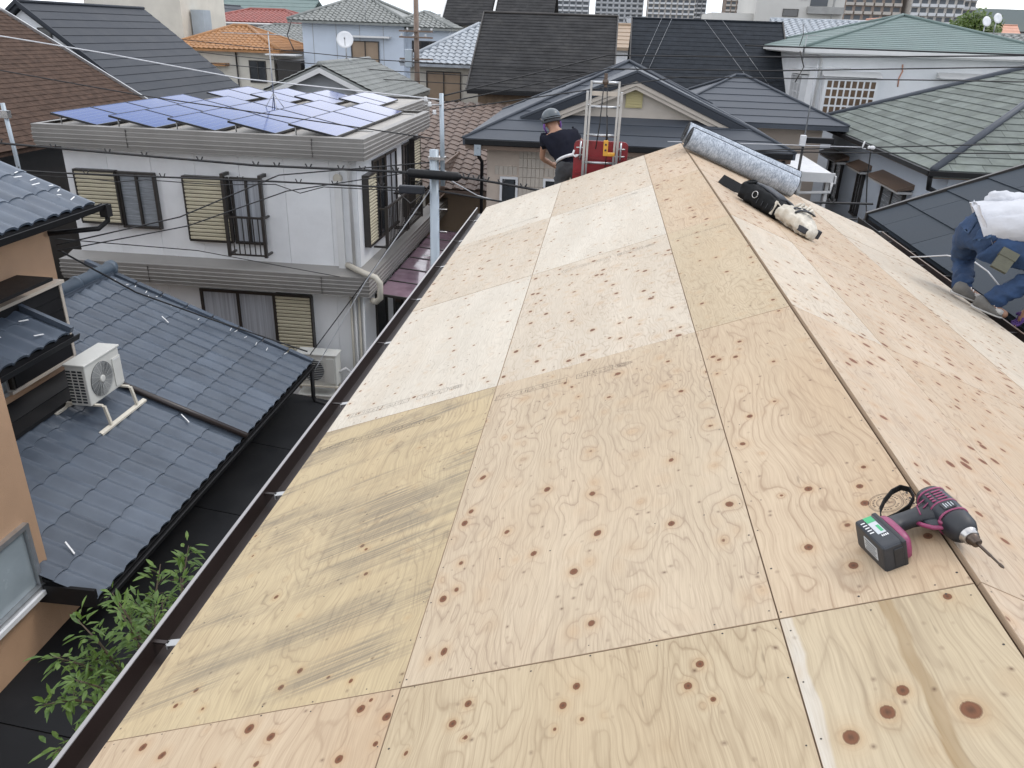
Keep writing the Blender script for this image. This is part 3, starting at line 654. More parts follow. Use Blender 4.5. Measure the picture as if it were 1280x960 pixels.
# ------------------------------------------------------------------ impact driver lying on the ridge
def local_build(mb, name, mat, parent): return mb.build(name, mat, parent, local=True)
def rbox(c, s, r=.01, seg=3, taper=None):
    bm = bmesh.new(); bmesh.ops.create_cube(bm, size=1)
    for v in bm.verts: v.co = Vector((v.co.x*s[0], v.co.y*s[1], v.co.z*s[2]))
    if taper: taper(bm)
    bmesh.ops.bevel(bm, geom=bm.edges[:], offset=r, segments=seg, affect='EDGES', profile=.6)
    for v in bm.verts: v.co += Vector(c)
    return bm
def loft(mb, secs, n=20, cap=True, pw=2.6, crumple=0.0, fine=1):
    """superellipse sections: (centre, axis a, axis b); crumple dents the surface like soft cloth"""
    vs = []; fs = []
    if fine > 1:
        S = [tuple(Vector(q) for q in s) for s in secs]; secs = []
        for i in range(len(S)-1):
            for k in range(fine): secs.append(tuple(S[i][q].lerp(S[i+1][q], k/fine) for q in range(3)))
        secs.append(S[-1])
    for (c, a, b_) in secs:
        c, a, b_ = Vector(c), Vector(a), Vector(b_)
        for j in range(n):
            t = 2*math.pi*j/n; ct, st = math.cos(t), math.sin(t)
            q = a*math.copysign(abs(ct)**(2/pw), ct)+b_*math.copysign(abs(st)**(2/pw), st); p = c+q
            if crumple: p = p+q.normalized()*crumple*(mnoise.noise(p*26)+.6*mnoise.noise(p*60))
            vs.append(p)
    m = len(secs)
    for i in range(m-1):
        for j in range(n): fs.append((i*n+j, i*n+(j+1) % n, (i+1)*n+(j+1) % n, (i+1)*n+j))
    if cap: fs += [tuple(range(n))[::-1], tuple(range((m-1)*n, m*n))]
    return mb.add(vs, fs, True)
# local axes: x = from body along the handle to the battery, y = towards the bit, z = up
du = V3(-.885, -.27, -.335).normalized(); dw = V3(.30, -.93, .02); dw = (dw-du*dw.dot(du)).normalized(); dn = du.cross(dw)
drill = thing('impact_driver', 'black and magenta cordless impact driver lying on its side on the plywood ridge', 'power tool', (-.004, 1.600, .037))
drill.rotation_euler = frame3(du, dw, dn).to_euler()
LB = local_build
ROT = Matrix.Rotation(rad(-4), 3, 'Z')
def LR(mb, name, mat, parent):
    mb.v = [ROT @ p for p in mb.v]; return mb.build(name, mat, parent, local=True)
m = MB()   # motor housing: barrel along the bit axis, swelling over the motor
X_, Z_ = V3(1, 0, 0), V3(0, 0, 1)
loft(m, [((0, y, 0), X_*a, Z_*c) for y, a, c in ((-.078, .020, .020), (-.075, .028, .029), (-.062, .033, .034), (-.02, .034, .035), (.012, .033, .034), (.024, .0335, .0335))])
body = LR(m, 'motor_housing', 'plastic_black', drill)
m = MB(); loft(m, [((0, y, 0), X_*a, Z_*a) for y, a in ((.024, .034), (.034, .0345), (.058, .032), (.070, .026), (.076, .021))], pw=2.2); LR(m, 'hammer_case', 'rubber_black', drill)
m = MB(); loft(m, [((0, y, 0), X_*a, Z_*a) for y, a in ((.0225, .0352), (.0265, .0352))]); LR(m, 'magenta_ring', 'plastic_magenta', body)
m = MB()
for k in range(5): loft(m, [((0, -.060+k*.012, 0), X_*.0346, Z_*.0356), ((0, -.056+k*.012, 0), X_*.0346, Z_*.0356)], pw=2.6) if k in (0, 4) else None
for k in range(4):
    m.bm(rbox((-.004+.0, -.046+k*.009, .0352), (.022, .004, .002), .0006, 1)); m.bm(rbox((.016, -.046+k*.009, .0335), (.010, .004, .003), .0006, 1))
LR(m, 'vent_ribs', 'plastic_magenta', body)
m = MB(); m.bm(rbox((0, .008, .0352), (.030, .022, .002), .0008, 1)); pl = LR(m, 'name_plate', 'rubber_black', body)
m = MB()
for k, (x, w_) in enumerate(((-.009, .012), (-.003, .016), (.003, .012), (.008, .016))): m.bm(rbox((x, .008, .0366), (.0022, w_, .0006), .0002, 1))
LR(m, 'plate_lettering', 'label_silver', pl)
m = MB(); m.lathe((0, .074, 0), (0, 1, 0), [(0, .021), (.004, .021), (.006, .018), (.013, .018), (.014, .0135)], 24); LR(m, 'collar', 'steel', drill)
m = MB(); m.lathe((0, .086, 0), (0, 1, 0), [(0, .0125), (.003, .0145), (.009, .0145), (.011, .012), (.021, .011), (.022, .0045)], 20); LR(m, 'chuck_sleeve', 'steel_dark', drill)
m = MB(); m.lathe((0, .106, 0), (0, 1, 0), [(0, .0034), (.044, .0034), (.046, .0026), (.070, .0024), (.072, .0034), (.080, .0034), (.085, .0015)], 6, smooth=False); LR(m, 'driver_bit', 'steel_dark', drill)
m = MB()   # grip: waist between housing and foot
Y_ = V3(0, 1, 0)
loft(m, [((x, y, 0), Y_*a, Z_*c) for x, y, a, c in ((.010, -.020, .040, .026), (.032, -.022, .031, .0215), (.052, -.026, .023, .0185), (.075, -.029, .0205, .0175), (.098, -.030, .021, .0178), (.112, -.024, .027, .021), (.122, -.012, .038, .027))]); grip = LB(m, 'grip', 'rubber_black', drill)
m = MB(); loft(m, [((x, y, 0), Y_*a, Z_*c) for x, y, a, c in ((.016, .016, .014, .011), (.034, .014, .017, .0115), (.050, .008, .013, .010), (.056, .003, .008, .008))]); LB(m, 'trigger', 'plastic_black', grip)
m = MB(); m.tube([(.012, .034, .0), (.030, .036, .003), (.050, .024, .003), (.062, .004, .002), (.066, -.010, .0)], .0052, 8); LB(m, 'trigger_guard', 'plastic_magenta', grip)
m = MB(); m.lathe((.030, .026, .009), (0, 0, 1), [(0, .0085), (.006, .0085), (.008, .0065)], 14); LB(m, 'direction_switch', 'plastic_magenta', grip)
m = MB()
for (p, q) in (((.018, -.045, .026), (.045, -.040, .0195)), ((.045, -.040, .0195), (.055, -.012, .018)), ((.020, -.030, .0265), (.040, -.024, .0215))): m.tube([p, q], .0016, 6)
LB(m, 'grip_piping', 'plastic_magenta', grip)
m = MB(); m.tube([(.024, .033, -.004), (.022, .043, -.004), (.021, .046, -.004)], .006, 10); LR(m, 'work_light', 'steel', drill)
m = MB(); loft(m, [((x, .004, 0), Y_*a, Z_*c) for x, a, c in ((.120, .044, .030), (.126, .052, .034), (.136, .053, .0355), (.138, .053, .0355))], pw=4); LB(m, 'foot', 'plastic_magenta', drill)
m = MB(); m.bm(rbox((.166, .006, 0), (.056, .112, .074), .009, 3)); bat = LB(m, 'battery', 'plastic_black', drill)
m = MB(); m.bm(rbox((.145, .006, .0), (.012, .114, .0755), .004, 2)); LB(m, 'battery_rim', 'rubber_black', bat)
m = MB(); m.bm(rbox((.166, -.014, .0372), (.020, .062, .0012), .0004, 1)); LB(m, 'silver_label', 'label_silver', bat)
m = MB(); m.bm(rbox((.166, -.034, .0380), (.020, .020, .0010), .0003, 1)); m.bm(rbox((.162, .000, .0380), (.007, .022, .0008), .0002, 1)); LB(m, 'green_label', 'label_green', bat)
m = MB()
for k in range(5): m.bm(rbox((.184, -.030+k*.009, .037), (.010, .0028, .0016), .0004, 1))
for k in range(4): m.bm(rbox((.158+k*.0042, .024, .0374), (.0026, .006, .0008), .0002, 1))
LB(m, 'battery_lettering', 'label_white', bat)
m = MB(); m.bm(rbox((.1945, .012, .002), (.0010, .050, .036), .0003, 1)); LB(m, 'base_label', 'label_silver', bat)
m = MB()
for k in range(5): m.bm(rbox((.1954, .012, -.011+k*.0065), (.0004, .042-.007*(k % 2), .0013), .0001, 1))
LB(m, 'base_print', 'plastic_black', bat)
m = MB(); m.bm(rbox((.160, .0625, .0), (.022, .003, .050), .001, 1)); LB(m, 'release_panel', 'rubber_black', bat)
# wrist strap: flat loop lying from the foot towards the ridge
m = MB(); pts = [(.128, -.050, .014), (.112, -.078, .012), (.085, -.104, .008), (.050, -.128, .004), (.022, -.136, .000), (.008, -.122, -.004), (.014, -.098, -.010), (.040, -.080, -.014), (.078, -.066, -.010), (.110, -.054, .0), (.126, -.046, .008)]
for i in range(len(pts)-1):
    p, q = Vector(pts[i]), Vector(pts[i+1]); h = V3(0, 0, .0075); tk = (q-p).cross(h).normalized()*.0015
    m.add([p-h-tk, q-h-tk, q+h-tk, p+h-tk, p-h+tk, q-h+tk, q+h+tk, p+h+tk], [(0, 1, 2, 3), (7, 6, 5, 4), (0, 4, 5, 1), (3, 2, 6, 7), (0, 3, 7, 4), (1, 5, 6, 2)])
LB(m, 'wrist_strap', 'nylon_black', drill)

# ------------------------------------------------------------------ two rolls of roofing underlay across the far end of the ridge
def rollof(label, p0, p1, r, group):
    p0, p1 = Vector(p0), Vector(p1); ax = (p1-p0).normalized(); ln = (p1-p0).length; root = thing('underlay_roll', label, 'roll', p0-V3(0, 0, r), group)
    a = V3(0, 0, 1)-ax*ax.z; a.normalize(); b_ = ax.cross(a); mtx = frame3(ax, b_, a)
    root.rotation_euler = mtx.to_euler(); root.location = p0
    m = MB(); n = 40; vs = []; fs = []
    for i in range(15):
        for j in range(n+1):
            t = 2*math.pi*j/n; rr = r*(1+.012*math.sin(3*t+i*.5)+.006*math.sin(7*t-i))-(.006*j/n)
            vs.append((ln*i/14, rr*math.sin(t), rr*math.cos(t)))
    for i in range(14):
        for j in range(n): fs.append((i*(n+1)+j, (i+1)*(n+1)+j, (i+1)*(n+1)+j+1, i*(n+1)+j+1))
    m.add(vs, fs, True); sh = LB(m, 'felt_layer', 'felt_grey', root)
    m = MB()   # wound end: spiral lip and hollow core
    for x, s in ((0, -1), (ln, 1)):
        for k in range(5):
            r0 = r*.985*(1-k*.14); r1 = r*.985*(1-(k+1)*.14)+.004
            vs = []; fs = []
            for j in range(n): t = 2*math.pi*j/n; vs += [(x+s*(.004-.003*(k % 2)), r0*math.sin(t), r0*math.cos(t)), (x+s*(.004-.003*((k+1) % 2)), r1*math.sin(t), r1*math.cos(t))]
            for j in range(n): q = (j+1) % n; fs.append((2*j, 2*q, 2*q+1, 2*j+1))
            m.add(vs, fs)
        m.lathe((x-s*.05, 0, 0), (s, 0, 0), [(0, .022), (.001, r*.30), (.05, r*.30), (.052, r*.32)], 20)
    LB(m, 'wound_end', 'felt_black', root)
    m = MB()
    for k in range(2): m.add([(.0, -r*.9, -r*.50-k*.004), (ln, -r*.9, -r*.50), (ln, -r*.55, -r*.92), (.0, -r*.62, -r*.90)], [(0, 1, 2, 3)])
    return root
def rp(d, y, n): return on_roof(1, d, y, n)
rollof('front roll of grey roofing underlay lying across the ridge, nearest the tool bag', rp(-.055, 7.98, .118), rp(1.10, 8.03, .107), .105, 'rolls of grey underlay')
rollof('rear roll of grey roofing underlay touching the front roll on the ridge', rp(-.075, 8.215, .140), rp(1.15, 8.27, .150), .104, 'rolls of grey underlay')

# ------------------------------------------------------------------ tool belt bag
bag = thing('tool_bag', 'black waist tool pouch with strap and worn white nail bag on the right slope', 'tool bag', rp(.40, 5.9, 0))
bx = (rp(1, 5.30, 0)-rp(.4, 6.05, 0)); bx.normalize(); bn = V3(SP, 0, CP); by = bn.cross(bx).normalized(); bx = by.cross(bn)
bag.rotation_euler = frame3(bx, by, bn).to_euler(); bag.scale = (1.2, 1.2, 1.2)
m = MB()   # black padded pouch
loft(m, [((x, y, z), V3(0, a, 0), V3(0, 0, c)) for x, y, z, a, c in ((-.200, .0, .055, .055, .040), (-.190, .0, .062, .075, .056), (-.11, .005, .066, .085, .064), (0, .005, .062, .085, .060), (.09, .0, .056, .078, .054), (.125, 0, .05, .060, .042))], 48, pw=3.2, crumple=.010, fine=5)
pouch = LB(m, 'pouch', 'nylon_black', bag)
m = MB(); loft(m, [((x, .02, z), V3(0, a, 0), V3(0, 0, .012)) for x, z, a in ((-.17, .122, .045), (-.08, .132, .062), (.02, .124, .062), (.08, .112, .05))], 18); LB(m, 'pouch_flap', 'nylon_navy', pouch)
m = MB(); m.lathe((-.165, -.03, .118), (-.35, -.5, 1), [(0, .034), (.012, .034), (.014, .026), (.004, .024), (.002, .01)], 20); LB(m, 'holster_ring', 'nylon_black', pouch)
m = MB(); R_ = .020; m.tube([(-.055+R_*math.cos(t*math.pi/7), -.088, .075+R_*math.sin(t*math.pi/7)) for t in range(15)], .0028, 6); LB(m, 'ring', 'steel', pouch)
m = MB()
for k in range(4): m.bm(rbox((-.02+k*.04, -.086, .052), (.004, .004, .03), .001, 1))
LB(m, 'stitching', 'nylon_navy', pouch)
m = MB(); m.bm(rbox((.100, -.070, .062), (.016, .012, .085), .003, 2)); m.tube([(.10, -.072, .10), (.14, -.06, .085), (.19, -.05, .06)], .004, 6); LB(m, 'webbing', 'canvas_white', pouch)
m = MB()   # belt: flat strap curling away towards the ridge
pts = [(-.19, .035, .075), (-.25, .05, .055), (-.33, .075, .038), (-.42, .105, .034), (-.50, .130, .030), (-.545, .145, .028)]
for i in range(len(pts)-1):
    p, q = Vector(pts[i]), Vector(pts[i+1]); h = V3(.0, .012, .030); tk = V3(0, .004, -.0016)
    m.add([p-h-tk, q-h-tk, q+h-tk, p+h-tk, p-h+tk, q-h+tk, q+h+tk, p+h+tk], [(0, 1, 2, 3), (7, 6, 5, 4), (0, 4, 5, 1), (3, 2, 6, 7), (0, 3, 7, 4), (1, 5, 6, 2)])
LB(m, 'belt', 'nylon_black', bag)
m = MB(); m.tube([(.06, .05, .12), (.12, .04, .115), (.20, .02, .085), (.235, .0, .075)], .013, 8, flat=((0, 0, 1), .7)); LB(m, 'hammer_handle', 'rubber_black', bag)
m = MB()   # white nail bag, collapsed
loft(m, [((x, y, z), V3(0, a, 0), V3(0, 0, c)) for x, y, z, a, c in ((.115, -.005, .045, .055, .030), (.135, -.005, .058, .078, .045), (.20, -.005, .068, .090, .060), (.27, -.005, .060, .088, .056), (.34, -.015, .046, .075, .042), (.395, -.03, .036, .050, .032), (.405, -.03, .034, .035, .022))], 48, pw=2.8, crumple=.016, fine=6)
wb = LB(m, 'nail_bag', 'canvas_white', bag)
m = MB()
for k, (x0, y0) in enumerate(((.215, -.055), (.255, -.060))): m.tube([(x0, y0-.022, .098), (x0+.01, y0, .122), (x0+.03, y0+.05, .131), (x0+.045, y0+.10, .122)], .011, 6, flat=((0, 0, 1), .45))
LB(m, 'dark_stripe', 'nylon_navy', wb)
m = MB(); m.bm(rbox((.36, -.085, .040), (.065, .02, .034), .006, 2)); LB(m, 'corner_patch', 'nylon_navy', wb)
m = MB(); m.bm(rbox((.392, .02, .045), (.03, .03, .05), .006, 2)); LB(m, 'corner_patch', 'nylon_navy', wb)
m = MB()
for k in range(5): a = .15+.024*k; m.tube([(a, .03+.01*(k % 2), .105), (a+.012, .055, .140+.008*(k % 2)), (a+.022, .085, .115)], .010, 6)
LB(m, 'tool_loops', 'canvas_white', wb)

# ------------------------------------------------------------------ people
def skin_mesh(name, mat, parent, verts, edges, radii, root=0, sub=2, wrinkle=0.0, seed=0.0):
    """limbs grown round a joint graph: skin + subdivision, applied"""
    me = bpy.data.meshes.new(name); off = Vector(); q = parent
    while q is not None: off += q.location; q = q.parent
    me.from_pydata([Vector(v)-off for v in verts], edges, []); ob = bpy.data.objects.new(name, me); COL.objects.link(ob)
    md = ob.modifiers.new('skin', 'SKIN'); md.use_smooth_shade = True
    for i, r in enumerate(radii):
        sv = me.skin_vertices[0].data[i]; sv.radius = r if isinstance(r, tuple) else (r, r); sv.use_root = (i == root)
    ss = ob.modifiers.new('sub', 'SUBSURF'); ss.levels = sub; ss.render_levels = sub
    dg = bpy.context.evaluated_depsgraph_get(); m2 = bpy.data.meshes.new_from_object(ob.evaluated_get(dg)); bpy.data.objects.remove(ob)
    if wrinkle:
        m2.update(); nr = [v.normal.copy() for v in m2.vertices]
        for v, n_ in zip(m2.vertices, nr):
            p = v.co; k = mnoise.noise(Vector((p.x*9+seed, p.y*9, p.z*22)))+.6*mnoise.noise(Vector((p.x*24, p.y*24+seed, p.z*34)))
            v.co = p+n_*wrinkle*(abs(k)*1.6-.5)
    m2.materials.clear(); m2.materials.append(MATS[mat]); o2 = bpy.data.objects.new(name, m2); COL.objects.link(o2); o2.parent = parent
    for p in m2.polygons: p.use_smooth = True
    return o2
def hand_graph(wr, d, palm_n, size=.085, curl=.5, side=1):
    """wrist point, pointing direction d, palm normal: returns verts, edges, radii of palm + five bent fingers"""
    d = Vector(d).normalized(); pn = Vector(palm_n); pn = (pn-d*pn.dot(d)).normalized(); s = d.cross(pn)*side; w_ = Vector(wr)
    V = [w_, w_+d*size*.55]; E = [(0, 1)]; R = [.024, .030]
    for k, (o, l) in enumerate(((-.030, .86), (-.010, 1.0), (.010, .95), (.030, .75))):
        b_ = w_+d*size*.95+s*o; m1 = b_+d*size*.42*l*math.cos(curl)+pn*size*.42*l*math.sin(curl); m2 = m1+d*size*.30*l*math.cos(curl*2)+pn*size*.30*l*math.sin(curl*2); i = len(V)
        V += [b_, m1, m2]; E += [(1, i), (i, i+1), (i+1, i+2)]; R += [.0105, .0092, .0078]
    t0 = w_+d*size*.35-s*.036+pn*.008; t1 = t0+d*size*.35-s*.018+pn*.014; i = len(V); V += [t0, t1]; E += [(1, i), (i, i+1)]; R += [.0125, .0095]
    return V, E, R
def person_body(name, label, base, J, face_dir):
    root = thing(name, label, 'person', base); return root
def ellipsoid(c, r, seg=20, rows=12, cut=None, mtx=None):
    vs = []; fs = []; c = Vector(c); m3 = mtx or Matrix.Identity(3)
    for i in range(rows+1):
        ph = math.pi*i/rows
        for j in range(seg): t = 2*math.pi*j/seg; vs.append(c+m3 @ V3(r[0]*math.sin(ph)*math.cos(t), r[1]*math.sin(ph)*math.sin(t), r[2]*math.cos(ph)))
    last = rows if cut is None else int(rows*cut)
    for i in range(last):
        for j in range(seg): fs.append((i*seg+j, (i+1)*seg+j, (i+1)*seg+(j+1) % seg, i*seg+(j+1) % seg))
    return vs, fs
def build_person(label, J, mats, helmet, base, shirt_long=False, palms=None):
    """J: joints in world coordinates"""
    root = thing('person', label, 'person', base); j = {k: Vector(v) for k, v in J.items()}
    # body: one continuous skin surface with head and both hands
    names = ['pel', 'waist', 'chest', 'neck', 'skull', 'face', 'shL', 'elL', 'wrL', 'shR', 'elR', 'wrR', 'hiL', 'knL', 'anL', 'toL', 'hiR', 'knR', 'anR', 'toR']
    V = [j[n] for n in names]; ix = {n: i for i, n in enumerate(names)}
    E = [('pel', 'waist'), ('waist', 'chest'), ('chest', 'neck'), ('neck', 'skull'), ('skull', 'face'), ('chest', 'shL'), ('shL', 'elL'), ('elL', 'wrL'), ('chest', 'shR'), ('shR', 'elR'), ('elR', 'wrR'),
         ('pel', 'hiL'), ('hiL', 'knL'), ('knL', 'anL'), ('anL', 'toL'), ('pel', 'hiR'), ('hiR', 'knR'), ('knR', 'anR'), ('anR', 'toR')]
    E = [(ix[a], ix[b_]) for a, b_ in E]
    R = [.11, .10, .12, .056, .098, .075, .048, .038, .028, .048, .038, .028, .085, .055, .038, .03, .085, .055, .038, .03]
    for sd in 'LR':
        hv, he, hr = hand_graph(j['wr'+sd], j['wr'+sd]-j['el'+sd], palms[sd], side=1 if sd == 'L' else -1); o = len(V); mp_ = {0: ix['wr'+sd]}
        for k in range(1, len(hv)): mp_[k] = o+k-1
        V += hv[1:]; R += hr[1:]; E += [(mp_[a], mp_[b_]) for a, b_ in he]
    body = skin_mesh('body', 'skin', root, V, E, R)
    # face
    fd = (j['face']-j['skull']).normalized(); upv = (j['skull']-j['neck']); upv = (upv-fd*upv.dot(fd)).normalized(); sdv = fd.cross(upv); hc = j['skull']
    m = MB(); m.lathe(hc+fd*.092-upv*.035, (fd-upv*.35), [(-.01, .013), (.012, .012), (.022, .007)], 10); m.tube([hc+fd*.086-upv*.075-sdv*.022, hc+fd*.094-upv*.077, hc+fd*.086-upv*.075+sdv*.022], .005, 6); m.build('nose_and_mouth', 'skin', root)
    for s in (-1, 1):
        m = MB(); m.add(*ellipsoid(hc+fd*.085+sdv*s*.032-upv*.008, (.011, .011, .008), 10, 6), True); m.build('eye', 'hair_black', root)
        m = MB(); m.add(*ellipsoid(hc+sdv*s*.092-upv*.03, (.018, .022, .030), 10, 6), True); m.build('ear', 'skin', root)
    hm = frame3(fd, sdv*-1, upv) if frame3(fd, sdv*-1, upv).determinant() > 0 else frame3(fd, sdv, upv)
    m = MB(); m.add(*ellipsoid(hc+upv*.012-fd*.012, (.112, .100, .118), 20, 12, .58, hm), True); m.build('hair', 'hair_black', root)
    if helmet:
        m = MB(); m.add(*ellipsoid(hc+upv*.045, (.140, .122, .115), 26, 14, .56, hm), True)
        rim = [hc+upv*.030+hm @ V3(.146*math.cos(t*math.pi/12)+(.028 if abs(t-12) > 9 else 0), .126*math.sin(t*math.pi/12), -.004*math.cos(t*math.pi/6)) for t in range(25)]
        m.tube(rim, .007, 6); hl = m.build('helmet', 'helmet_grey', root)
        m = MB(); m.tube([hc+upv*-.002+hm @ V3(-.126*math.cos(t*math.pi/8), .112*math.sin(t*math.pi/8), 0) for t in range(-4, 5)], .011, 6, flat=(upv, 1.6)); m.build('helmet_band', 'trouser_grey', hl)
        m = MB()
        for s in (-1, 1): m.tube([hc+sdv*s*.100+upv*.01-fd*.02, hc+sdv*s*.108-upv*.06+fd*.005, hc+sdv*s*.075-upv*.14+fd*.04], [.026, .030, .018], 8, flat=(sdv, .45))
        m.build('neck_towel', 'cloth_purple', root)
    # clothes follow the body a little outside it
    sn = ['waist0', 'waist', 'chest', 'coll', 'shL', 'shLm', 'shR', 'shRm']
    j['waist0'] = j['pel'].lerp(j['waist'], .15 if shirt_long else .35); j['coll'] = j['chest'].lerp(j['neck'], .55)
    lk = .95 if shirt_long else .55
    j['shLm'] = j['shL'].lerp(j['elL'], lk); j['shRm'] = j['shR'].lerp(j['elR'], lk)
    SV = [j[n] for n in sn]; SE = [(0, 1), (1, 2), (2, 3), (2, 4), (4, 5), (2, 6), (6, 7)]; SR = [(.178, .172) if shirt_long else (.150, .125), (.190, .165) if shirt_long else (.155, .135), (.195, .165) if shirt_long else (.165, .135), .095, .095, .062 if not shirt_long else .068, .095, .062 if not shirt_long else .068]
    if shirt_long:
        for sd, pi in (('L', 5), ('R', 7)):
            k = len(SV); SV += [j['el'+sd], j['el'+sd].lerp(j['wr'+sd], .93)]; SE += [(pi, k), (k, k+1)]; SR += [.064, .046]
    skin_mesh('shirt', mats['shirt'], root, SV, SE, SR, 1, 3, .016, 2.0)
    tv = [j['pel'].lerp(j['waist'], .55), j['pel'], j['hiL'], j['knL'], j['knL'].lerp(j['anL'], 1.0), j['hiR'], j['knR'], j['knR'].lerp(j['anR'], 1.0)]
    for sd, a in (('L', 2), ('R', 5)): pass
    k1 = j['hiL'].lerp(j['knL'], .5); k2 = j['hiR'].lerp(j['knR'], .5); tv += [k1, k2]
    skin_mesh('trousers', mats['trousers'], root, tv, [(0, 1), (1, 2), (2, 8), (8, 3), (3, 4), (1, 5), (5, 9), (9, 6), (6, 7)], [(.150, .130), (.165, .155), .125, .084, .072, .125, .084, .072, .108, .108], 1, 3, .016, 5.0)
    m = MB(); ax = (j['waist']-j['pel']).normalized(); a = ax.orthogonal().normalized(); c = j['pel'].lerp(j['waist'], .58); bb = ax.cross(a)
    if mats['belt']: m.tube([c+a*mats.get('belt_r', .158)*math.cos(t*math.pi/12)+bb*mats.get('belt_r', .158)*math.sin(t*math.pi/12) for t in range(25)], .020, 6, cap=False)
    if mats['belt']: m.build('belt', mats['belt'], root)
    for sd in 'LR':
        an, to = j['an'+sd], j['to'+sd]; d = (to-an); d.z *= .6; d.normalize(); s_ = d.cross(V3(0, 0, 1)).normalized(); u_ = s_.cross(d)
        m = MB(); loft(m, [(an+d*x*.86+u_*z*.9-u_*.004, s_*a*.86, u_*c*.86) for x, z, a, c in ((-.075, -.005, .028, .035), (-.055, .0, .042, .055), (0, .0, .046, .060), (.06, -.015, .049, .042), (.13, -.025, .050, .030), (.165, -.030, .036, .022), (.175, -.032, .02, .014))], 16); sh = m.build('shoe', mats['shoe'], root)
        m = MB(); loft(m, [(an+d*x*.86-u_*.048, s_*a*.88, u_*.009) for x, a in ((-.08, .03), (-.05, .047), (.03, .048), (.11, .054), (.165, .04), (.182, .02))], 16); m.build('sole', 'shoe_pale' if mats['shoe'] == 'shoe_grey' else 'rubber_black', sh)
        if mats['shoe'] == 'shoe_grey':
            m = MB(); loft(m, [(an+d*x-u_*.016, s_*a, u_*c) for x, a, c in ((.085, .040, .026), (.115, .0425, .026), (.140, .036, .020))], 14); m.build('toe_cap', 'shoe_pale', sh)
            for k in range(3): m = MB(); p = an+d*(.045+.02*k)+u_*(.026-.010*k); m.tube([p-s_*.026, p+u_*.006, p+s_*.026], .004, 6); m.build('lace', 'label_white', sh)
        if mats.get('glove'):
            hv, he, hr = hand_graph(j['wr'+sd], j['wr'+sd]-j['el'+sd], palms[sd], side=1 if sd == 'L' else -1); skin_mesh('glove', mats['glove'], root, hv, he, [r*1.14 for r in hr], 1)
    return root, j

# platform of the scaffold behind the gable, where the first worker stands
sc = thing('scaffold', 'steel scaffold platform behind the far gable edge', 'scaffold', (-1.1, 10.1, GZ))
PZ = -1.30
for k in range(3): m = MB(); m.box(-2.0, .4, 9.72+k*.30, 10.0+k*.30, PZ-.05, PZ); m.build('plank', 'plank', sc)
for x in (-1.95, .35):
    for y in (9.70, 10.64): m = MB(); m.tube([(x, y, GZ), (x, y, PZ-.02)], .024, 8); m.build('post', 'pole_steel', sc)
m = MB()
for y in (9.70, 10.64): m.tube([(-1.95, y, PZ-.08), (.35, y, PZ-.08)], .021, 8)
m.build('ledger', 'pole_steel', sc)
build_person('worker in grey helmet and navy t-shirt bending beside the ladder behind the ridge',
    dict(pel=(-1.20, 10.10, -.50), waist=(-1.24, 10.15, -.38), chest=(-1.36, 10.24, -.22), neck=(-1.45, 10.31, -.11), skull=(-1.485, 10.36, -.015), face=(-1.51, 10.45, -.04),
         shL=(-1.555, 10.25, -.215), elL=(-1.585, 10.34, -.47), wrL=(-1.45, 10.50, -.57), shR=(-1.19, 10.30, -.16), elR=(-1.06, 10.45, -.30), wrR=(-1.00, 10.62, -.30),
         hiL=(-1.29, 10.10, -.54), knL=(-1.32, 10.25, -.90), anL=(-1.31, 10.10, -1.24), toL=(-1.33, 10.25, -1.27), hiR=(-1.11, 10.10, -.54), knR=(-1.06, 10.25, -.90), anR=(-1.05, 10.10, -1.24), toR=(-1.03, 10.25, -1.27)),
    dict(shirt='cotton_navy', trousers='trouser_grey', belt='belt_white', shoe='rubber_black'), True, (-1.2, 10.1, PZ), palms=dict(L=(1, .3, 0), R=(0, 0, -1)))
pr, pj = build_person('worker in white shirt and blue jeans crouching over the right eave',
    dict(pel=(1.985, 6.10, -.20), waist=(2.13, 6.06, -.12), chest=(2.42, 5.98, -.10), neck=(2.60, 5.93, -.16), skull=(2.71, 5.90, -.22), face=(2.77, 5.88, -.30),
         shL=(2.42, 6.16, -.05), elL=(2.08, 6.27, -.02), wrL=(2.30, 6.36, -.10), shR=(2.46, 5.78, -.14), elR=(2.40, 5.74, -.46), wrR=(2.33, 5.80, -.74),
         hiL=(1.96, 6.20, -.25), knL=(2.06, 6.38, -.54), anL=(1.975, 6.07, -.67), toL=(2.10, 6.03, -.73), hiR=(2.05, 5.98, -.27), knR=(2.42, 5.80, -.42), anR=(2.035, 5.83, -.70), toR=(2.19, 5.76, -.77)),
    dict(shirt='cotton_white', trousers='denim', belt=None, shoe='shoe_grey', glove='glove_purple'), False, (1.99, 6.05, -.78), shirt_long=True, palms=dict(L=(0, 0, -1), R=(-1, 0, 0)))
tr_o = [c for c in pr.children if c.name.startswith('trousers')][0]
def cloth_patch(ob, root, c, u, v, w_, h_, name, mat, lift=.004, n=7, shape=None):
    """a patch of cloth laid on the surface of another garment"""
    vs = []; c, u, v = Vector(c)-root.location, Vector(u).normalized(), Vector(v).normalized(); m = MB()
    for i in range(n):
        for k in range(n):
            a, b_ = (i/(n-1)-.5), (k/(n-1)-.5)
            if shape: a *= shape(b_)
            ok, p, nn, _ = ob.closest_point_on_mesh(c+u*a*w_+v*b_*h_); vs.append(p+nn*lift)
    m.add(vs, [(i*n+k, (i+1)*n+k, (i+1)*n+k+1, i*n+k+1) for i in range(n-1) for k in range(n-1)], True); return m.build(name, mat, root, local=True)
bpy.context.view_layer.update()
M('denim_light', (.045, .085, .16), .85, .3, 12, bump=.5, bscale=40)
cloth_patch(tr_o, pr, (1.93, 5.92, -.20), (.25, -.55, .25), (-.45, .1, -.75), .14, .15, 'back_pocket', 'denim_light', .005)
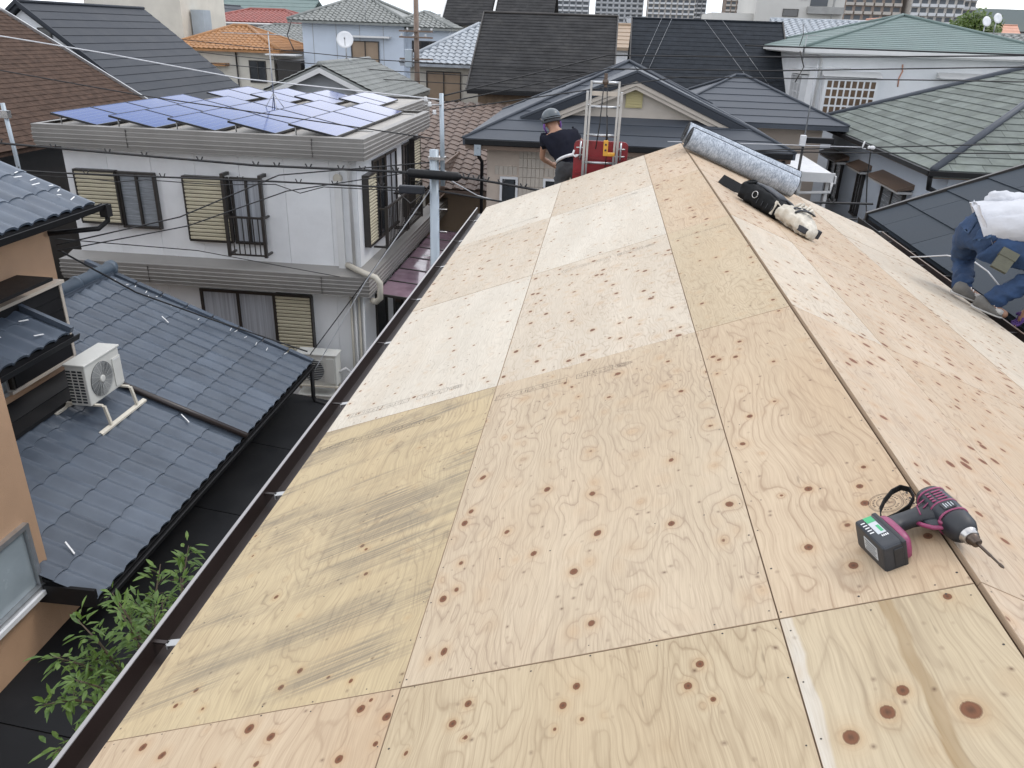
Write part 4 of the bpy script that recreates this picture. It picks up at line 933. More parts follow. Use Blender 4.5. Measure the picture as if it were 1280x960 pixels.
cloth_patch(tr_o, pr, (1.87, 6.10, -.16), (.1, .9, .3), (-.45, .1, -.75), .13, .14, 'back_pocket', 'denim_light', .005)
cloth_patch(tr_o, pr, (1.93, 5.92, -.20), (.25, -.55, .25), (-.45, .1, -.75), .124, .134, 'pocket_face', 'denim', .008)
cloth_patch(tr_o, pr, (1.87, 6.10, -.16), (.1, .9, .3), (-.45, .1, -.75), .116, .126, 'pocket_face', 'denim', .008)
m = MB(); o = V3(2.115, 5.835, -.315); ax = V3(-.10, -.06, -.17).normalized(); wv = V3(.8, -.35, -.35); wv = (wv-ax*wv.dot(ax)).normalized(); nv = ax.cross(wv)
m.obox(o-wv*.055-nv*.02, wv*.11, ax*.15, nv*.045); pc = m.build('belt_pouch', 'pouch_olive', pr)
m = MB(); m.obox(o-wv*.059-nv*.025-ax*.004, wv*.118, ax*.058, nv*.056); m.build('pouch_lid', 'pouch_olive', pc)
m = MB()
for s in (-.02, .02): m.tube([o+wv*s, o+wv*s-ax*.05, o+wv*s*.6-ax*.055], .005, 6)
m.build('pouch_hook', 'steel', pc)

# ------------------------------------------------------------------ hoist ladder with red cargo cradle
lad = thing('hoist_ladder', 'aluminium hoist ladder rising past the far roof edge with a rope', 'ladder', (-.85, 9.0, GZ))
def lp(x, z, n=0): return V3(-.845+x+.0*z, 9.12-.05*(z+.4)+n, z)
for s in (-1, 1):
    m = MB(); m.obox(lp(s*.185-.014, GZ), V3(.028, 0, 0), V3(0, .055, 0), lp(0, .44)-lp(0, GZ)); m.build('rail', 'alu_silver', lad)
    m = MB(); m.obox(lp(s*.150-.010, -2.4, -.03), V3(.022, 0, 0), V3(0, .026, 0), lp(0, .55)-lp(0, -2.4)); m.build('inner_rail', 'alu_silver', lad)
for k in range(24):
    z = .28-.30*k
    if z < GZ+.2: break
    m = MB(); m.tube([lp(-.172, z, .028), lp(.172, z, .028)], .015, 8); m.build('rung', 'alu_silver', lad)
m = MB(); m.tube([lp(-.15, .535, -.015), lp(.15, .535, -.015)], .016, 8); m.build('top_bar', 'alu_silver', lad)
m = MB(); m.obox(lp(-.145, .40, -.02), V3(.29, 0, 0), V3(0, .018, 0), V3(0, 0, .045)); m.build('cross_plate', 'trim_cream', lad)
m = MB(); m.lathe(lp(.0, .545, -.055), (0, 1, 0), [(0, .03), (.006, .034), (.012, .026), (.018, .034), (.024, .03)], 16); m.obox(lp(-.018, .49, -.05), V3(.036, 0, 0), V3(0, .02, 0), V3(0, 0, .14)); m.build('pulley', 'steel_dark', lad)
m = MB(); m.tube([lp(-.015, .54, -.05), lp(-.03, .1, -.05), lp(-.055, -.16, -.05)], .006, 6); m.tube([lp(.02, .54, -.05), lp(.04, .2, -.04), lp(.075, -.1, -.03), lp(.06, -.5, -.02)], .005, 6); m.build('rope', 'wire_black', lad)
for s in (-1, 1):
    m = MB(); m.lathe(lp(s*.165, .30, -.04), (0, 1, 0), [(0, .012), (.012, .012)], 10); m.build('bolt', 'steel', lad)
cr_ = thing('cargo_cradle', 'red scuffed metal cargo cradle hanging on the hoist ladder', 'cradle', (-.85, 9.25, -1.0))
m = MB(); pts = []
for (cx, cz, a0) in ((.25, -.15, 0), (-.25, -.15, 90), (-.25, -.80, 180), (.25, -.80, 270)):
    for k in range(6): a = rad(a0+k*18); pts.append((-.84+cx+.055*math.cos(a), 9.24, cz+.055*math.sin(a)))
m.prism(pts, (0, .03, 0)); pl = m.build('back_plate', 'paint_red', cr_)
for z in (-.28, -.45, -.66): m = MB(); m.box(-1.12, -.56, 9.222, 9.241, z-.012, z+.012); m.build('rib', 'paint_red', pl)
for x in (-1.07, -.62):
    m = MB(); m.tube([(x, 9.21, -.10), (x, 9.19, -.16), (x, 9.19, -.25), (x, 9.21, -.30)], .012, 6); m.build('handle', 'alu_silver', cr_)
    m = MB(); m.tube([(x-.05, 9.20, -.17), (x+.05, 9.20, -.17)], .009, 6); m.tube([(x-.06, 9.20, -.25), (x+.05, 9.20, -.25)], .009, 6); m.build('latch_bar', 'steel', cr_)
m = MB(); m.tube([(-1.14, 9.21, -.20), (-1.155, 9.20, -.25), (-1.12, 9.19, -.27), (-1.09, 9.19, -.25)], .012, 8); m.build('hook', 'belt_white', cr_)
m = MB(); m.box(-1.08, -.6, 9.235, 9.6, -.90, -.86); m.build('cradle_floor', 'paint_red', cr_)
pen = thing('control_pendant', 'yellow hoist control pendant hanging by its black cable in front of the red cradle', 'controller', (-.79, 9.03, -.3))
m = MB(); m.bm(rbox((-.79, 9.02, -.14), (.052, .045, .17), .012, 3)); pb = m.build('case', 'plastic_yellow', pen)
m = MB(); m.bm(rbox((-.735, 9.02, -.205), (.10, .04, .04), .012, 2)); m.build('hook_arm', 'plastic_yellow', pen)
for z in (-.10, -.16): m = MB(); m.lathe((-.79, 8.998, z), (0, -1, 0), [(0, .011), (.006, .011), (.008, .008)], 12); m.build('button', 'rubber_black', pb)
m = MB(); m.tube([(-.79, 9.02, -.06), (-.788, 9.03, .03), (-.80, 9.05, .2)], .009, 6); m.build('cable', 'wire_black', pen)
# ------------------------------------------------------------------ tan house with blue-grey tiles (left)
def wave_tile(wd, ln, amp, th, waves=2):
    """one pressed roof tile: x along eave, y up the slope, with a dropped front lip"""
    me = bpy.data.meshes.new('roof_tile'); k = 6*waves; vs = []; fs = []
    f = lambda u: amp*(.5-.5*math.cos(2*math.pi*u*waves/wd)+.16*math.sin(4*math.pi*u*waves/wd))
    rows = [(0, -.012), (0, th), (0, th), (ln*.5, th*.60), (ln*1.03, th*.2)]
    for (v, z) in rows:
        for i in range(k+1):
            u = wd*i/k; vs.append((u, v+(.012*math.sin(2*math.pi*u*waves/wd) if v == 0 else 0), z+f(u)))
    for r_ in (0, 2, 3):
        for i in range(k): a = r_*(k+1)+i; fs.append((a, a+1, a+k+2, a+k+1))
    me.from_pydata(vs, [], fs); me.materials.append(MATS['slate_tile'])
    for i, p in enumerate(me.polygons): p.use_smooth = i >= k
    return me
tan = thing('tan_house', 'tan rendered house with blue-grey tiled roofs on several levels', 'house', (-8, 8, GZ))
XS, XW = -8.03, -6.35          # set-back upper wall, front wall
b = MB(); b.box(-13, XS, 1.0, 9.5, GZ, -1.35); b.build('upper_wall', 'render_tan', tan)
b = MB(); b.box(XS+.002, XW, 1.0, 6.2, GZ, -1.75); b.build('wing_wall', 'render_tan', tan)
b = MB(); b.box(-12.0, XW, 6.202, 12.2, GZ, -4.75); b.build('lower_wall', 'render_tan', tan)
b = MB(); b.prism([(-9.15, 9.502, -4.75), (XW, 9.502, -4.75), (-9.15, 9.502, -3.25)], (0, 2.69, 0)); b.build('gable_infill', 'render_tan', tan)
SL = .4; NL = math.hypot(1, SL); UV = V3(-1/NL, 0, SL/NL)    # up the slope of the roofs falling towards +X
TN = V3(SL/NL, 0, 1/NL); tile = wave_tile(.50, .48, .034, .018); TR = frame3((0, 1, 0), UV, TN)
def tiled(part, x_e, z_e, y0, y1, xtop, keep=lambda x, y: True):
    ny = round((y1-y0)/.50); n = math.ceil((x_e-xtop)*NL/.48); base = V3(x_e, 0, z_e)
    for i in range(n):
        for k in range(ny):
            y = y0+(y1-y0)*k/ny; p = base+UV*(.48*i); q = p+UV*.2
            if q.x < xtop or not keep(q.x, y+.22): continue
            inst(tile, 'roof_tile', part, V3(p.x, y, p.z), TR)
b = MB(); b.prism([(-9.25, 6.0, -3.15), (-5.70, 6.0, -4.57), (-5.70, 6.0, -4.62), (-9.25, 6.0, -3.20)], (0, 6.45, 0)); lowroof = b.build('lower_roof', 'gutter_black', tan)
tiled(lowroof, -5.70, -4.53, 5.98, 12.44, -9.25, lambda x, y: not (x < XS+.02 and y < 9.45))
# back slope of the far part, ridge tiles, verge tiles
b = MB(); b.prism([(-9.25, 9.52, -3.14), (-12.4, 9.52, -4.42), (-12.4, 9.52, -4.48), (-9.25, 9.52, -3.20)], (0, 2.92, 0)); b.build('back_slope', 'slate_tile', tan)
for k in range(6):
    m = MB(); y = 9.55+k*.50; m.tube([(-9.25, y, -3.00), (-9.25, y+.44, -3.005), (-9.25, y+.455, -2.995), (-9.25, y+.50, -2.995)], [.10, .10, .115, .115], 14); m.build('ridge_tile', 'slate_tile_ridge', lowroof)
for k in range(3): m = MB(); m.box(-9.35+k*.006, -9.15-k*.006, 9.53, 12.46, -3.16+k*.045, -3.122+k*.045); m.build('ridge_course', 'slate_tile', lowroof)
m = MB(); m.lathe((-9.25, 12.44, -3.02), (0, 1, 0), [(0, .13), (.05, .14), (.07, .11), (.08, .05)], 18); m.build('ridge_end_tile', 'slate_tile_ridge', lowroof)
for i in range(9):
    p = V3(-5.70, 12.42, -4.53)+UV*(.48*i); m = MB(); m.obox(p+TN*.0, UV*.45, V3(0, .10, 0), TN*(.058)); m.build('verge_tile', 'slate_tile', lowroof)
# short white dabs along the verge
m = MB(); rg = random.Random(4)
for i in range(36):
    p = V3(-5.70, 12.22+rg.uniform(-.08, .1), -4.53)+UV*(.12+.105*i)+TN*.072
    if rg.random() < .45: continue
    l = rg.uniform(.03, .12); m.obox(p, (UV*.3*rg.uniform(-1, 1)+V3(0, 1, 0)).normalized()*-l, UV*.010, TN*.006)
for (x, y) in ((-6.35, 9.3), (-6.15, 6.35), (-7.8, 11.6)): m.obox(V3(x, y, -4.53-SL*(x+5.70)+.075), V3(-.16, .1, .064), V3(0, .02, .0), TN*.006)
stuff(m.build('white_marks', 'mark_white', lowroof))
# dark downpipe laid on the lower roof, eave gutters
m = MB(); m.tube([V3(-7.9, 9.52, -3.60), V3(-7.35, 9.52, -3.80), V3(-5.62, 9.53, -4.46)], .045, 10); m.build('roof_pipe', 'gutter_brown', tan)
def eave_gutter(x, z, y0, y1, parent=tan, mat='gutter_black'):
    m = MB(); m.prism([(x-.01, y0, z), (x-.005, y0, z-.06), (x+.07, y0, z-.07), (x+.095, y0, z+.005), (x+.083, y0, z+.008), (x+.06, y0, z-.055), (x+.005, y0, z-.048), (x, y0, z)], (0, y1-y0, 0)); return m.build('eave_gutter', mat, parent)
eave_gutter(-5.71, -4.55, 6.0, 12.5)
m = MB(); m.tube([(-5.65, 12.3, -4.62), (-5.66, 12.3, -5.12), (-5.62, 12.3, -5.22), (-5.40, 12.25, -5.24)], .04, 8); m.build('downpipe', 'gutter_black', tan)
m = MB(); m.box(-6.35, -6.26, 6.02, 6.22, -4.46, -4.33); m.box(-6.35, -5.70, 5.96, 6.0, -4.62, -4.40); m.build('verge_flashing', 'gutter_black', tan)
for k, (x0, x1, z) in enumerate(((-8.02, -7.80, -3.50), (-8.02, -7.62, -3.56))): m = MB(); m.prism([(x0, 6.22, z+.02), (x1, 6.22, z-.09), (x1, 6.22, z-.14), (x0, 6.22, z-.03)], (0, 3.2, 0)); m.build('wall_flashing', 'gutter_black', tan)
# hood roof over the set-back window and upper main roof
b = MB(); b.prism([(XS, 4.0, -2.372), (-7.33, 4.0, -2.652), (-7.33, 4.0, -2.72), (XS, 4.0, -2.72)], (0, 4.58, 0)); hood = b.build('hood_roof', 'gutter_black', tan)
tiled(hood, -7.32, -2.64, 4.10, 8.56, -8.25)
eave_gutter(-7.33, -2.67, 4.0, 8.64); m = MB(); m.obox(V3(-7.30, 8.545, -2.63), UV*.80, V3(0, .06, 0), TN*.075); m.build('verge_tile', 'slate_tile', hood)
b = MB(); b.prism([(-12.5, .6, .72), (-7.50, .6, -1.28), (-7.50, .6, -1.36), (-12.5, .6, .62)], (0, 9.2, 0)); uproof = b.build('upper_roof', 'gutter_black', tan)
tiled(uproof, -7.50, -1.27, 5.35, 9.81, -10.5)
eave_gutter(-7.49, -1.29, .6, 9.95)
m = MB()
for i in range(6): m.tube([(-7.44+.02*math.cos(i), 9.93, -1.33-.0*i), (-7.44, 9.93, -1.52), (-7.50, 9.80, -1.60), (-8.0, 9.45, -1.62)], .035, 8) if i == 0 else None
m.box(-7.49, -7.38, 9.86, 9.98, -1.46, -1.30); m.build('downpipe', 'gutter_black', tan)
m = MB(); rg = random.Random(9)  # short white strokes on the upper roof and hood tiles
for i in range(26):
    p = V3(-7.50, 9.6+rg.uniform(-.12, .12), -1.27)+UV*(.15+.11*i)+TN*.072
    if rg.random() < .8: m.obox(p, (UV*.4*rg.uniform(-1, 1)+V3(0, -1, 0)).normalized()*rg.uniform(.05, .15), UV*.014, TN*.006)
for (y, d) in ((8.1, .15), (8.25, .45), (7.7, .4), (7.2, .3)): m.obox(V3(-7.32, y, -2.64)+UV*d+TN*.072, (V3(0, .8, 0)-UV*.3)*.14, UV*.016, TN*.006)
stuff(m.build('white_marks', 'mark_white', uproof))
m = MB(); m.box(XS, -7.50, .6, 9.45, -1.40, -1.36); m.build('soffit', 'gutter_black', tan)
# set-back wall: window, folded dark shutters, black awning
W1 = Wall((XS, 0, 0), (0, 1, 0), (1, 0, 0))
window(tan, W1, 6.6, 8.15, -3.35, -2.55, 'alu_silver', 'glass_frost', 2)
sh = MB(); W1.box(sh, 8.17, 9.36, -3.30, -2.26, .0, .10); sh_o = sh.build('shutter_box', 'alu_dark', tan)
for k in range(6): m = MB(); z = -3.29+k*.17; W1.box(m, 8.20, 9.33, z, z+.165, .10, .112); m.build('panel', 'gutter_black', sh_o)
m = MB(); W1.box(m, 9.33, 9.38, -3.30, -2.24, .0, .125); W1.box(m, 8.1, 9.40, -2.26, -2.22, 0, .16); W1.box(m, 8.1, 9.38, -3.34, -3.30, 0, .12); m.build('shutter_trim', 'trim_cream', sh_o)
m = MB(); W1.box(m, 7.3, 8.75, -2.02, -1.98, .02, .50); m.build('awning', 'gutter_black', tan)
W2 = Wall((XW, 0, 0), (0, 1, 0), (1, 0, 0))
wn_ = window(tan, W2, 4.30, 6.02, -4.45, -3.66, 'alu_silver', 'glass_frost', 2, bar=.05, proud=.06)
m = MB(); W2.box(m, 4.24, 6.10, -4.50, -4.45, 0, .11); m.build('sill', 'alu_white', wn_)
# black lean-to roof along the alley, sheet by sheet, with a glazed wall under it
lt = MB(); lt.prism([(XW, 3.0, -5.14), (-5.42, 3.0, -5.26), (-5.42, 3.0, -5.30), (XW, 3.0, -5.2)], (0, 9.45, 0)); leanto = lt.build('lean_to_frame', 'alu_dark', tan)
for k in range(5):
    m = MB(); y = 3.0+1.89*k; m.prism([(XW+.002, y+.008, -5.125), (-5.40, y+.008, -5.245), (-5.40, y+.008, -5.258), (XW+.002, y+.008, -5.138)], (0, 1.874, 0)); m.build('lean_to_sheet', 'lean_to_sheet', leanto)
m = MB(); m.box(-5.415, -5.395, 3.0, 12.45, -5.29, -5.262); m.build('lean_to_edge', 'gutter_black', leanto)
W3 = Wall((-5.52, 0, 0), (0, 1, 0), (1, 0, 0))
m = MB(); m.box(-5.58, -5.52, 3.1, 12.3, GZ, -6.35); m.build('dwarf_wall', 'concrete', tan)
for k in range(6): window(tan, W3, 3.15+1.53*k, 4.62+1.53*k, -6.33, -5.33, 'alu_dark', 'glass', 2, name='glazed_screen')

# air conditioner standing on the lower roof
ac = thing('air_conditioner', 'white air conditioner unit on a steel stand on the blue-grey tiled roof', 'air conditioner', (-7.33, 8.9, -3.9))
m = MB(); m.bbox(-7.47, -7.20, 8.52, 9.28, -3.64, -3.075, .012); case = m.build('case', 'ac_white', ac)
m = MB(); m.bbox(-7.485, -7.185, 8.505, 9.295, -3.088, -3.058, .008); m.build('lid', 'ac_white', ac)
cy, cz = 8.83, -3.37
m = MB(); m.lathe((-7.199, cy, cz), (1, 0, 0), [(0, .235), (.003, .235), (.004, .20)], 40); m.build('fan_recess', 'ac_dark', case)
fan = MB()
for r_ in [.05+.0165*k for k in range(12)]: fan.tube([(-7.186, cy+r_*math.cos(t*math.pi/20), cz+r_*math.sin(t*math.pi/20)) for t in range(41)], .0032, 5, cap=False)
for k in range(16): a = k*math.pi/8; fan.tube([(-7.189, cy+.045*math.cos(a), cz+.045*math.sin(a)), (-7.189, cy+.238*math.cos(a+.35), cz+.238*math.sin(a+.35))], .003, 5)
stuff(fan.build('fan_grille', 'ac_grille', case)); m = MB(); m.lathe((-7.19, cy, cz), (1, 0, 0), [(0, .055), (.01, .052), (.014, .03)], 24); m.build('fan_cap', 'ac_white', case)
m = MB()
for i in range(3):
    for k in range(11): m.box(-7.46+i*.08, -7.40+i*.08, 8.516, 8.5205, -3.60+k*.043, -3.575+k*.043)
stuff(m.build('side_slots', 'ac_dark', case))
m = MB(); m.box(-7.199, -7.185, 9.09, 9.27, -3.60, -3.20); m.build('service_panel', 'ac_white', case)
m = MB(); m.box(-7.184, -7.181, 9.11, 9.25, -3.225, -3.215); m.build('panel_grip', 'label_white', case)
def roof_z(x): return -4.53-SL*(x+5.70)+.055
for (y, nm) in ((8.60, 0), (9.22, 1)):
    m = MB(); m.obox((-7.60, y-.02, -3.665), (.50, 0, 0), (0, .04, 0), (0, 0, .024)); m.build('stand_bar', 'ac_stand', ac)
    for x in (-7.58, -7.08): m = MB(); m.obox((x-.018, y-.018, -3.66), (.034, 0, 0), (0, .036, 0), V3(.05 if x > -7.3 else -.04, 0, roof_z(x)+3.66+.01)); m.build('stand_leg', 'ac_stand', ac)
for x in (-7.62, -7.03): m = MB(); m.obox((x-.025, 8.36, roof_z(x)-.005), (.05, 0, -.02), (0, 1.06, 0), (0, 0, .026)); m.build('stand_rail', 'ac_stand', ac)
m = MB(); m.tube([(-7.32, 9.29, -3.3), (-7.30, 9.40, -3.5), (-7.36, 9.46, -3.66), (-7.6, 9.48, -3.64)], .018, 8); m.build('refrigerant_pipe', 'pipe_white', ac)

# ------------------------------------------------------------------ peach tree in the alley
def leaf(mb, p, d, ln, wd, rg):
    d = d.normalized(); s = d.cross(V3(rg.uniform(-.4, .4), rg.uniform(-.4, .4), 1)).normalized(); u = s.cross(d); dr = V3(0, 0, -1)*ln*rg.uniform(.05, .3)
    a = p; m1 = p+d*ln*.35; m2 = p+d*ln*.7+dr*.45; e = p+d*ln+dr
    mb.add([a, m1+s*wd*.5+u*wd*.12, m1, m1-s*wd*.5+u*wd*.12, m2+s*wd*.40+u*wd*.1, m2, m2-s*wd*.40+u*wd*.1, e], [(0, 2, 1), (0, 3, 2), (1, 2, 5, 4), (2, 3, 6, 5), (4, 5, 7), (5, 6, 7)])
tree = thing('peach_tree', 'leafy green peach tree growing in the alley below the left gutter', 'tree', (-4.1, 4.6, GZ))
rg = random.Random(21); wood = MB(); lv = MB()
T0 = V3(-4.15, 4.55, GZ); hub = V3(-4.05, 4.45, -4.5); wood.tube([T0, V3(-4.18, 4.52, -5.6), hub], [.075, .06, .045], 9)
tips = [(-4.35, 3.60, -3.30), (-4.50, 3.95, -3.22), (-4.50, 4.25, -3.14), (-4.40, 4.55, -3.12), (-4.22, 4.95, -3.12), (-4.10, 5.20, -3.10), (-4.0, 4.85, -3.15), (-3.9, 4.3, -3.05), (-3.9, 3.85, -3.25), (-4.0, 3.6, -3.35), (-4.15, 3.35, -3.45),
        (-4.15, 4.25, -2.98), (-4.35, 4.15, -3.4), (-4.1, 4.7, -3.3), (-4.3, 4.7, -3.35), (-4.05, 3.95, -3.5), (-3.6, 4.2, -3.5), (-3.5, 4.8, -3.5), (-4.2, 3.75, -3.2)]
for t_ in tips:
    t_ = Vector(t_); mid = hub.lerp(t_, .5)+V3(rg.uniform(-.1, .1), rg.uniform(-.1, .1), .12); pts = [hub, hub.lerp(mid, .5)+V3(0, 0, .05), mid, mid.lerp(t_, .55)+V3(0, 0, .05), t_]; wood.tube(pts, [.024, .017, .012, .008, .003], 6)
    for k in range(84):
        q = .30+.70*rg.random(); i = min(3, int(q*4)); p = Vector(pts[i]).lerp(Vector(pts[i+1]), q*4-i); ax = (Vector(pts[i+1])-Vector(pts[i])).normalized()
        d = (ax*rg.uniform(.1, .9)+V3(rg.uniform(-1, 1), rg.uniform(-1, 1), rg.uniform(-.5, .5))).normalized(); off = d*rg.uniform(0, .10); wood.tube([p, p+off], .002, 4, cap=False) if rg.random() < .3 else None
        leaf(lv, p+off, d+V3(0, 0, -.15), rg.uniform(.05, .15), rg.uniform(.018, .038), rg)
wood.build('trunk', 'bark', tree); stuff(lv.build('crown', 'leaf', tree))

# ------------------------------------------------------------------ white flat-roofed house with solar panels
wh = thing('white_house', 'white two-storey house with grey ribbed fascias and solar panels on its flat roof', 'house', (-8.5, 17.5, GZ))
WX0, WX1, WY0, WY1 = -11.5, -5.5, 15.0, 20.1
b = MB(); b.box(WX0, WX1, WY0+.012, WY1, GZ, -1.30); b.box(-11.5, -6.4, WY1+.002, 24.3, GZ, -1.30); b.build('wall_core', 'render_grey', wh)
FW = Wall((0, WY0, 0), (1, 0, 0), (0, -1, 0)); RW = Wall((WX1, 0, 0), (0, 1, 0), (1, 0, 0))
for (z0, z1) in ((-3.50, -1.30), (GZ+.25, -3.96)):
    x = WX0
    while x < WX1-.1:
        x2 = min(x+.91, WX1); m = MB(); FW.box(m, x+.003, x2-.003, z0, z1, -.010, .006); m.build('wall_panel', 'siding_white', wh); x = x2
for (z0, z1) in ((-3.50, -1.30), (GZ+.25, -3.96)):
    y = WY0+.01
    while y < WY1-.1:
        y2 = min(y+.91, WY1); m = MB(); RW.box(m, y+.003, y2-.003, z0, z1, .001, .008); m.build('wall_panel', 'siding_white', wh); y = y2
def ribbed(parent, pts, z0, z1, lean, ribs=5, mat='fascia_grey', name='fascia', closed_top=True):
    """ribbed metal fascia round a corner polyline (plan points, outward on the right-hand side)"""
    m = MB(); n = len(pts); P = [Vector((*p, 0)) for p in pts]; nr = []
    for i in range(n):
        ds = []
        if i > 0: ds.append((P[i]-P[i-1]).normalized())
        if i < n-1: ds.append((P[i+1]-P[i]).normalized())
        ns = [V3(d.y, -d.x, 0) for d in ds]; v = ns[0]+ns[-1]; v.normalize(); nr.append(v/ max(.4, v.dot(ns[0])))
    prof = []
    for k in range(ribs):
        t0, t1 = k/ribs, (k+1)/ribs; prof += [(t0, .012), (t0+.06/ribs*1, .0), (t1-.08/ribs, .018)]
    prof.append((1, .018)); vs = []; fs = []
    for (t, o) in prof:
        for i in range(n): vs.append(P[i]+nr[i]*(o+lean*(t if t < .5 else 1-t)*2)+V3(0, 0, z0+(z1-z0)*t))
    for k in range(len(prof)-1):
        for i in range(n-1): fs.append((k*n+i, k*n+i+1, (k+1)*n+i+1, (k+1)*n+i))
    o = len(vs)
    for i in range(n): vs.append(P[i]-nr[i]*.34+V3(0, 0, z0+.01))
    for i in range(n): vs.append(P[i]-nr[i]*.12+V3(0, 0, z1+.005))
    k = (len(prof)-1)*n
    for i in range(n-1): fs.append((o+i, o+i+1, i+1, i)); fs.append((k+i, k+i+1, o+n+i+1, o+n+i))
    m.add(vs, fs); return m.build(name, mat, parent)
up_f = ribbed(wh, [(-11.75, 20.3), (-11.75, 14.62), (-5.22, 14.62), (-5.22, 20.45), (-6.1, 20.45), (-6.1, 24.6), (-11.75, 24.6)], -1.30, -.90, .02)
lo_f = ribbed(wh, [(-11.75, 20.3), (-11.75, 14.62), (-5.24, 14.62), (-5.24, 25.0)], -3.96, -3.56, .02)
for x in (-9.85, -6.2):
    for f_, z0, z1 in ((up_f, -1.29, -.91), (lo_f, -3.95, -3.57)): m = MB(); m.box(x-.003, x+.003, 14.585, 14.62, z0+.02, z1-.02); m.build('fascia_joint', 'alu_dark', f_)
b = MB(); b.box(-11.7, -5.30, 14.70, 20.40, -1.18, -.955); b.box(-11.7, -6.15, 20.402, 24.5, -1.18, -.955); b.build('flat_roof', 'roof_deck', wh)
b = MB(); b.prism([(-11.7, 14.68, -3.56), (-11.7, 15.0, -3.46), (-11.7, 15.0, -3.62), (-11.7, 14.68, -3.62)], (6.2, 0, 0)); b.prism([(-5.5, 14.7, -3.46), (-5.30, 14.7, -3.56), (-5.30, 14.7, -3.62), (-5.5, 14.7, -3.62)], (0, 10, 0)); b.build('ledge_roof', 'fascia_grey', wh)
b = MB(); b.box(-11.7, -5.4, 14.72, 15.0, -3.98, -3.93); b.box(-11.7, -5.4, 14.72, 15.0, -1.32, -1.28); b.build('soffit', 'fascia_grey', wh)
# front windows
shutter(wh, FW, -11.25, -10.42, -2.82, -1.80)
w1 = window(wh, FW, -10.40, -9.60, -2.90, -1.78, glass='glass_blinds', n=2, proud=.10)
shutter(wh, FW, -8.98, -8.12, -3.06, -1.82)
window(wh, FW, -8.05, -7.42, -3.10, -1.78, n=2, proud=.08, glass='glass_curtain')
def railing(parent, W, u0, u1, z0, z1, n, dep=.28, mat='alu_dark', name='railing'):
    m = MB()
    for u in (u0, u1): W.box(m, u-.03, u+.03, z0-.02, z1+.03, dep-.03, dep+.03); W.box(m, u-.02, u+.02, z0, z0+.04, 0, dep); W.box(m, u-.02, u+.02, z1-.04, z1, 0, dep)
    W.box(m, u0, u1, z1-.03, z1+.01, dep-.022, dep+.022); W.box(m, u0, u1, z0, z0+.03, dep-.018, dep+.018); r_ = m.build(name, mat, parent)
    for i in range(1, n): u = u0+(u1-u0)*i/n; m = MB(); W.box(m, u-.009, u+.009, z0+.03, z1-.03, dep-.009, dep+.009); m.build('baluster', mat, r_)
    return r_
railing(wh, FW, -8.10, -7.34, -3.28, -2.50, 7, .30)
for u in (-8.10, -7.34): m = MB(); FW.box(m, u-.03, u+.03, -2.47, -1.68, .22, .30); FW.box(m, u-.03, u+.03, -1.74, -1.68, .0, .22); m.build('railing_post', 'alu_dark', wh)
window(wh, FW, -9.0, -7.36, -5.75, -4.12, n=2, glass='glass_curtain', bar=.06); shutter(wh, FW, -7.32, -6.58, -5.6, -4.14)
# right wall: shutter, tall windows with a balcony rail
shutter(wh, RW, 15.35, 15.95, -3.10, -1.72, pitch=.065)
for (y0, y1, gl) in ((16.05, 17.0, 'glass'), (17.05, 18.0, 'glass_curtain'), (18.6, 19.3, 'glass')): window(wh, RW, y0, y1, -3.2, -1.50, n=2, glass=gl, name='balcony_window')
shutter(wh, RW, 19.4, 20.05, -3.1, -1.5, pitch=.065)
railing(wh, RW, 16.0, 17.75, -3.30, -2.45, 14, .30); railing(wh, RW, 17.9, 19.35, -3.30, -2.45, 12, .30)
for (y0, y1) in ((15.9, 16.8), (17.4, 18.3), (19.0, 19.8)): window(wh, RW, y0, y1, -6.3, -4.3, n=1, name='door_window')
# pipes, vent
m = MB(); FW.box(m, -5.93, -5.79, -3.52, -1.75, .006, .075); FW.box(m, -5.90, -5.82, -1.80, -1.58, .006, .06); m.build('duct_cover', 'pipe_white', wh)
m = MB(); m.lathe((-5.86, 14.99, -1.70), (0, -1, 0), [(0, .09), (.05, .09), (.06, .05)], 18); m.build('vent_cap', 'pipe_beige', wh)
m = MB(); m.tube([(-5.44, 14.78, -1.33), (-5.56, 14.86, -1.36), (-5.62, 14.93, -1.44), (-5.60, 14.93, -3.50)], .035, 8); m.build('downpipe', 'pipe_white', wh)
m = MB(); m.tube([(-5.75, 14.92, -3.40), (-5.3, 14.62, -3.47), (-5.05, 14.50, -3.50), (-4.96, 14.48, -3.60), (-4.97, 14.48, -3.92), (-5.08, 14.56, -4.02), (-5.2, 14.7, -4.05)], .06, 10); m.build('bend_pipe', 'pipe_beige', wh)
for k in range(4): m = MB(); m.tube([(-5.72+k*.085, 14.93, -3.98), (-5.72+k*.085, 14.93, GZ)], .028, 8); m.build('wall_pipe', 'pipe_white' if k % 2 else 'pipe_beige', wh)
# solar array
sa = thing('solar_array', 'five tilted rows of dark blue solar panels on the flat roof', 'solar panels', (-8.5, 17, -.95))
pme = MB(); PW, PL, TILT = .94, 1.27, rad(11.5)
pm = bpy.data.meshes.new('panel'); a = MB(); a.box(0, PW, 0, PL, -.035, -.004); a.box(0, PW, 0, .014, -.004, .004); a.box(0, PW, PL-.014, PL, -.004, .004); a.box(0, .014, .014, PL-.014, -.004, .004); a.box(PW-.014, PW, .014, PL-.014, -.004, .004)
pm.from_pydata(a.v, [], a.f); pm.materials.append(MATS['solar_frame'])
gm = bpy.data.meshes.new('cell_glass'); gm.from_pydata([(.015, .015, -.0005), (PW-.015, .015, -.0005), (PW-.015, PL-.015, -.0005), (.015, PL-.015, -.0005)], [], [(0, 1, 2, 3)]); gm.materials.append(MATS['solar_glass'])
TM = Matrix.Rotation(TILT, 3, 'Y')
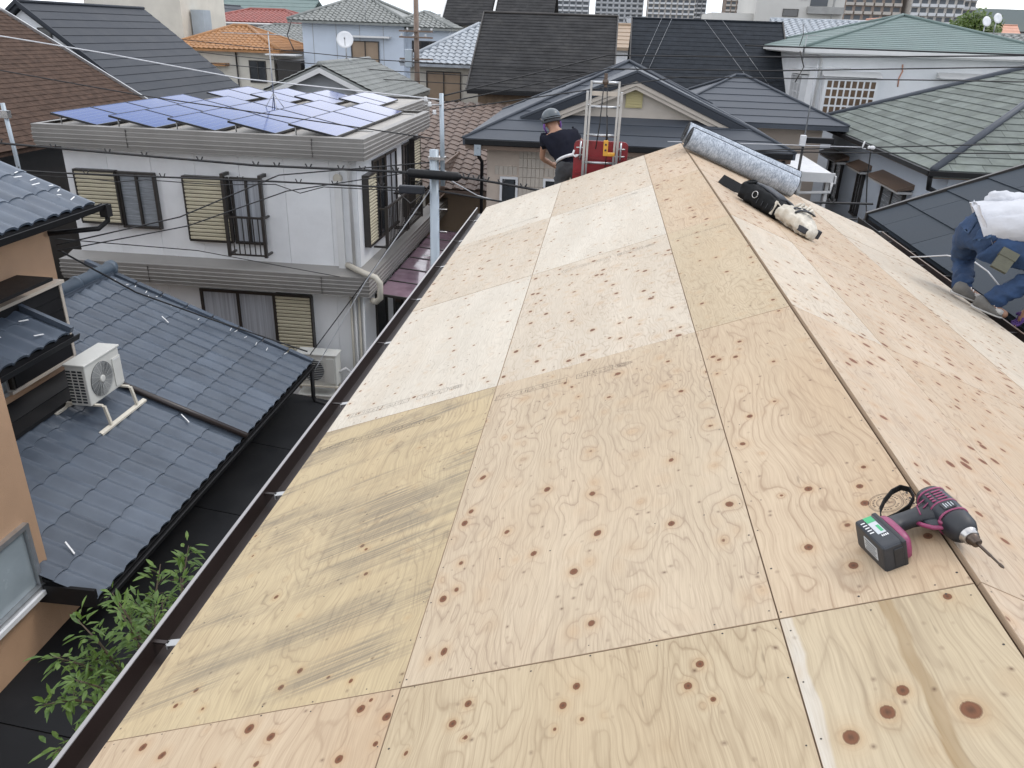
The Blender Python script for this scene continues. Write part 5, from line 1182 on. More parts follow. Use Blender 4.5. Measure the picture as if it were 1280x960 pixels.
def panel(x, y, z=-.70):
    p = inst(pm, 'panel', sa, V3(x, y, z), TM); q = bpy.data.objects.new('cell_glass', gm); COL.objects.link(q); q.parent = p
for k in range(5):
    x = -11.42+1.185*k
    for i in range(4): panel(x, 14.75+1.30*i)
    m = MB()
    for y in (14.95, 16.3, 17.6, 18.9, 19.8):
        m.tube([(x+.06, y, -.96), (x+.06, y, -.76)], .014, 6); m.tube([(x+.80, y, -.96), (x+.80, y, -.90)], .014, 6); m.box(x+.0, x+.9, y-.02, y+.02, -.965, -.945)
    stuff(m.build('mount', 'rail_alu', sa))
for k in range(4):
    for i in range(2): panel(-11.2+1.185*k, 20.75+1.30*i)
for y in (14.82, 16.2, 19.9): m = MB(); m.box(-11.6, -5.45, y-.02, y+.02, -.952, -.93); m.build('rail', 'rail_alu', sa)
# stacked condensers in front of the white house
for k, (z, lab) in enumerate(((-5.80, 'upper of two stacked beige air conditioner units below the white house wall'), (-6.72, 'lower of two stacked beige air conditioner units below the white house wall'))):
    u = thing('condenser_unit', lab, 'air conditioner', (-6.28, 14.4, z), 'stacked condensers')
    m = MB(); m.bbox(-6.72, -5.88, 14.22, 14.54, z, z+.66, .015); c_ = m.build('case', 'ac_white', u); m = MB(); m.bbox(-6.74, -5.86, 14.20, 14.56, z+.655, z+.69, .01); m.build('lid', 'ac_white', u)
    m = MB(); m.lathe((-6.38, 14.221, z+.33), (0, -1, 0), [(0, .24), (.004, .24), (.006, .2)], 32); m.build('fan_recess', 'ac_dark', c_)
    m = MB()
    for j in range(12): m.box(-6.62, -6.14, 14.205, 14.214, z+.10+j*.04, z+.108+j*.04)
    stuff(m.build('fan_grille', 'ac_grille', c_)); m = MB(); m.box(-6.08, -5.92, 14.20, 14.222, z+.06, z+.6); m.build('side_panel', 'ac_white', c_)
    m = MB()
    for x in (-6.68, -5.92): m.box(x-.02, x+.02, 14.24, 14.28, z-.12, z); m.box(x-.02, x+.02, 14.48, 14.52, z-.12, z)
    m.box(-6.75, -5.85, 14.19, 14.23, z-.04, z-.005); m.build('stand', 'ac_stand', u)
    m = MB(); m.tube([(-5.88, 14.4, z+.25), (-5.78, 14.5, z+.3), (-5.70, 14.7, z+.1), (-5.70, 14.8, z-.3)], .028, 8); m.build('hose', 'pipe_white', u)
# brown-purple polycarbonate canopy in the alley
cp = thing('canopy', 'purple-brown translucent canopy roof between the white house and the pole', 'canopy', (-4.8, 18, GZ))
for k in range(6):
    m = MB(); y = 15.05+.98*k; m.prism([(-5.22, y+.02, -4.02), (-3.5, y+.02, -4.16), (-3.5, y+.02, -4.168), (-5.22, y+.02, -4.028)], (0, .94, 0)); m.build('roof_sheet', 'purple_poly', cp)
for k in range(7): m = MB(); y = 15.05+.98*k; m.prism([(-5.23, y-.02, -4.002), (-3.48, y-.02, -4.145), (-3.48, y-.02, -4.19), (-5.23, y-.02, -4.05)], (0, .04, 0)); m.build('rafter', 'alu_dark', cp)
for y in (15.8, 18.3, 20.8): m = MB(); m.box(-3.57, -3.51, y-.03, y+.03, GZ, -4.18); m.build('post', 'alu_dark', cp)
m = MB(); m.box(-3.50, -3.42, 15.0, 20.95, -4.22, -4.14); m.build('front_beam', 'alu_dark', cp)
# ------------------------------------------------------------------ neighbouring houses
def hip(parent, x0, x1, y0, y1, z, s, mat, kind='course', pitch=.3, th=.02, planes='fl', piece=None, joined=True, wave=.26, amp=.03, over=0, ridge_mat=None, rr=.06, name='roof_course', seed=1, soffit='trim_white'):
    """hip roof over an eave rectangle: solid core, covering on the listed planes (f front, l left, r right), hip and ridge caps"""
    w_, d_ = x1-x0, y1-y0; ins = min(w_, d_)/2; L_ = ins*math.hypot(1, s); zt = z+ins*s
    c = [(x0, y0, z-.12), (x1, y0, z-.12), (x1, y1, z-.12), (x0, y1, z-.12), (x0, y0, z-.01), (x1, y0, z-.01), (x1, y1, z-.01), (x0, y1, z-.01)]
    if w_ >= d_: a, e = (x0+ins, y0+ins, zt-.01), (x1-ins, y0+ins, zt-.01); fc = [(4, 5, 9, 8), (6, 7, 8, 9), (7, 4, 8), (5, 6, 9)]
    else: a, e = (x0+ins, y0+ins, zt-.01), (x0+ins, y1-ins, zt-.01); fc = [(4, 5, 8), (6, 7, 9), (7, 4, 8, 9), (5, 6, 9, 8)]
    m = MB(); m.add(c+[a, e], [(0, 3, 2, 1), (0, 1, 5, 4), (1, 2, 6, 5), (2, 3, 7, 6), (3, 0, 4, 7)]+fc); core = m.build('roof', mat, parent)
    PLN = {'f': ((x0, y0, z), (1, 0, 0), (0, 1, s), w_), 'r': ((x1, y0, z), (0, 1, 0), (-1, 0, s), d_), 'l': ((x0, y0, z), (0, 1, 0), (1, 0, s), d_), 'b': ((x0, y1, z), (1, 0, 0), (0, -1, s), w_)}
    for k in planes:
        O, U, Vv, ww = PLN[k]; lim = lambda v, ww=ww: (min(v/L_*ins, ww/2), max(ww-v/L_*ins, ww/2))
        if kind == 'tile': stuff(tile_sheet(O, U, Vv, lim, L_, pitch, wave, amp, 6, th).build('roof_tiles', mat, core))
        else: slope_courses(core, mat, O, U, Vv, lim, L_, pitch, th, name, joined, piece, seed=seed, rand=.15 if piece else 0)
    rm = ridge_mat or mat; cn = [Vector(p)+V3(0, 0, .02+(amp if kind == 'tile' else 0)) for p in ((x0, y0, z), (x1, y0, z), (x1, y1, z), (x0, y1, z))]; A, E_ = Vector(a)+V3(0, 0, .05), Vector(e)+V3(0, 0, .05)
    legs = ((cn[0], A), (cn[1], E_), (cn[2], E_), (cn[3], A)) if w_ >= d_ else ((cn[0], A), (cn[1], A), (cn[2], E_), (cn[3], E_))
    for p, q in legs: m = MB(); m.tube([p, q], rr, 6); m.build('hip_cap', rm, core)
    if (A-E_).length > .1: m = MB(); m.tube([A, E_], rr*1.15, 6); m.build('ridge_cap', rm, core)
    return core
def gable(parent, x0, x1, y0, y1, z, ridge, along, mat, kind='course', pitch=.3, th=.02, sides='a', piece=None, joined=True, wave=.26, amp=.03, rr=.06, ridge_mat=None, name='roof_course', seed=1, thick=.12):
    """gable roof, eaves at z; along 'Y': ridge along Y, side 'a' faces +X, 'b' faces -X; along 'X': 'a' faces -Y, 'b' faces +Y"""
    m = MB()
    if along == 'Y':
        c = (x0+x1)/2; s = (ridge-z)/(c-x0); m.prism([(x0, y0, z), (c, y0, ridge), (x1, y0, z), (x1, y0, z-thick), (c, y0, ridge-thick), (x0, y0, z-thick)], (0, y1-y0, 0)); run = c-x0; ww = y1-y0
        PL_ = {'a': ((x1, y0, z), (0, 1, 0), (-1, 0, s)), 'b': ((x0, y0, z), (0, 1, 0), (1, 0, s))}; rl = [(c, y0, ridge+.03), (c, y1, ridge+.03)]
    else:
        c = (y0+y1)/2; s = (ridge-z)/(c-y0); m.prism([(x0, y0, z), (x0, c, ridge), (x0, y1, z), (x0, y1, z-thick), (x0, c, ridge-thick), (x0, y0, z-thick)], (x1-x0, 0, 0)); run = c-y0; ww = x1-x0
        PL_ = {'a': ((x0, y0, z), (1, 0, 0), (0, 1, s)), 'b': ((x0, y1, z), (1, 0, 0), (0, -1, s))}; rl = [(x0, c, ridge+.03), (x1, c, ridge+.03)]
    core = m.build('roof', mat, parent); L_ = run*math.hypot(1, s)
    for k in sides:
        O, U, Vv = PL_[k]
        if kind == 'tile': stuff(tile_sheet(O, U, Vv, lambda v: (0, ww), L_, pitch, wave, amp, 6, th).build('roof_tiles', mat, core))
        else: slope_courses(core, mat, O, U, Vv, lambda v: (0, ww), L_, pitch, th, name, joined, piece, seed=seed, rand=.12 if piece else 0)
    m = MB(); m.tube(rl, rr, 6); m.build('ridge_cap', ridge_mat or mat, core)
    return core

# --- grey metal hip roof with a decorative gable, straight ahead
gh = thing('grey_roof_house', 'cream house with grey metal hip roof and a small vented front gable', 'house', (0, 20, GZ))
b = MB(); b.box(-3.3, 2.7, 17.5, 23.2, GZ, -1.12); b.box(2.702, 5.0, 22.5, 26.2, GZ, -.98); b.build('wall', 'render_pinkish', gh)
ghr = hip(gh, -3.76, 3.13, 17.0, 23.9, -1.10, .44, 'metal_grey', pitch=.40, th=.018, planes='flr', joined=False, rr=.035)
hip(gh, .4, 5.5, 21.95, 26.8, -.97, .42, 'metal_grey', pitch=.36, th=.018, planes='fr', joined=False, rr=.035)
m = MB(); m.prism([(-2.30, 18.06, -.66), (1.92, 18.06, -.66), (-.19, 18.06, .17)], (0, .1, 0)); gw = m.build('gable_wall', 'trim_cream', gh)
for s, xe in ((-1, -2.62), (1, 2.24)):     # gable roof planes with dark outer and cream inner barge boards
    a = V3(-.19, 17.82, .30); e = V3(xe, 17.82, -.72); d = e-a; nn = V3(-d.z, 0, d.x).normalized(); nn = nn if nn.z > 0 else -nn
    m = MB(); m.prism([a, e, e+V3(0, 2.0 if False else .30, 0), V3(-.19, 20.1, .30)], nn*.05); m.build('gable_roof', 'metal_grey', ghr)
    m = MB(); m.obox(a+V3(0, -.03, -.01), d, V3(0, .03, 0), V3(0, 0, -.15)); m.build('barge_cap', 'metal_black', ghr)
    m = MB(); m.obox(a+V3(0, .0, -.17), d*.985, V3(0, .05, 0), V3(0, 0, -.09)); m.obox(a+V3(0, .03, -.27), d*.97, V3(0, .05, 0), V3(0, 0, -.07)); m.build('barge_board', 'trim_cream', ghr)
GW = Wall((0, 18.06, 0), (1, 0, 0), (0, -1, 0)); m = MB(); GW.box(m, -.38, -.02, -.42, .0, 0, .04); vn = m.build('gable_vent', 'vent_yellow', gw)
for k in range(7): m = MB(); GW.box(m, -.35, -.05, -.395+k*.055, -.365+k*.055, .04, .055); m.build('louvre', 'vent_yellow', vn)
m = MB(); m.box(-3.70, 3.06, 16.93, 17.0, -1.20, -1.10); m.build('eave_gutter', 'gutter_black', gh)
m = MB(); m.box(-3.66, 3.02, 17.02, 17.5, -1.26, -1.20); m.box(-3.70, 3.05, 17.0, 17.03, -1.30, -1.16); m.build('eave_board', 'trim_brown', gh)
FWg = Wall((0, 17.5, 0), (1, 0, 0), (0, -1, 0))
for (u0, u1) in ((-3.0, -2.60), (-2.04, -1.35), (.2, 1.0)): window(gh, FWg, u0, u1, -3.05, -1.92, 'alu_white', 'glass', 1, bar=.05)
m = MB()
for i in range(6):
    for k in range(11):
        m2 = MB(); FWg.box(m2, -2.585+i*.092, -2.501+i*.092, -1.50-k*.205, -1.305-k*.205, 0, .025); m2.build('accent_tile', 'trim_cream', gh)
for (u, n_) in ((-3.12, 5), (-2.02, 8)):
    for i in range(n_): m2 = MB(); FWg.box(m2, u+i*.1, u+.088+i*.1, -1.88, -1.70, 0, .02); m2.build('accent_tile', 'trim_cream', gh)
m = MB(); m.tube([(-3.42, 16.95, -1.25), (-3.42, 17.05, -1.45), (-3.40, 17.42, -1.62), (-3.40, 17.42, GZ)], .04, 8); m.build('downpipe', 'gutter_black', gh)
m = MB(); m.box(-3.50, -3.36, 16.92, 17.02, -1.42, -1.2); m.build('rain_head', 'pole_steel', gh)
m = MB(); m.tube([(2.9, 16.95, -1.25), (2.9, 17.05, -1.45), (2.78, 17.42, -1.7), (2.78, 17.42, GZ)], .04, 8); m.build('downpipe', 'gutter_black', gh)

# --- dark weathered shingle roof behind it
dh = thing('weathered_roof_house', 'brown tiled house under a steep weathered dark shingle roof', 'house', (-3.1, 33, GZ))
b = MB(); gable_body(b, -5.35, -.85, 29.5, 36.5, GZ, -1.0, 1.35, 'X'); b.build('wall', 'brick_brown', dh)
gable(dh, -5.68, -.55, 29.0, 37.0, -.90, 1.62, 'X', 'shingle_dark', pitch=.20, th=.016, piece=.9, rr=.05, ridge_mat='alu_dark')
m = MB(); m.box(-5.66, -.57, 28.93, 29.0, -1.04, -.93); m.build('eave_gutter', 'gutter_black', dh)
for x in (-5.72, -.57):
    m = MB(); m.prism([(x, 28.95, -.98), (x, 33, 1.58), (x, 33, 1.68), (x, 28.95, -.86)], (.05, 0, 0)); m.build('verge_trim', 'alu_dark', dh)
BW = Wall((0, 29.5, 0), (1, 0, 0), (0, -1, 0))
for i in range(8):
    for k in range(4): m = MB(); BW.box(m, -5.35+i*.57, -4.80+i*.57, -1.42-k*.36, -1.07-k*.36, 0, .02); m.build('wall_tile', 'brick_brown', dh)
# --- black shingle roof beside it
bh = thing('black_roof_house', 'white house under a plain black shingle roof with lightning wires', 'house', (2.9, 35, GZ))
b = MB(); gable_body(b, .35, 5.6, 31.5, 38.5, GZ, -1.15, 1.35, 'X'); b.build('wall', 'render_white', bh)
gable(bh, .03, 5.95, 31.0, 39.0, -1.0, 1.62, 'X', 'shingle_black', pitch=.28, th=.012, piece=1.0, rr=.04)
for k, (xa, xb) in enumerate(((1.2, .2), (1.6, .55), (2.9, 4.6), (3.6, 5.2))): m = MB(); m.tube([(xa, 34.9, 1.66), (xb, 31.6, -.55)], .006, 5); m.build('wire', 'antenna', bh)
for x in (.0, 5.93): m = MB(); m.prism([(x, 30.95, -1.05), (x, 35, 1.57), (x, 35, 1.68), (x, 30.95, -.94)], (.05, 0, 0)); m.build('verge_trim', 'alu_dark', bh)
m = MB(); m.box(.1, 5.9, 30.93, 31.0, -1.12, -1.02); m.build('eave_gutter', 'gutter_black', bh)

# --- kawara gable house behind the solar panels
kh = thing('kawara_gable_house', 'low house with grey-green kawara gable roof behind the solar panels', 'house', (-10.3, 30, GZ))
b = MB(); gable_body(b, -12.3, -8.3, 27.5, 32.6, GZ, -1.30, -.42); b.build('wall', 'render_grey', kh)
gable(kh, -12.75, -7.85, 27.0, 33.0, -1.30, -.22, 'Y', 'kawara_grey', 'tile', .26, .03, 'ab', wave=.27, amp=.03, rr=.10)
for s in (-1, 1): m = MB(); m.obox((-10.3, 26.97, -.30), (s*2.42, 0, -1.07), (0, .05, 0), (0, 0, -.16)); m.build('barge_board', 'trim_white', kh)
# --- pale kawara hip roof, white walls, brown shutters
ph = thing('pale_kawara_house', 'white house with pale grey kawara hip roof and brown closed shutters', 'house', (-7, 40, GZ))
b = MB(); b.box(-9.7, -4.3, 37.5, 42.7, GZ, -.5); b.build('wall', 'render_cream', ph)
hip(ph, -10.05, -3.8, 37.0, 43.2, -.44, .54, 'kawara_pale', 'tile', .30, .035, 'fl', wave=.30, amp=.035, rr=.10)
PWl = Wall((0, 37.5, 0), (1, 0, 0), (0, -1, 0)); f_ = window(ph, PWl, -8.95, -7.35, -2.05, -.75, 'alu_dark', 'shutter_brown', 2, proud=.08)
m = MB(); m.lathe((-6.85, 37.49, -1.0), (0, -1, 0), [(0, .10), (.08, .10), (.12, .04)], 16); m.build('alarm_bell', 'kawara_red', ph)
m = MB(); m.box(-9.7, -4.3, 37.3, 37.5, -3.55, -3.35); m.build('ledge', 'trim_white', ph)
# --- tall light blue house with kawara hip roof
lb = thing('light_blue_house', 'tall light blue house with grey-green kawara hip roof', 'house', (-15, 49, GZ))
b = MB(); b.box(-18.0, -12.2, 46.6, 52, GZ, 1.15); b.box(-12.198, -9.8, 47.4, 52, GZ, 1.0); b.build('wall', 'render_blue', lb)
hip(lb, -18.6, -11.7, 46.0, 52.6, 1.18, .42, 'kawara_grey', 'tile', .30, .035, 'fl', wave=.30, amp=.035, rr=.10)
hip(lb, -13.5, -9.5, 46.9, 52.4, 1.02, .40, 'kawara_grey', 'tile', .30, .035, 'fr', wave=.30, amp=.035, rr=.09)
LW = Wall((0, 46.6, 0), (1, 0, 0), (0, -1, 0)); window(lb, LW, -15.2, -13.6, -1.0, .25, 'alu_dark', 'shutter_brown', 2, proud=.1); m = MB(); LW.box(m, -15.4, -12.9, .42, .52, 0, .5); m.build('hood', 'trim_white', lb)
LW2 = Wall((0, 47.4, 0), (1, 0, 0), (0, -1, 0)); window(lb, LW2, -11.9, -10.4, -.6, .35, 'alu_dark', 'glass', 3)
for k in range(4): m = MB(); LW.box(m, -17.4+k*1.35, -17.38+k*1.35, -5, 1.1, .001, .012); m.build('wall_joint', 'fascia_grey', lb)
# --- orange, red and other far roofs on the left
oh = thing('orange_tile_house', 'cream house with orange clay tile roof behind the black metal roof', 'house', (-22.5, 49, GZ))
b = MB(); b.box(-25.4, -19.9, 46.8, 51.5, GZ, -.5); b.build('wall', 'render_cream', oh)
hip(oh, -26.2, -19.3, 46.2, 52.2, -.45, .40, 'kawara_orange', 'tile', .32, .03, 'fr', wave=.30, amp=.03, rr=.10)
OW = Wall((0, 46.8, 0), (1, 0, 0), (0, -1, 0)); window(oh, OW, -21.4, -20.4, -2.2, -1.0, 'alu_dark', 'glass', 2); m = MB(); OW.box(m, -24.5, -22.6, -1.35, -1.2, 0, .6); m.build('hood', 'kawara_orange', oh)
m = MB(); m.tube([(-22.1, 46.7, -.6), (-22.1, 46.7, -5)], .05, 6); m.build('downpipe', 'alu_dark', oh)
og = thing('grey_tile_cottage', 'small house with pale grey tiles between the orange roof and the blue house', 'house', (-23, 55, GZ)); b = MB(); b.box(-26, -18.6, 54, 59, GZ, -.2); b.build('wall', 'render_grey', og); hip(og, -26.6, -18.0, 53.5, 59.5, -.15, .34, 'kawara_grey', 'tile', .32, .03, 'fr', wave=.32, amp=.03, rr=.09)
oc = thing('canopy_yard_house', 'dim house with pale balcony canopy beside the light blue house', 'house', (-19, 47, GZ)); b = MB(); b.box(-19.6, -18.2, 46.5, 49, GZ, -.9); b.build('wall', 'alu_dark', oc); m = MB(); m.box(-19.9, -18.1, 45.6, 46.6, -.65, -.58); m.build('balcony_canopy', 'trim_white', oc)
rh = thing('red_roof_house', 'white house with dark red tiled hip roof, far left', 'house', (-27.5, 65, GZ)); b = MB(); b.box(-31.2, -23.7, 62.6, 67.4, GZ, .95); b.build('wall', 'render_white', rh); hip(rh, -31.9, -23.0, 62.0, 68.0, 1.0, .30, 'kawara_red', 'tile', .34, .03, 'fr', wave=.34, amp=.03, rr=.10)
m = MB(); m.tube([(-31.7, 61.9, .9), (-23.2, 61.9, .9)], .07, 6); m.build('eave_gutter', 'trim_white', rh)
th_ = thing('grey_gable_house', 'far house with grey-green sheet roof and white gable, top left', 'house', (-36, 88, GZ)); b = MB(); gable_body(b, -44, -32, 84, 92, GZ, 1.2, 3.2, 'X'); b.build('wall', 'render_white', th_); gable(th_, -45, -31.2, 83.2, 92.8, 1.1, 3.3, 'X', 'metal_green', pitch=.9, th=.03); 
th2 = thing('salmon_roof_house', 'far house with plain salmon pink roof near the horizon', 'house', (-29, 100, GZ)); b = MB(); b.box(-34, -26.5, 97, 104, GZ, 1.4); b.build('wall', 'render_cream', th2); hip(th2, -34.6, -26, 96.4, 104.6, 1.3, .32, 'tile_salmon', pitch=.6, th=.03, planes='f', rr=.1)
th3 = thing('white_flat_block', 'pale flat roofed block behind the black metal roof', 'building', (-27, 52, GZ)); b = MB(); b.box(-33, -26.8, 50, 56, GZ, 2.6); b.build('wall', 'render_cream', th3); m = MB(); m.box(-26.7, -25.9, 51, 52, -.5, 1.6); m.build('tank', 'pole_steel', th3); m = MB(); m.box(-33.1, -26.7, 49.9, 56.1, 2.6, 2.75); m.build('parapet', 'trim_white', th3)
th4 = thing('dark_gable_house', 'far house with navy gable roof beside the grey-green sheet roof', 'house', (-34, 74, GZ)); b = MB(); gable_body(b, -37, -32.5, 70, 76, GZ, .9, 2.2, 'Y'); b.build('wall', 'render_cream', th4); gable(th4, -37.6, -31.9, 69.5, 76.5, .8, 2.3, 'Y', 'metal_black', pitch=.6, th=.03, sides='ab')
# --- dark roofed cream house, top centre
tcx = thing('twin_roof_house', 'cream house with two steep dark shingle roofs, top centre', 'house', (-7.5, 54, GZ)); b = MB(); b.box(-10.5, -4.5, 51, 57, GZ, 1.45); b.build('wall', 'render_cream', tcx)
gable(tcx, -10.9, -7.95, 50.5, 57.5, 1.35, 3.6, 'X', 'shingle_dark', pitch=.30, th=.02, rr=.08); gable(tcx, -7.70, -4.2, 50.5, 57.5, 1.35, 3.6, 'X', 'shingle_dark', pitch=.30, th=.02, rr=.08)
for x in (-10.95, -7.86): m = MB(); m.prism([(x, 50.4, 1.28), (x, 54, 3.56), (x, 54, 3.7), (x, 50.4, 1.42)], (.12, 0, 0)); m.build('verge_trim', 'trim_white', tcx)
TW = Wall((0, 51, 0), (1, 0, 0), (0, -1, 0)); window(tcx, TW, -10.2, -8.8, -.3, .75, 'trim_brown', 'glass', 2)
# --- brown shingle roof and black metal roof, left
brn = thing('brown_shingle_house', 'house with brown asphalt shingle roof at the left edge', 'house', (-17, 18, GZ))
b = MB(); b.prism([(-21, 10.5, GZ), (-15.0, 10.5, GZ), (-15.0, 10.5, -1.75), (-19.75, 10.5, .95), (-21, 10.5, .3)], (0, 14.0, 0)); b.build('wall', 'alu_dark', brn)
bs = .57; bl = math.hypot(1, bs); b = MB(); b.prism([(-14.55, 10, -1.90), (-19.9, 10, 1.15), (-22.5, 10, -.3), (-22.5, 10, -.42), (-19.9, 10, 1.03), (-14.55, 10, -2.02)], (0, 15, 0)); brr = b.build('roof', 'shingle_brown', brn)
slope_courses(brr, 'shingle_brown', (-14.5, 10, -1.905), (0, 1, 0), (-1, 0, bs), lambda v: (0, 15.0), 5.35*bl, .205, .014, 'shingles', True, .33, seed=8, rand=.3)
m = MB(); m.obox((-14.5, 25.0, -1.93), (-5.4, 0, 3.08), (0, .06, 0), (0, 0, .13)); m.build('verge_trim', 'alu_silver', brn)
blk = thing('black_metal_house', 'white house with a large black metal gable roof behind the brown shingles', 'house', (-21, 32, GZ))
b = MB(); gable_body(b, -25.2, -17.5, 28.22, 35.8, GZ, -1.74, 1.16, 'Y', -21.35); b.build('wall', 'render_white', blk)
BS = .753; BLn = math.hypot(1, BS)
b = MB(); b.prism([(-17.0, 28, -1.90), (-21.35, 28, 1.375), (-25.7, 28, -1.90), (-25.7, 28, -2.05), (-21.35, 28, 1.22), (-17.0, 28, -2.05)], (0, 8.2, 0)); blr = b.build('roof', 'metal_black', blk)
slope_courses(blr, 'metal_black', (-16.96, 28, -1.92), (0, 1, 0), (-1, 0, BS), lambda v: (0, 8.2), 4.37*BLn, .42, .02, 'roof_course', False)
m = MB(); m.obox((-16.96, 27.93, -1.97), (-4.39, 0, 3.305), (0, .07, 0), (0, 0, .14)); m.build('verge_trim', 'metal_black', blk); m = MB(); m.obox((-21.35, 27.93, 1.34), (-4.39, 0, -3.305), (0, .07, 0), (0, 0, .14)); m.build('verge_trim', 'metal_black', blk)
GB = Wall((0, 28.22, 0), (1, 0, 0), (0, -1, 0)); window(blk, GB, -20.9, -20.4, .05, .6, 'alu_dark', 'glass', 1, name='vent_window'); window(blk, GB, -18.9, -18.3, -1.35, -.95, 'alu_dark', 'glass', 1, name='vent_window')
m = MB(); m.tube([(-21.35, 28, 1.42), (-21.35, 36.2, 1.42)], .06, 6); m.build('ridge_cap', 'metal_black', blk)
# --- brown tile roof seen past the pole
bt = thing('brown_tile_house', 'low house with brown tiled roof seen behind the utility pole', 'house', (-6, 26, GZ)); b = MB(); b.box(-5.9, -3.9, 23, 34, GZ, -3.2); b.build('wall', 'shutter_brown', bt)
m = MB(); m.prism([(-8, 22.3, -3.2), (-8, 29, -1.40), (-8, 34, -3.0), (-8, 34, -3.1), (-8, 29, -1.5), (-8, 22.3, -3.3)], (4.2, 0, 0)); r_ = m.build('roof', 'kawara_brown', bt)
stuff(tile_sheet((-8, 22.3, -3.18), (1, 0, 0), (0, 6.7, 1.8), lambda v: (0, 4.2), math.hypot(6.7, 1.8), .34, .34, .03, 6, .03).build('roof_tiles', 'kawara_brown', r_))
RR = Wall((-5.3, 0, 0), (0, 1, 0), (1, 0, 0)); railing(wh, RR, 20.6, 24.6, -3.30, -2.45, 22, .12, 'trim_brown')
# --- green metal hip roof, white walls
grn = thing('green_roof_house', 'white house with a wide pale green metal hip roof', 'house', (9.2, 31, GZ))
b = MB(); b.box(5.75, 12.6, 27.5, 34.6, GZ, .82); b.build('wall', 'render_white', grn)
hip(grn, 5.15, 13.2, 27.0, 35.2, .84, .265, 'metal_green', pitch=.22, th=.014, planes='fl', joined=True, rr=.05)
m = MB(); m.box(5.12, 13.2, 26.94, 27.0, .70, .82); m.box(5.10, 5.15, 26.94, 35.2, .70, .82); m.build('eave_gutter', 'trim_white', grn); m = MB(); m.box(5.2, 13.1, 27.0, 27.5, .66, .70); m.box(5.2, 5.75, 27.5, 35.1, .66, .70); m.build('soffit', 'trim_white', grn)
GN = Wall((0, 27.5, 0), (1, 0, 0), (0, -1, 0)); bay = MB(); GN.box(bay, 6.0, 7.62, -1.15, .02, .0, .30); byo = bay.build('bay_window', 'alu_white', grn)
for i in range(8):
    for k in range(4): m = MB(); GN.box(m, 6.09+i*.19, 6.225+i*.19, -1.05+k*.255, -.85+k*.255, .30, .305); m.build('pane', 'glass_warm', byo)
m = MB(); m.prism([GN.p(5.92, .04, 0), GN.p(5.92, .04, .42), GN.p(5.92, .20, 0)], (1.78, 0, 0)); m.build('bay_hood', 'trim_white', byo); m = MB(); GN.box(m, 5.9, 7.7, -1.22, -1.15, 0, .36); m.build('bay_sill', 'trim_white', byo)
m = MB(); m.prism([GN.p(9.4, .10, 0), GN.p(9.4, .10, .42), GN.p(9.4, .26, 0)], (1.7, 0, 0)); m.build('bay_hood', 'trim_white', grn)
m = MB(); m.tube([(8.32, 27.49, .45), (8.36, 27.485, .25), (8.30, 27.49, .05), (8.32, 27.49, -.2)], .025, 5); m.build('rust_stain', 'tile_salmon', grn)
GL = Wall((5.75, 0, 0), (0, 1, 0), (-1, 0, 0)); window(grn, GL, 28.4, 30.0, -1.1, .0, 'alu_white', 'glass', 3, proud=.2, name='side_bay', vmull=5, hmull=3); m = MB(); m.box(5.45, 5.75, 28.3, 30.1, .04, .14); m.build('side_bay_hood', 'trim_white', grn)
m = MB(); m.tube([(5.7, 27.3, .66), (5.85, 27.46, .5), (5.85, 27.46, -5)], .045, 8); m.build('downpipe', 'trim_white', grn)
# --- mossy shingle hip roof
mo = thing('mossy_roof_house', 'grey house with large mossy grey-green shingle hip roof on the right', 'house', (10, 21, GZ))
b = MB(); b.box(6.0, 13.6, 16.5, 25.2, GZ, -1.2); b.build('wall', 'render_blue', mo)
hip(mo, 5.45, 14.2, 15.95, 25.75, -1.15, .44, 'shingle_moss', pitch=.262, th=.020, planes='fl', piece=.60, joined=False, rr=.075, ridge_mat='metal_grey', name='shingle', seed=3)
m = MB(); m.box(5.36, 5.45, 15.9, 25.8, -1.24, -1.15); m.box(5.36, 14.2, 15.86, 15.95, -1.24, -1.15); m.build('eave_gutter', 'gutter_black', mo)
m = MB(); m.box(5.5, 6.0, 16.0, 25.7, -1.30, -1.27); m.box(6.0, 14.1, 16.0, 16.5, -1.30, -1.27); m.build('soffit', 'trim_brown', mo)
ML = Wall((6.0, 0, 0), (0, 1, 0), (-1, 0, 0))
for (y0, y1, zz, d_) in ((23.2, 25.0, -1.95, .36), (21.2, 22.2, -1.90, .30), (18.2, 20.2, -1.86, .36)):
    m = MB(); m.prism([ML.p(y0-.1, zz+.10, 0), ML.p(y0-.1, zz-.02, d_), ML.p(y0-.1, zz-.06, d_), ML.p(y0-.1, zz+.0, 0)], (0, y1-y0+.2, 0)); hd = m.build('window_hood', 'trim_brown', mo)
    m = MB(); ML.box(m, y0-.05, y1+.05, zz-.12, zz-.065, 0, d_-.05); m.build('hood_box', 'trim_white', hd)
    window(mo, ML, y0+.25, y1-.25, zz-1.25, zz-.16, 'alu_dark', 'glass_blinds', 2, proud=.08)
m = MB(); m.tube([(5.42, 15.95, -1.26), (5.5, 16.1, -1.5), (5.92, 16.45, -1.65), (5.92, 16.45, GZ)], .05, 8); m.build('downpipe', 'gutter_black', mo)
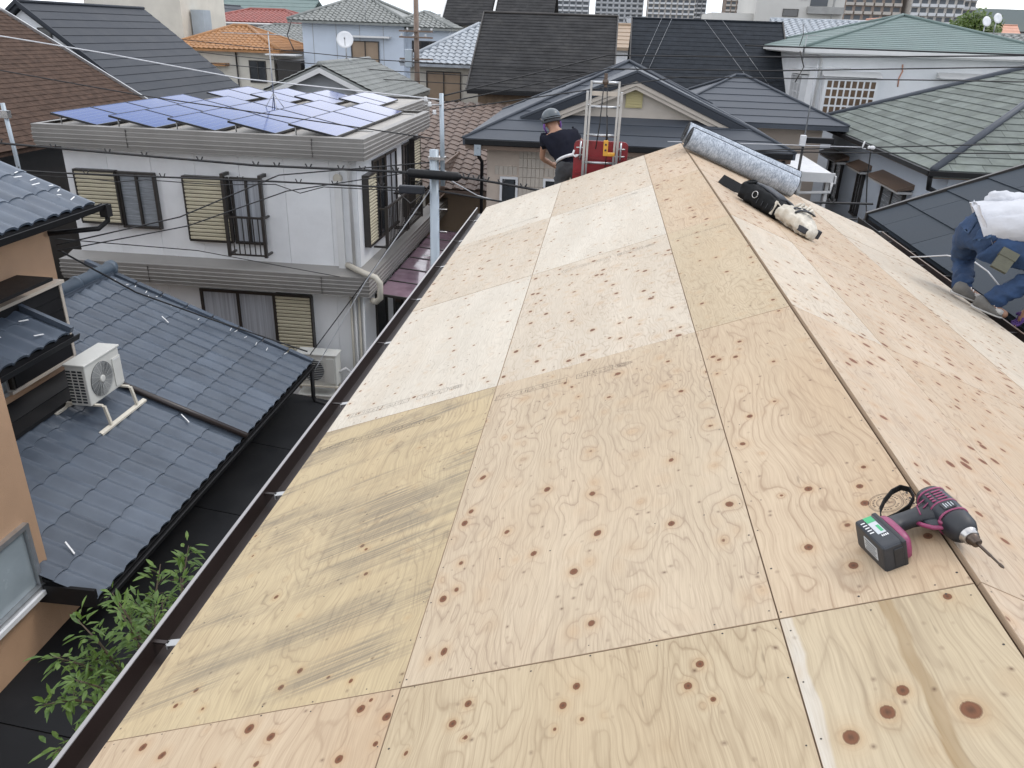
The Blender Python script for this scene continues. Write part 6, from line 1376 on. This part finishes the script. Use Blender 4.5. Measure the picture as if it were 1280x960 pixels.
# --- white balcony canopy between the grey roof and the mossy roof
wc = thing('white_canopy', 'white corrugated balcony canopy on white posts between two houses', 'canopy', (3.7, 20, GZ))
for k in range(8): m = MB(); y = 18.2+.43*k; m.prism([(2.85, y, -1.52), (4.28, y, -1.66), (4.28, y, -1.675), (2.85, y, -1.535)], (0, .415, 0)); m.build('sheet', 'alu_white', wc)
m = MB(); m.box(2.85, 4.30, 18.12, 18.18, -1.80, -1.60); m.box(4.28, 4.34, 18.12, 21.7, -1.82, -1.66); m.build('edge_beam', 'trim_white', wc)
for (x, y) in ((3.05, 18.25), (4.2, 18.25), (4.2, 21.5), (3.6, 18.25)): m = MB(); m.box(x-.035, x+.035, y-.035, y+.035, -4.6, -1.72); m.build('post', 'trim_white', wc)
m = MB(); m.tube([(3.55, 18.1, -2.05), (4.25, 18.1, -2.0), (4.25, 18.1, -1.8)], .035, 8); m.build('pipe', 'trim_white', wc)
m = MB(); m.box(2.72, 4.4, 18.1, 21.7, -4.75, -4.6); m.build('balcony_floor', 'concrete', wc)
for (x) in (3.05, 3.35, 3.85, 4.2): m = MB(); m.box(x-.1, x+.1, 18.2, 18.215, -4.6, -3.5); m.build('balcony_panel', 'alu_white', wc)
m = MB(); m.box(2.75, 4.3, 18.2, 21.6, GZ, -4.76); m.build('ground_room', 'render_grey', wc)
# --- dark slab roof right beside the worker
rr_ = thing('charcoal_roof_house', 'neighbouring house with low charcoal slab roof on the right beside the worker', 'house', (4.5, 6, GZ))
b = MB(); b.prism([(2.85, 1.0, GZ), (7.4, 1.0, GZ), (7.4, 1.0, .85), (2.85, 1.0, -.86)], (0, 8.9, 0)); b.build('wall', 'render_grey', rr_)
b = MB(); b.prism([(2.5, .6, -.93), (7.6, .6, 1.11), (7.6, .6, 1.03), (2.5, .6, -1.03)], (0, 9.5, 0)); rf = b.build('roof', 'slab_charcoal', rr_)
slope_courses(rf, 'slab_charcoal', (2.49, .6, -.925), (0, 1, 0), (1, 0, .4), lambda v: (0, 9.48), 5.1*math.hypot(1, .4), .455, .014, 'roof_slab', False, .91, seed=6)
m = MB(); m.obox((2.47, 10.06, -.99), (5.14, 0, 2.056), (0, .05, 0), (0, 0, .10)); m.build('verge_trim', 'alu_dark', rr_)
m = MB(); m.prism([(2.50, .6, -.96), (2.50, .6, -1.04), (2.40, .6, -1.04), (2.385, .6, -.95), (2.395, .6, -.95), (2.41, .6, -1.03), (2.49, .6, -1.03), (2.49, .6, -.96)], (0, 9.5, 0)); gt = m.build('eave_gutter', 'gutter_black', rr_)
for k in range(10): m = MB(); m.box(2.39, 2.50, 1.2+k*.9, 1.22+k*.9, -.955, -.95); m.build('bracket', 'steel', gt)

# --- far right and horizon
def simple_house(name, label, x0, x1, y0, y1, ze, zr, along, wall, roof, tiles=False, group=None, pitch=.5):
    h = thing(name, label, 'house', ((x0+x1)/2, (y0+y1)/2, GZ), group); b = MB(); gable_body(b, x0+.4, x1-.4, y0+.4, y1-.4, GZ, ze-.05, zr-.2, along); b.build('wall', wall, h)
    gable(h, x0, x1, y0, y1, ze, zr, along, roof, 'tile' if tiles else 'course', pitch, .03, 'ab' if along == 'Y' else 'a', wave=.34, amp=.035, rr=.08)
    W = Wall((0, y0+.4, 0), (1, 0, 0), (0, -1, 0)); n_ = max(1, int((x1-x0)/3.2))
    for i in range(n_): c = x0+(x1-x0)*(i+.5)/n_; window(h, W, c-.8, c+.8, ze-1.8, ze-.6, 'alu_dark', 'glass', 2)
    return h
simple_house('lattice_tile_house', 'house with pale lattice of kawara tiles between black and green roofs', 7.5, 15.0, 43, 50, .95, 2.0, 'X', 'render_cream', 'kawara_pale', True, pitch=.34)
simple_house('grey_kawara_house', 'dark grey kawara roofed house at the right edge behind the green roof', 15.0, 25, 38, 46, .45, 1.55, 'X', 'render_grey', 'kawara_grey', True, pitch=.34)
simple_house('salmon_gable_house', 'small salmon roofed house by the flats behind the green roof', 24.5, 29.5, 92, 98, 1.2, 3.4, 'Y', 'render_white', 'tile_salmon')
simple_house('slate_terrace_house', 'grey slate roofed house left of the round tree', 31.5, 38.5, 98, 104, 1.4, 3.2, 'X', 'render_grey', 'shingle_dark')
simple_house('pink_terrace_house', 'pinkish roofed house next to the round tree on the right', 39, 45, 100, 106, 1.3, 3.4, 'X', 'render_grey', 'tile_salmon')
simple_house('brown_ridge_house', 'dark brown roof between the weathered and black shingle roofs', -.9, 2.6, 44, 50, .4, 1.5, 'X', 'render_white', 'shutter_brown')
simple_house('ribbed_roof_house', 'house with ribbed grey metal parapet roof behind the shingle roofs', .3, 4.2, 58, 64, 1.75, 2.1, 'X', 'render_white', 'tower_grey')
simple_house('teal_gable_house', 'small slate gable roofed house in front of the white apartment towers', -5.5, -1.8, 74, 80, 1.5, 2.3, 'Y', 'render_white', 'metal_grey')
RN = dict(kawara_grey='grey tiled', shingle_dark='black', kawara_brown='brown tiled', kawara_red='red tiled', metal_grey='grey metal', tile_salmon='salmon', kawara_pale='pale tiled', metal_green='green')
rg = random.Random(77); cols = ['kawara_grey', 'shingle_dark', 'kawara_brown', 'kawara_red', 'metal_grey', 'tile_salmon', 'kawara_pale', 'metal_green']
for i in range(30):
    y = rg.uniform(105, 330); x = rg.uniform(-.62, .62)*y
    w_ = rg.uniform(6, 12); z = rg.uniform(-.6, 1.6); rc = rg.choice(cols)
    h = thing('distant_house', 'small distant house under a '+RN[rc]+' roof near the horizon', 'house', (x, y, GZ), 'distant houses'); b = MB(); al = rg.choice('XY'); gable_body(b, x-w_/2, x+w_/2, y, y+8, GZ, z, z+1.5, al); b.build('wall', rg.choice(['render_white', 'render_cream', 'render_grey', 'render_blue']), h)
    gable(h, x-w_/2-.5, x+w_/2+.5, y-.5, y+8.5, z, z+1.7, al, rc, pitch=1.0, th=.05, sides='ab', rr=.1)
    W = Wall((0, y, 0), (1, 0, 0), (0, -1, 0))
    for k in (-1, 1): window(h, W, x+k*w_*.25-.8, x+k*w_*.25+.8, z-2.0, z-.7, 'alu_dark', 'glass', 1)
# pale concrete building with small windows
pb_ = thing('concrete_block', 'pale concrete block with a few small dark windows above the black roof', 'building', (14, 75, GZ)); b = MB(); b.box(10.5, 17.2, 70, 80, GZ, 7.5); b.box(7.2, 10.498, 70.5, 78, GZ, 2.9); b.build('wall', 'concrete_pale', pb_)
KW = Wall((0, 70, 0), (1, 0, 0), (0, -1, 0))
for (u, z, w_) in ((12.2, 4.1, .5), (13.7, 4.0, .7), (12.6, 2.75, 1.2), (11.4, 5.6, .6), (15.2, 5.4, .8)): window(pb_, KW, u, u+w_, z, z+.55, 'alu_dark', 'glass', 1)
m = MB(); KW.box(m, 14.4, 17.1, 3.0, 3.5, 0, .6); m.tube([(16.3, 69.6, 1), (16.3, 69.6, 7)], .08, 6); m.build('exterior_stair', 'concrete', pb_); m = MB(); KW.box(m, 14.6, 15.9, 3.55, 4.6, 0, .05); m.build('stair_opening', 'tower_recess', pb_)
def tower(label, x0, x1, y, d, top, mat, bays, floors=None, z0=GZ, name='apartment_tower', group='apartment towers on the horizon', slab='tower_white'):
    k = 1.9; x0, x1, y, top, bays = x0*k, x1*k, y*k, GZ+(top-GZ)*k, int(bays*1.6)
    t_ = thing(name, label, 'apartment block', ((x0+x1)/2, y+d/2, GZ), group); b = MB(); b.box(x0, x1, y, y+d, GZ, top); b.build('wall', mat, t_); fl = int((top-GZ)/3.0); W = Wall((0, y, 0), (1, 0, 0), (0, -1, 0)); bw = (x1-x0)/bays
    rc = MB(); sl = MB()
    for k in range(fl):
        z = GZ+k*3.0
        if z < -4: continue
        for i in range(bays):
            u = x0+bw*i; W.box(rc, u+bw*.16, u+bw*.84, z+1.15, z+2.65, 0, .06); W.box(sl, u+bw*.10, u+bw*.92, z+.05, z+1.1, .0, 1.1)
    stuff(rc.build('windows', 'tower_recess', t_)); stuff(sl.build('balconies', slab, t_)); return t_
tower('white balconied apartment tower left of the ribbed parapet roof', -21.5, -8, 300, 16, 34, 'tower_grey', 4); tower('broad white apartment tower with dark glass balconies', -6, 11, 310, 16, 37, 'tower_white', 5); tower('beige apartment tower with white balconies', 12, 28, 300, 16, 33, 'tower_pale', 5)
tower('brownish apartment tower with pale balconies above the black roof', 38, 52.5, 300, 16, 37, 'tower_brown', 5, slab='tower_pale'); tower('slim grey apartment tower beside the beige one', 29, 36, 340, 16, 17, 'tower_grey', 3)
tower('long tan apartment block behind the green roof', 46, 57, 180, 12, 24, 'tower_brown', 4, slab='tower_pale'); tower('tan apartment block with blue stair strip behind the green roof', 58, 68, 178, 12, 25, 'tower_pale', 4); tower('pale apartment slab at the right end of the blocks', 69, 73, 185, 12, 26, 'tower_pale', 2)
# round tree far right
ft = thing('round_tree', 'round green tree behind the houses at the far right', 'tree', (31.2, 80, GZ)); m = MB(); m.tube([(31.2, 80, GZ), (31.2, 80, -2), (31.2, 80, 1)], [.3, .22, .1], 8)
for k in range(6): a = k*1.05; m.tube([(31.2, 80, -1), (31.2+1.1*math.cos(a), 80+1.1*math.sin(a), 1.8)], [.12, .04], 6)
m.build('trunk', 'bark', ft); lv = MB(); rg = random.Random(8)
for i in range(5200):
    a, e = rg.uniform(0, 2*math.pi), math.asin(rg.uniform(-.6, 1)); k = rg.uniform(.72, 1.05)*(1+.12*math.sin(5*a+3*e)+.10*math.sin(9*a-4*e)); p = V3(31.2+2.3*k*math.cos(e)*math.cos(a), 80+2.2*k*math.cos(e)*math.sin(a), 1.3+2.3*k*math.sin(e)); d = V3(rg.uniform(-1, 1), rg.uniform(-1, 1), rg.uniform(-1, 1)).normalized(); s = d.orthogonal().normalized(); q = rg.uniform(.14, .26)
    lv.add([p-d*q, p+s*q*.6, p+d*q, p-s*q*.6], [(0, 1, 2, 3)])
stuff(lv.build('crown', 'leaf_far', ft))

# ------------------------------------------------------------------ poles, antennas, wires
up_ = thing('utility_pole', 'slim grey steel utility pole with a black cable closure', 'utility pole', (-3.33, 12, GZ))
m = MB(); m.tube([(-3.34, 12, GZ), (-3.34, 12, -.66)], [.085, .07], 12); m.build('lower_mast', 'pole_steel', up_)
m = MB(); m.tube([(-3.22, 12.06, -1.2), (-3.235, 12.06, .14)], [.036, .032], 10); m.build('upper_mast', 'pole_steel', up_)
m = MB()
for z in (-1.0, -.78): m.box(-3.42, -3.17, 11.92, 12.10, z-.02, z+.02)
m.build('clamp', 'steel', up_)
m = MB(); m.tube([(-3.74, 11.86, -.99), (-3.70, 11.86, -1.0), (-2.95, 11.86, -1.02), (-2.90, 11.86, -1.02)], [.03, .068, .068, .03], 12); m.build('cable_closure', 'gutter_black', up_)
m = MB(); m.bbox(-3.88, -3.48, 11.88, 11.99, -1.32, -1.20, .02); m.build('junction_box', 'nylon_navy', up_)
for (z, s) in ((-1.9, 1), (-2.3, -1), (-1.55, 1), (-2.7, 1)): m = MB(); m.tube([(-3.34, 12, z), (-3.34+.20*s, 11.98, z)], .010, 6); m.build('step_bolt', 'steel', up_)
for k, (x, z) in enumerate(((-3.40, -.05), (-3.33, -.16), (-3.46, .02))): m = MB(); m.lathe((x, 12.0, z), (0, 0, 1), [(0, .02), (.02, .035), (.04, .02), (.06, .03), (.07, .015)], 10); m.build('insulator', 'belt_white', up_)
m = MB(); m.tube([(-3.5, 12, -.02), (-3.23, 12.03, -.02)], .012, 6); m.build('crossarm', 'steel', up_)
bp = thing('timber_pole', 'brown utility pole with crossarms in front of the light blue house', 'utility pole', (-8.7, 30.8, GZ)); m = MB(); m.tube([(-8.72, 34.5, GZ), (-8.70, 34.5, 3.4)], [.13, .10], 10); m.build('mast', 'trim_brown', bp)
for z in (.62, .85, -.2): m = MB(); m.box(-9.4, -8.0, 34.34, 34.42, z, z+.06); m.build('crossarm', 'trim_brown', bp)
for k in range(6): m = MB(); m.lathe((-9.3+k*.25, 34.38, .91 if k % 2 else .68), (0, 0, 1), [(0, .03), (.04, .05), (.08, .03), (.1, .04)], 8); m.build('insulator', 'belt_white', bp)
m = MB(); m.bbox(-9.15, -8.85, 34.2, 34.45, -.5, .2, .03); m.build('transformer', 'pole_steel', bp)
cp_ = thing('conduit_post', 'thin grey conduit post by the brown shingle roof at the left edge', 'post', (-10.96, 13, GZ)); m = MB(); m.tube([(-10.97, 13, GZ), (-10.97, 13, -1.2), (-11.0, 13, -.38)], .035, 8); m.build('tube', 'pole_steel', cp_); m = MB(); m.box(-11.08, -10.92, 12.95, 13.05, -.62, -.5); m.build('bracket', 'steel', cp_)
def yagi(label, base, h, direction=(1, 0, 0), n=7, ln=1.2, legs=True, group='tv antennas'):
    t_ = thing('tv_antenna', label, 'antenna', base, group); B = Vector(base); m = MB(); m.tube([B, B+V3(0, 0, h)], .014, 6); m.build('mast', 'antenna', t_); d = Vector(direction).normalized(); s = d.cross(V3(0, 0, 1)); m = MB(); m.tube([B+V3(0, 0, h*.97)-d*ln*.3, B+V3(0, 0, h*.97)+d*ln*.7], .009, 5); m.build('boom', 'antenna', t_)
    for k in range(n): c = B+V3(0, 0, h*.97)+d*(ln*(-.28+.97*k/(n-1))); m = MB(); m.tube([c-s*.14, c+s*.14], .005, 5); m.build('element', 'antenna', t_)
    m = MB(); c = B+V3(0, 0, h*.97)-d*ln*.3
    for sg in (-1, 1): m.tube([c, c-d*.14+V3(0, 0, sg*.30)], .012, 5)
    m.build('reflector', 'alu_dark', t_)
    if legs:
        for k in range(4): a = k*math.pi/2+.6; m = MB(); m.tube([B+V3(0, 0, .45), B+V3(.30*math.cos(a), .30*math.sin(a), 0)], .009, 5); m.build('leg', 'antenna', t_)
    return t_
yagi('tv antenna on a thin mast standing among the solar panels', (-8.5, 18.6, -.93), 1.75, (-1, .25, 0), 8, 1.7); yagi('tv antenna on a mast beside the white balcony canopy', (3.5, 18.1, -.95), 1.52, (1, .3, 0), 6, 1.0, False)
yagi('tv antenna on the roof of the light blue house', (-14.2, 46.2, 1.2), 1.4, (-1, 0, 0), 6, 1.4, False); yagi('tv antenna on the green roof house corner', (5.15, 26.9, .5), .7, (.2, -1, 0), 6, .9, False)
m_ = thing('antenna_post', 'dark post with white junction box holding the antenna beside the canopy', 'post', (3.5, 18.1, GZ)); m = MB(); m.tube([(3.5, 18.1, GZ), (3.5, 18.1, -.96)], .03, 8); m.build('post', 'alu_dark', m_); m = MB(); m.bbox(3.40, 3.52, 17.98, 18.08, -1.05, -.82, .015); m.build('box', 'belt_white', m_); m = MB(); m.bbox(3.52, 4.1, 17.98, 18.1, -.98, -.86, .02); m.build('amplifier', 'gutter_black', m_)
dsh = thing('satellite_dish', 'white satellite dish standing on the kawara gable ridge', 'satellite dish', (-10.3, 30.0, -.2)); m = MB(); c = V3(-10.32, 30, .52); ax = V3(.25, -.9, .32).normalized(); m.lathe(c, ax, [(.0, .01), (.006, .10), (.03, .22), (.065, .30), (.07, .30), (.035, .22), (.012, .10)], 28); m.build('dish', 'dish_white', dsh)
m = MB(); m.tube([(-10.3, 30.0, -.25), (-10.3, 30.05, .5)], .025, 8); m.build('mast', 'antenna', dsh); m = MB(); m.tube([c-V3(0, 0, .25)+ax*.03, c+ax*.32-V3(0, 0, .05)], .012, 6); m.tube([c+ax*.30-V3(0, 0, .05), c+ax*.38-V3(0, 0, .03)], .03, 8); m.build('feed_arm', 'antenna', dsh)
m = MB()
for k in range(3): a = k*2.1; m.tube([V3(-10.3, 30, -.05), V3(-10.3+.2*math.cos(a), 30+.2*math.sin(a), -.22)], .012, 6)
m.build('leg', 'antenna', dsh)
for (x, y, z, l_) in ((15.6, 40, 2.05, 'leftmost of three small white dishes at the right edge'), (16.2, 40.4, 2.2, 'middle of three small white dishes at the right edge'), (16.9, 38.6, 1.05, 'lowest of three small white dishes at the right edge')):
    t_ = thing('satellite_dish', l_, 'satellite dish', (x, y, z-.5), 'dishes at the right edge'); m = MB(); m.lathe((x, y, z), (.3, -.9, .3), [(0, .01), (.01, .1), (.05, .22), (.055, .22), (.02, .1)], 18); m.build('dish', 'dish_white', t_); m = MB(); m.tube([(x, y, z-.7), (x, y, z)], .025, 6); m.build('mast', 'antenna', t_)
def wire(label, pts, r=.012, mat='wire_black', sag=0.0, n=14, name='cable', loops=0):
    P = [Vector(p) for p in pts]; Q = []
    for i in range(len(P)-1):
        for k in range(n):
            t = k/n; q = P[i].lerp(P[i+1], t); q.z -= sag*4*t*(1-t); Q.append(q)
    Q.append(P[-1]); m = MB(); m.tube(Q, r, 6); o = m.build(name, mat); tag(o, label, 'cable', 'overhead cables')
    if loops:
        rg = random.Random(len(label))
        for k in range(loops): q = Q[int(len(Q)*(k+.5)/loops)]; m2 = MB(); m2.tube([q+V3(-.05, 0, .06), q+V3(-.02, 0, 0), q+V3(.02, 0, .0), q+V3(.05, 0, .06)], r*.6, 5); m2.build('tie', 'wire_black', o)
    return o
wire('thick black telephone cable with wire ties crossing the white house from the left edge', [(-13.0, 12, -.80), (-10.42, 12, -.89), (-6.17, 12, -1.03), (-3.74, 11.86, -.99)], .020, loops=16)
wire('black cable below the tied telephone cable on the white house', [(-13.0, 12.3, -1.33), (-9.77, 12.3, -1.37), (-6.06, 12.3, -1.32), (-3.88, 12.0, -1.26)], .016, loops=9)
wire('wavy thin cable lashed under the black cable on the white house', [(-13.0, 12.28, -1.40), (-9.3, 12.28, -1.43), (-8.7, 12.28, -1.46), (-8.2, 12.28, -1.40), (-7.0, 12.28, -1.42), (-6.0, 12.28, -1.36), (-5.6, 12.28, -1.48), (-5.2, 12.28, -1.36), (-3.7, 12.0, -1.3)], .008)
wire('thick black cable leaving the closure towards the cream house wall', [(-2.90, 11.86, -1.02), (-2.39, 12, -1.10), (-1.2, 12, -1.25), (3.5, 13, -1.3)], .020, loops=10)
wire('second black cable leaving the pole under the closure', [(-3.3, 12, -1.27), (-2.5, 12, -1.36), (-1.2, 12, -1.5), (3.5, 13, -1.55)], .016)
wire('highest black wire across the black shingle roof', [(-3.23, 12.06, .1), (-.84, 13.5, .71), (1.02, 13.5, .75), (3.06, 13.5, .82), (8.5, 13.5, 1.05)], .011)
wire('second black wire across the black shingle roof', [(-3.23, 12.06, .0), (-.82, 13.5, .51), (1.66, 13.5, .57), (5.41, 13.5, .76), (8.5, 13.5, .92)], .010)
wire('third black wire ending above the bay window', [(-3.23, 12.06, -.1), (.32, 13.5, .43), (4.25, 13.5, .53), (8.5, 13.7, .60)], .009)
wire('black wire rising from the left along the green roof eave', [(1.3, 13.8, .92), (5.36, 13.5, .93), (8.5, 13.5, .98)], .012)
wire('pale service wire left of the small insulator by the mossy roof', [(.2, 13, -.50), (1.74, 13, -.47), (3.21, 13, -.45)], .006, 'wire_white')
wire('black service wire rising to the right across the mossy roof', [(1.0, 13, -.62), (2.24, 13, -.52), (5.49, 13, -.29), (8.5, 13, -.1)], .010)
wire('black service wire below it across the mossy roof', [(1.2, 13, -.60), (3.52, 13, -.52), (5.53, 13, -.43), (8.5, 13, -.3)], .010)
wire('black drop wire hanging from the insulator past the grey wall', [(3.30, 13, -.50), (3.33, 13, -.9), (3.40, 13, -1.3), (3.45, 12.8, -1.75)], .010)
ins = thing('wire_insulator', 'small white wire insulator hanging before the mossy roof', 'insulator', (3.26, 13, -.48)); m = MB(); m.lathe((3.24, 13, -.45), (1, 0, 0), [(0, .015), (.02, .03), (.04, .018), (.06, .03), (.09, .03), (.11, .015)], 10); m.build('body', 'belt_white', ins); m = MB(); m.tube([(3.18, 13, -.36), (3.16, 13, -.46), (3.22, 13, -.47)], .012, 6); m.build('hook', 'belt_white', ins)
wire('white wire crossing the brown and black roofs at top left', [(-13.5, 13, .95), (-10.78, 13, .67), (-9.01, 13, .47), (-6.74, 13, .17), (-3.23, 12.06, .05)], .011, 'wire_white')
wire('dark wire across the brown shingles', [(-13.5, 13, .42), (-10.91, 13, .14), (-8.57, 13, -.15), (-3.35, 12.0, -.5)], .010)
wire('upper black drop wire from the tan house corner to the pole', [(-7.95, 9.5, -1.78), (-6.6, 10.3, -1.50), (-5.4, 11, -.98), (-3.4, 12, -.85)], .010)
wire('lower black drop wire from the tan house corner to the pole', [(-7.95, 9.5, -1.86), (-6.5, 10.3, -1.62), (-5.3, 11, -1.2), (-3.4, 12, -.95)], .009)
wire('black wire from the tan corner down along the tiled verge', [(-7.95, 9.52, -1.85), (-7.9, 11.0, -2.9), (-7.4, 12.1, -3.66), (-5.75, 12.42, -4.30)], .014)
wire('thin wire from the white house shutter down to the pole', [(-7.95, 9.52, -1.7), (-7.6, 12.5, -2.6), (-5.75, 14.4, -3.5)], .008)
wire('black guy wire from the pole to the tiled eave corner', [(-3.36, 12, -1.1), (-4.3, 12.1, -2.5), (-5.7, 12.4, -4.35)], .009)
wire('pale guy wire from the pole to the tiled eave corner', [(-3.36, 12, -1.2), (-4.5, 12.0, -2.8), (-5.6, 12.3, -4.6)], .009, 'wire_white')
wire('pale wire from the pole to the cream house downpipe', [(-3.3, 12, -1.0), (-2.9, 13.5, -1.6), (-2.2, 17.3, -2.6)], .010, 'wire_white')
wire('dark wire from the pole to the white house balcony', [(-3.4, 12, -1.25), (-4.2, 14, -1.9), (-5.3, 17.2, -2.3)], .009)
for k, (ya, yb, x0, x1, z0, z1) in enumerate(((36, 30, -18, -9, .1, -.1), (36, 30, -18, -9, -.35, -.45), (36, 30, -18, -9, -.75, -.75))): wire(['top', 'middle', 'bottom'][k]+' of three wires in front of the light blue house', [(x0-8, ya+3, z0+.35), (x0, ya, z0), (x1, yb, z1), (x1+6, yb, z1-.1), (x1+14, yb, z1-.25)], .016)
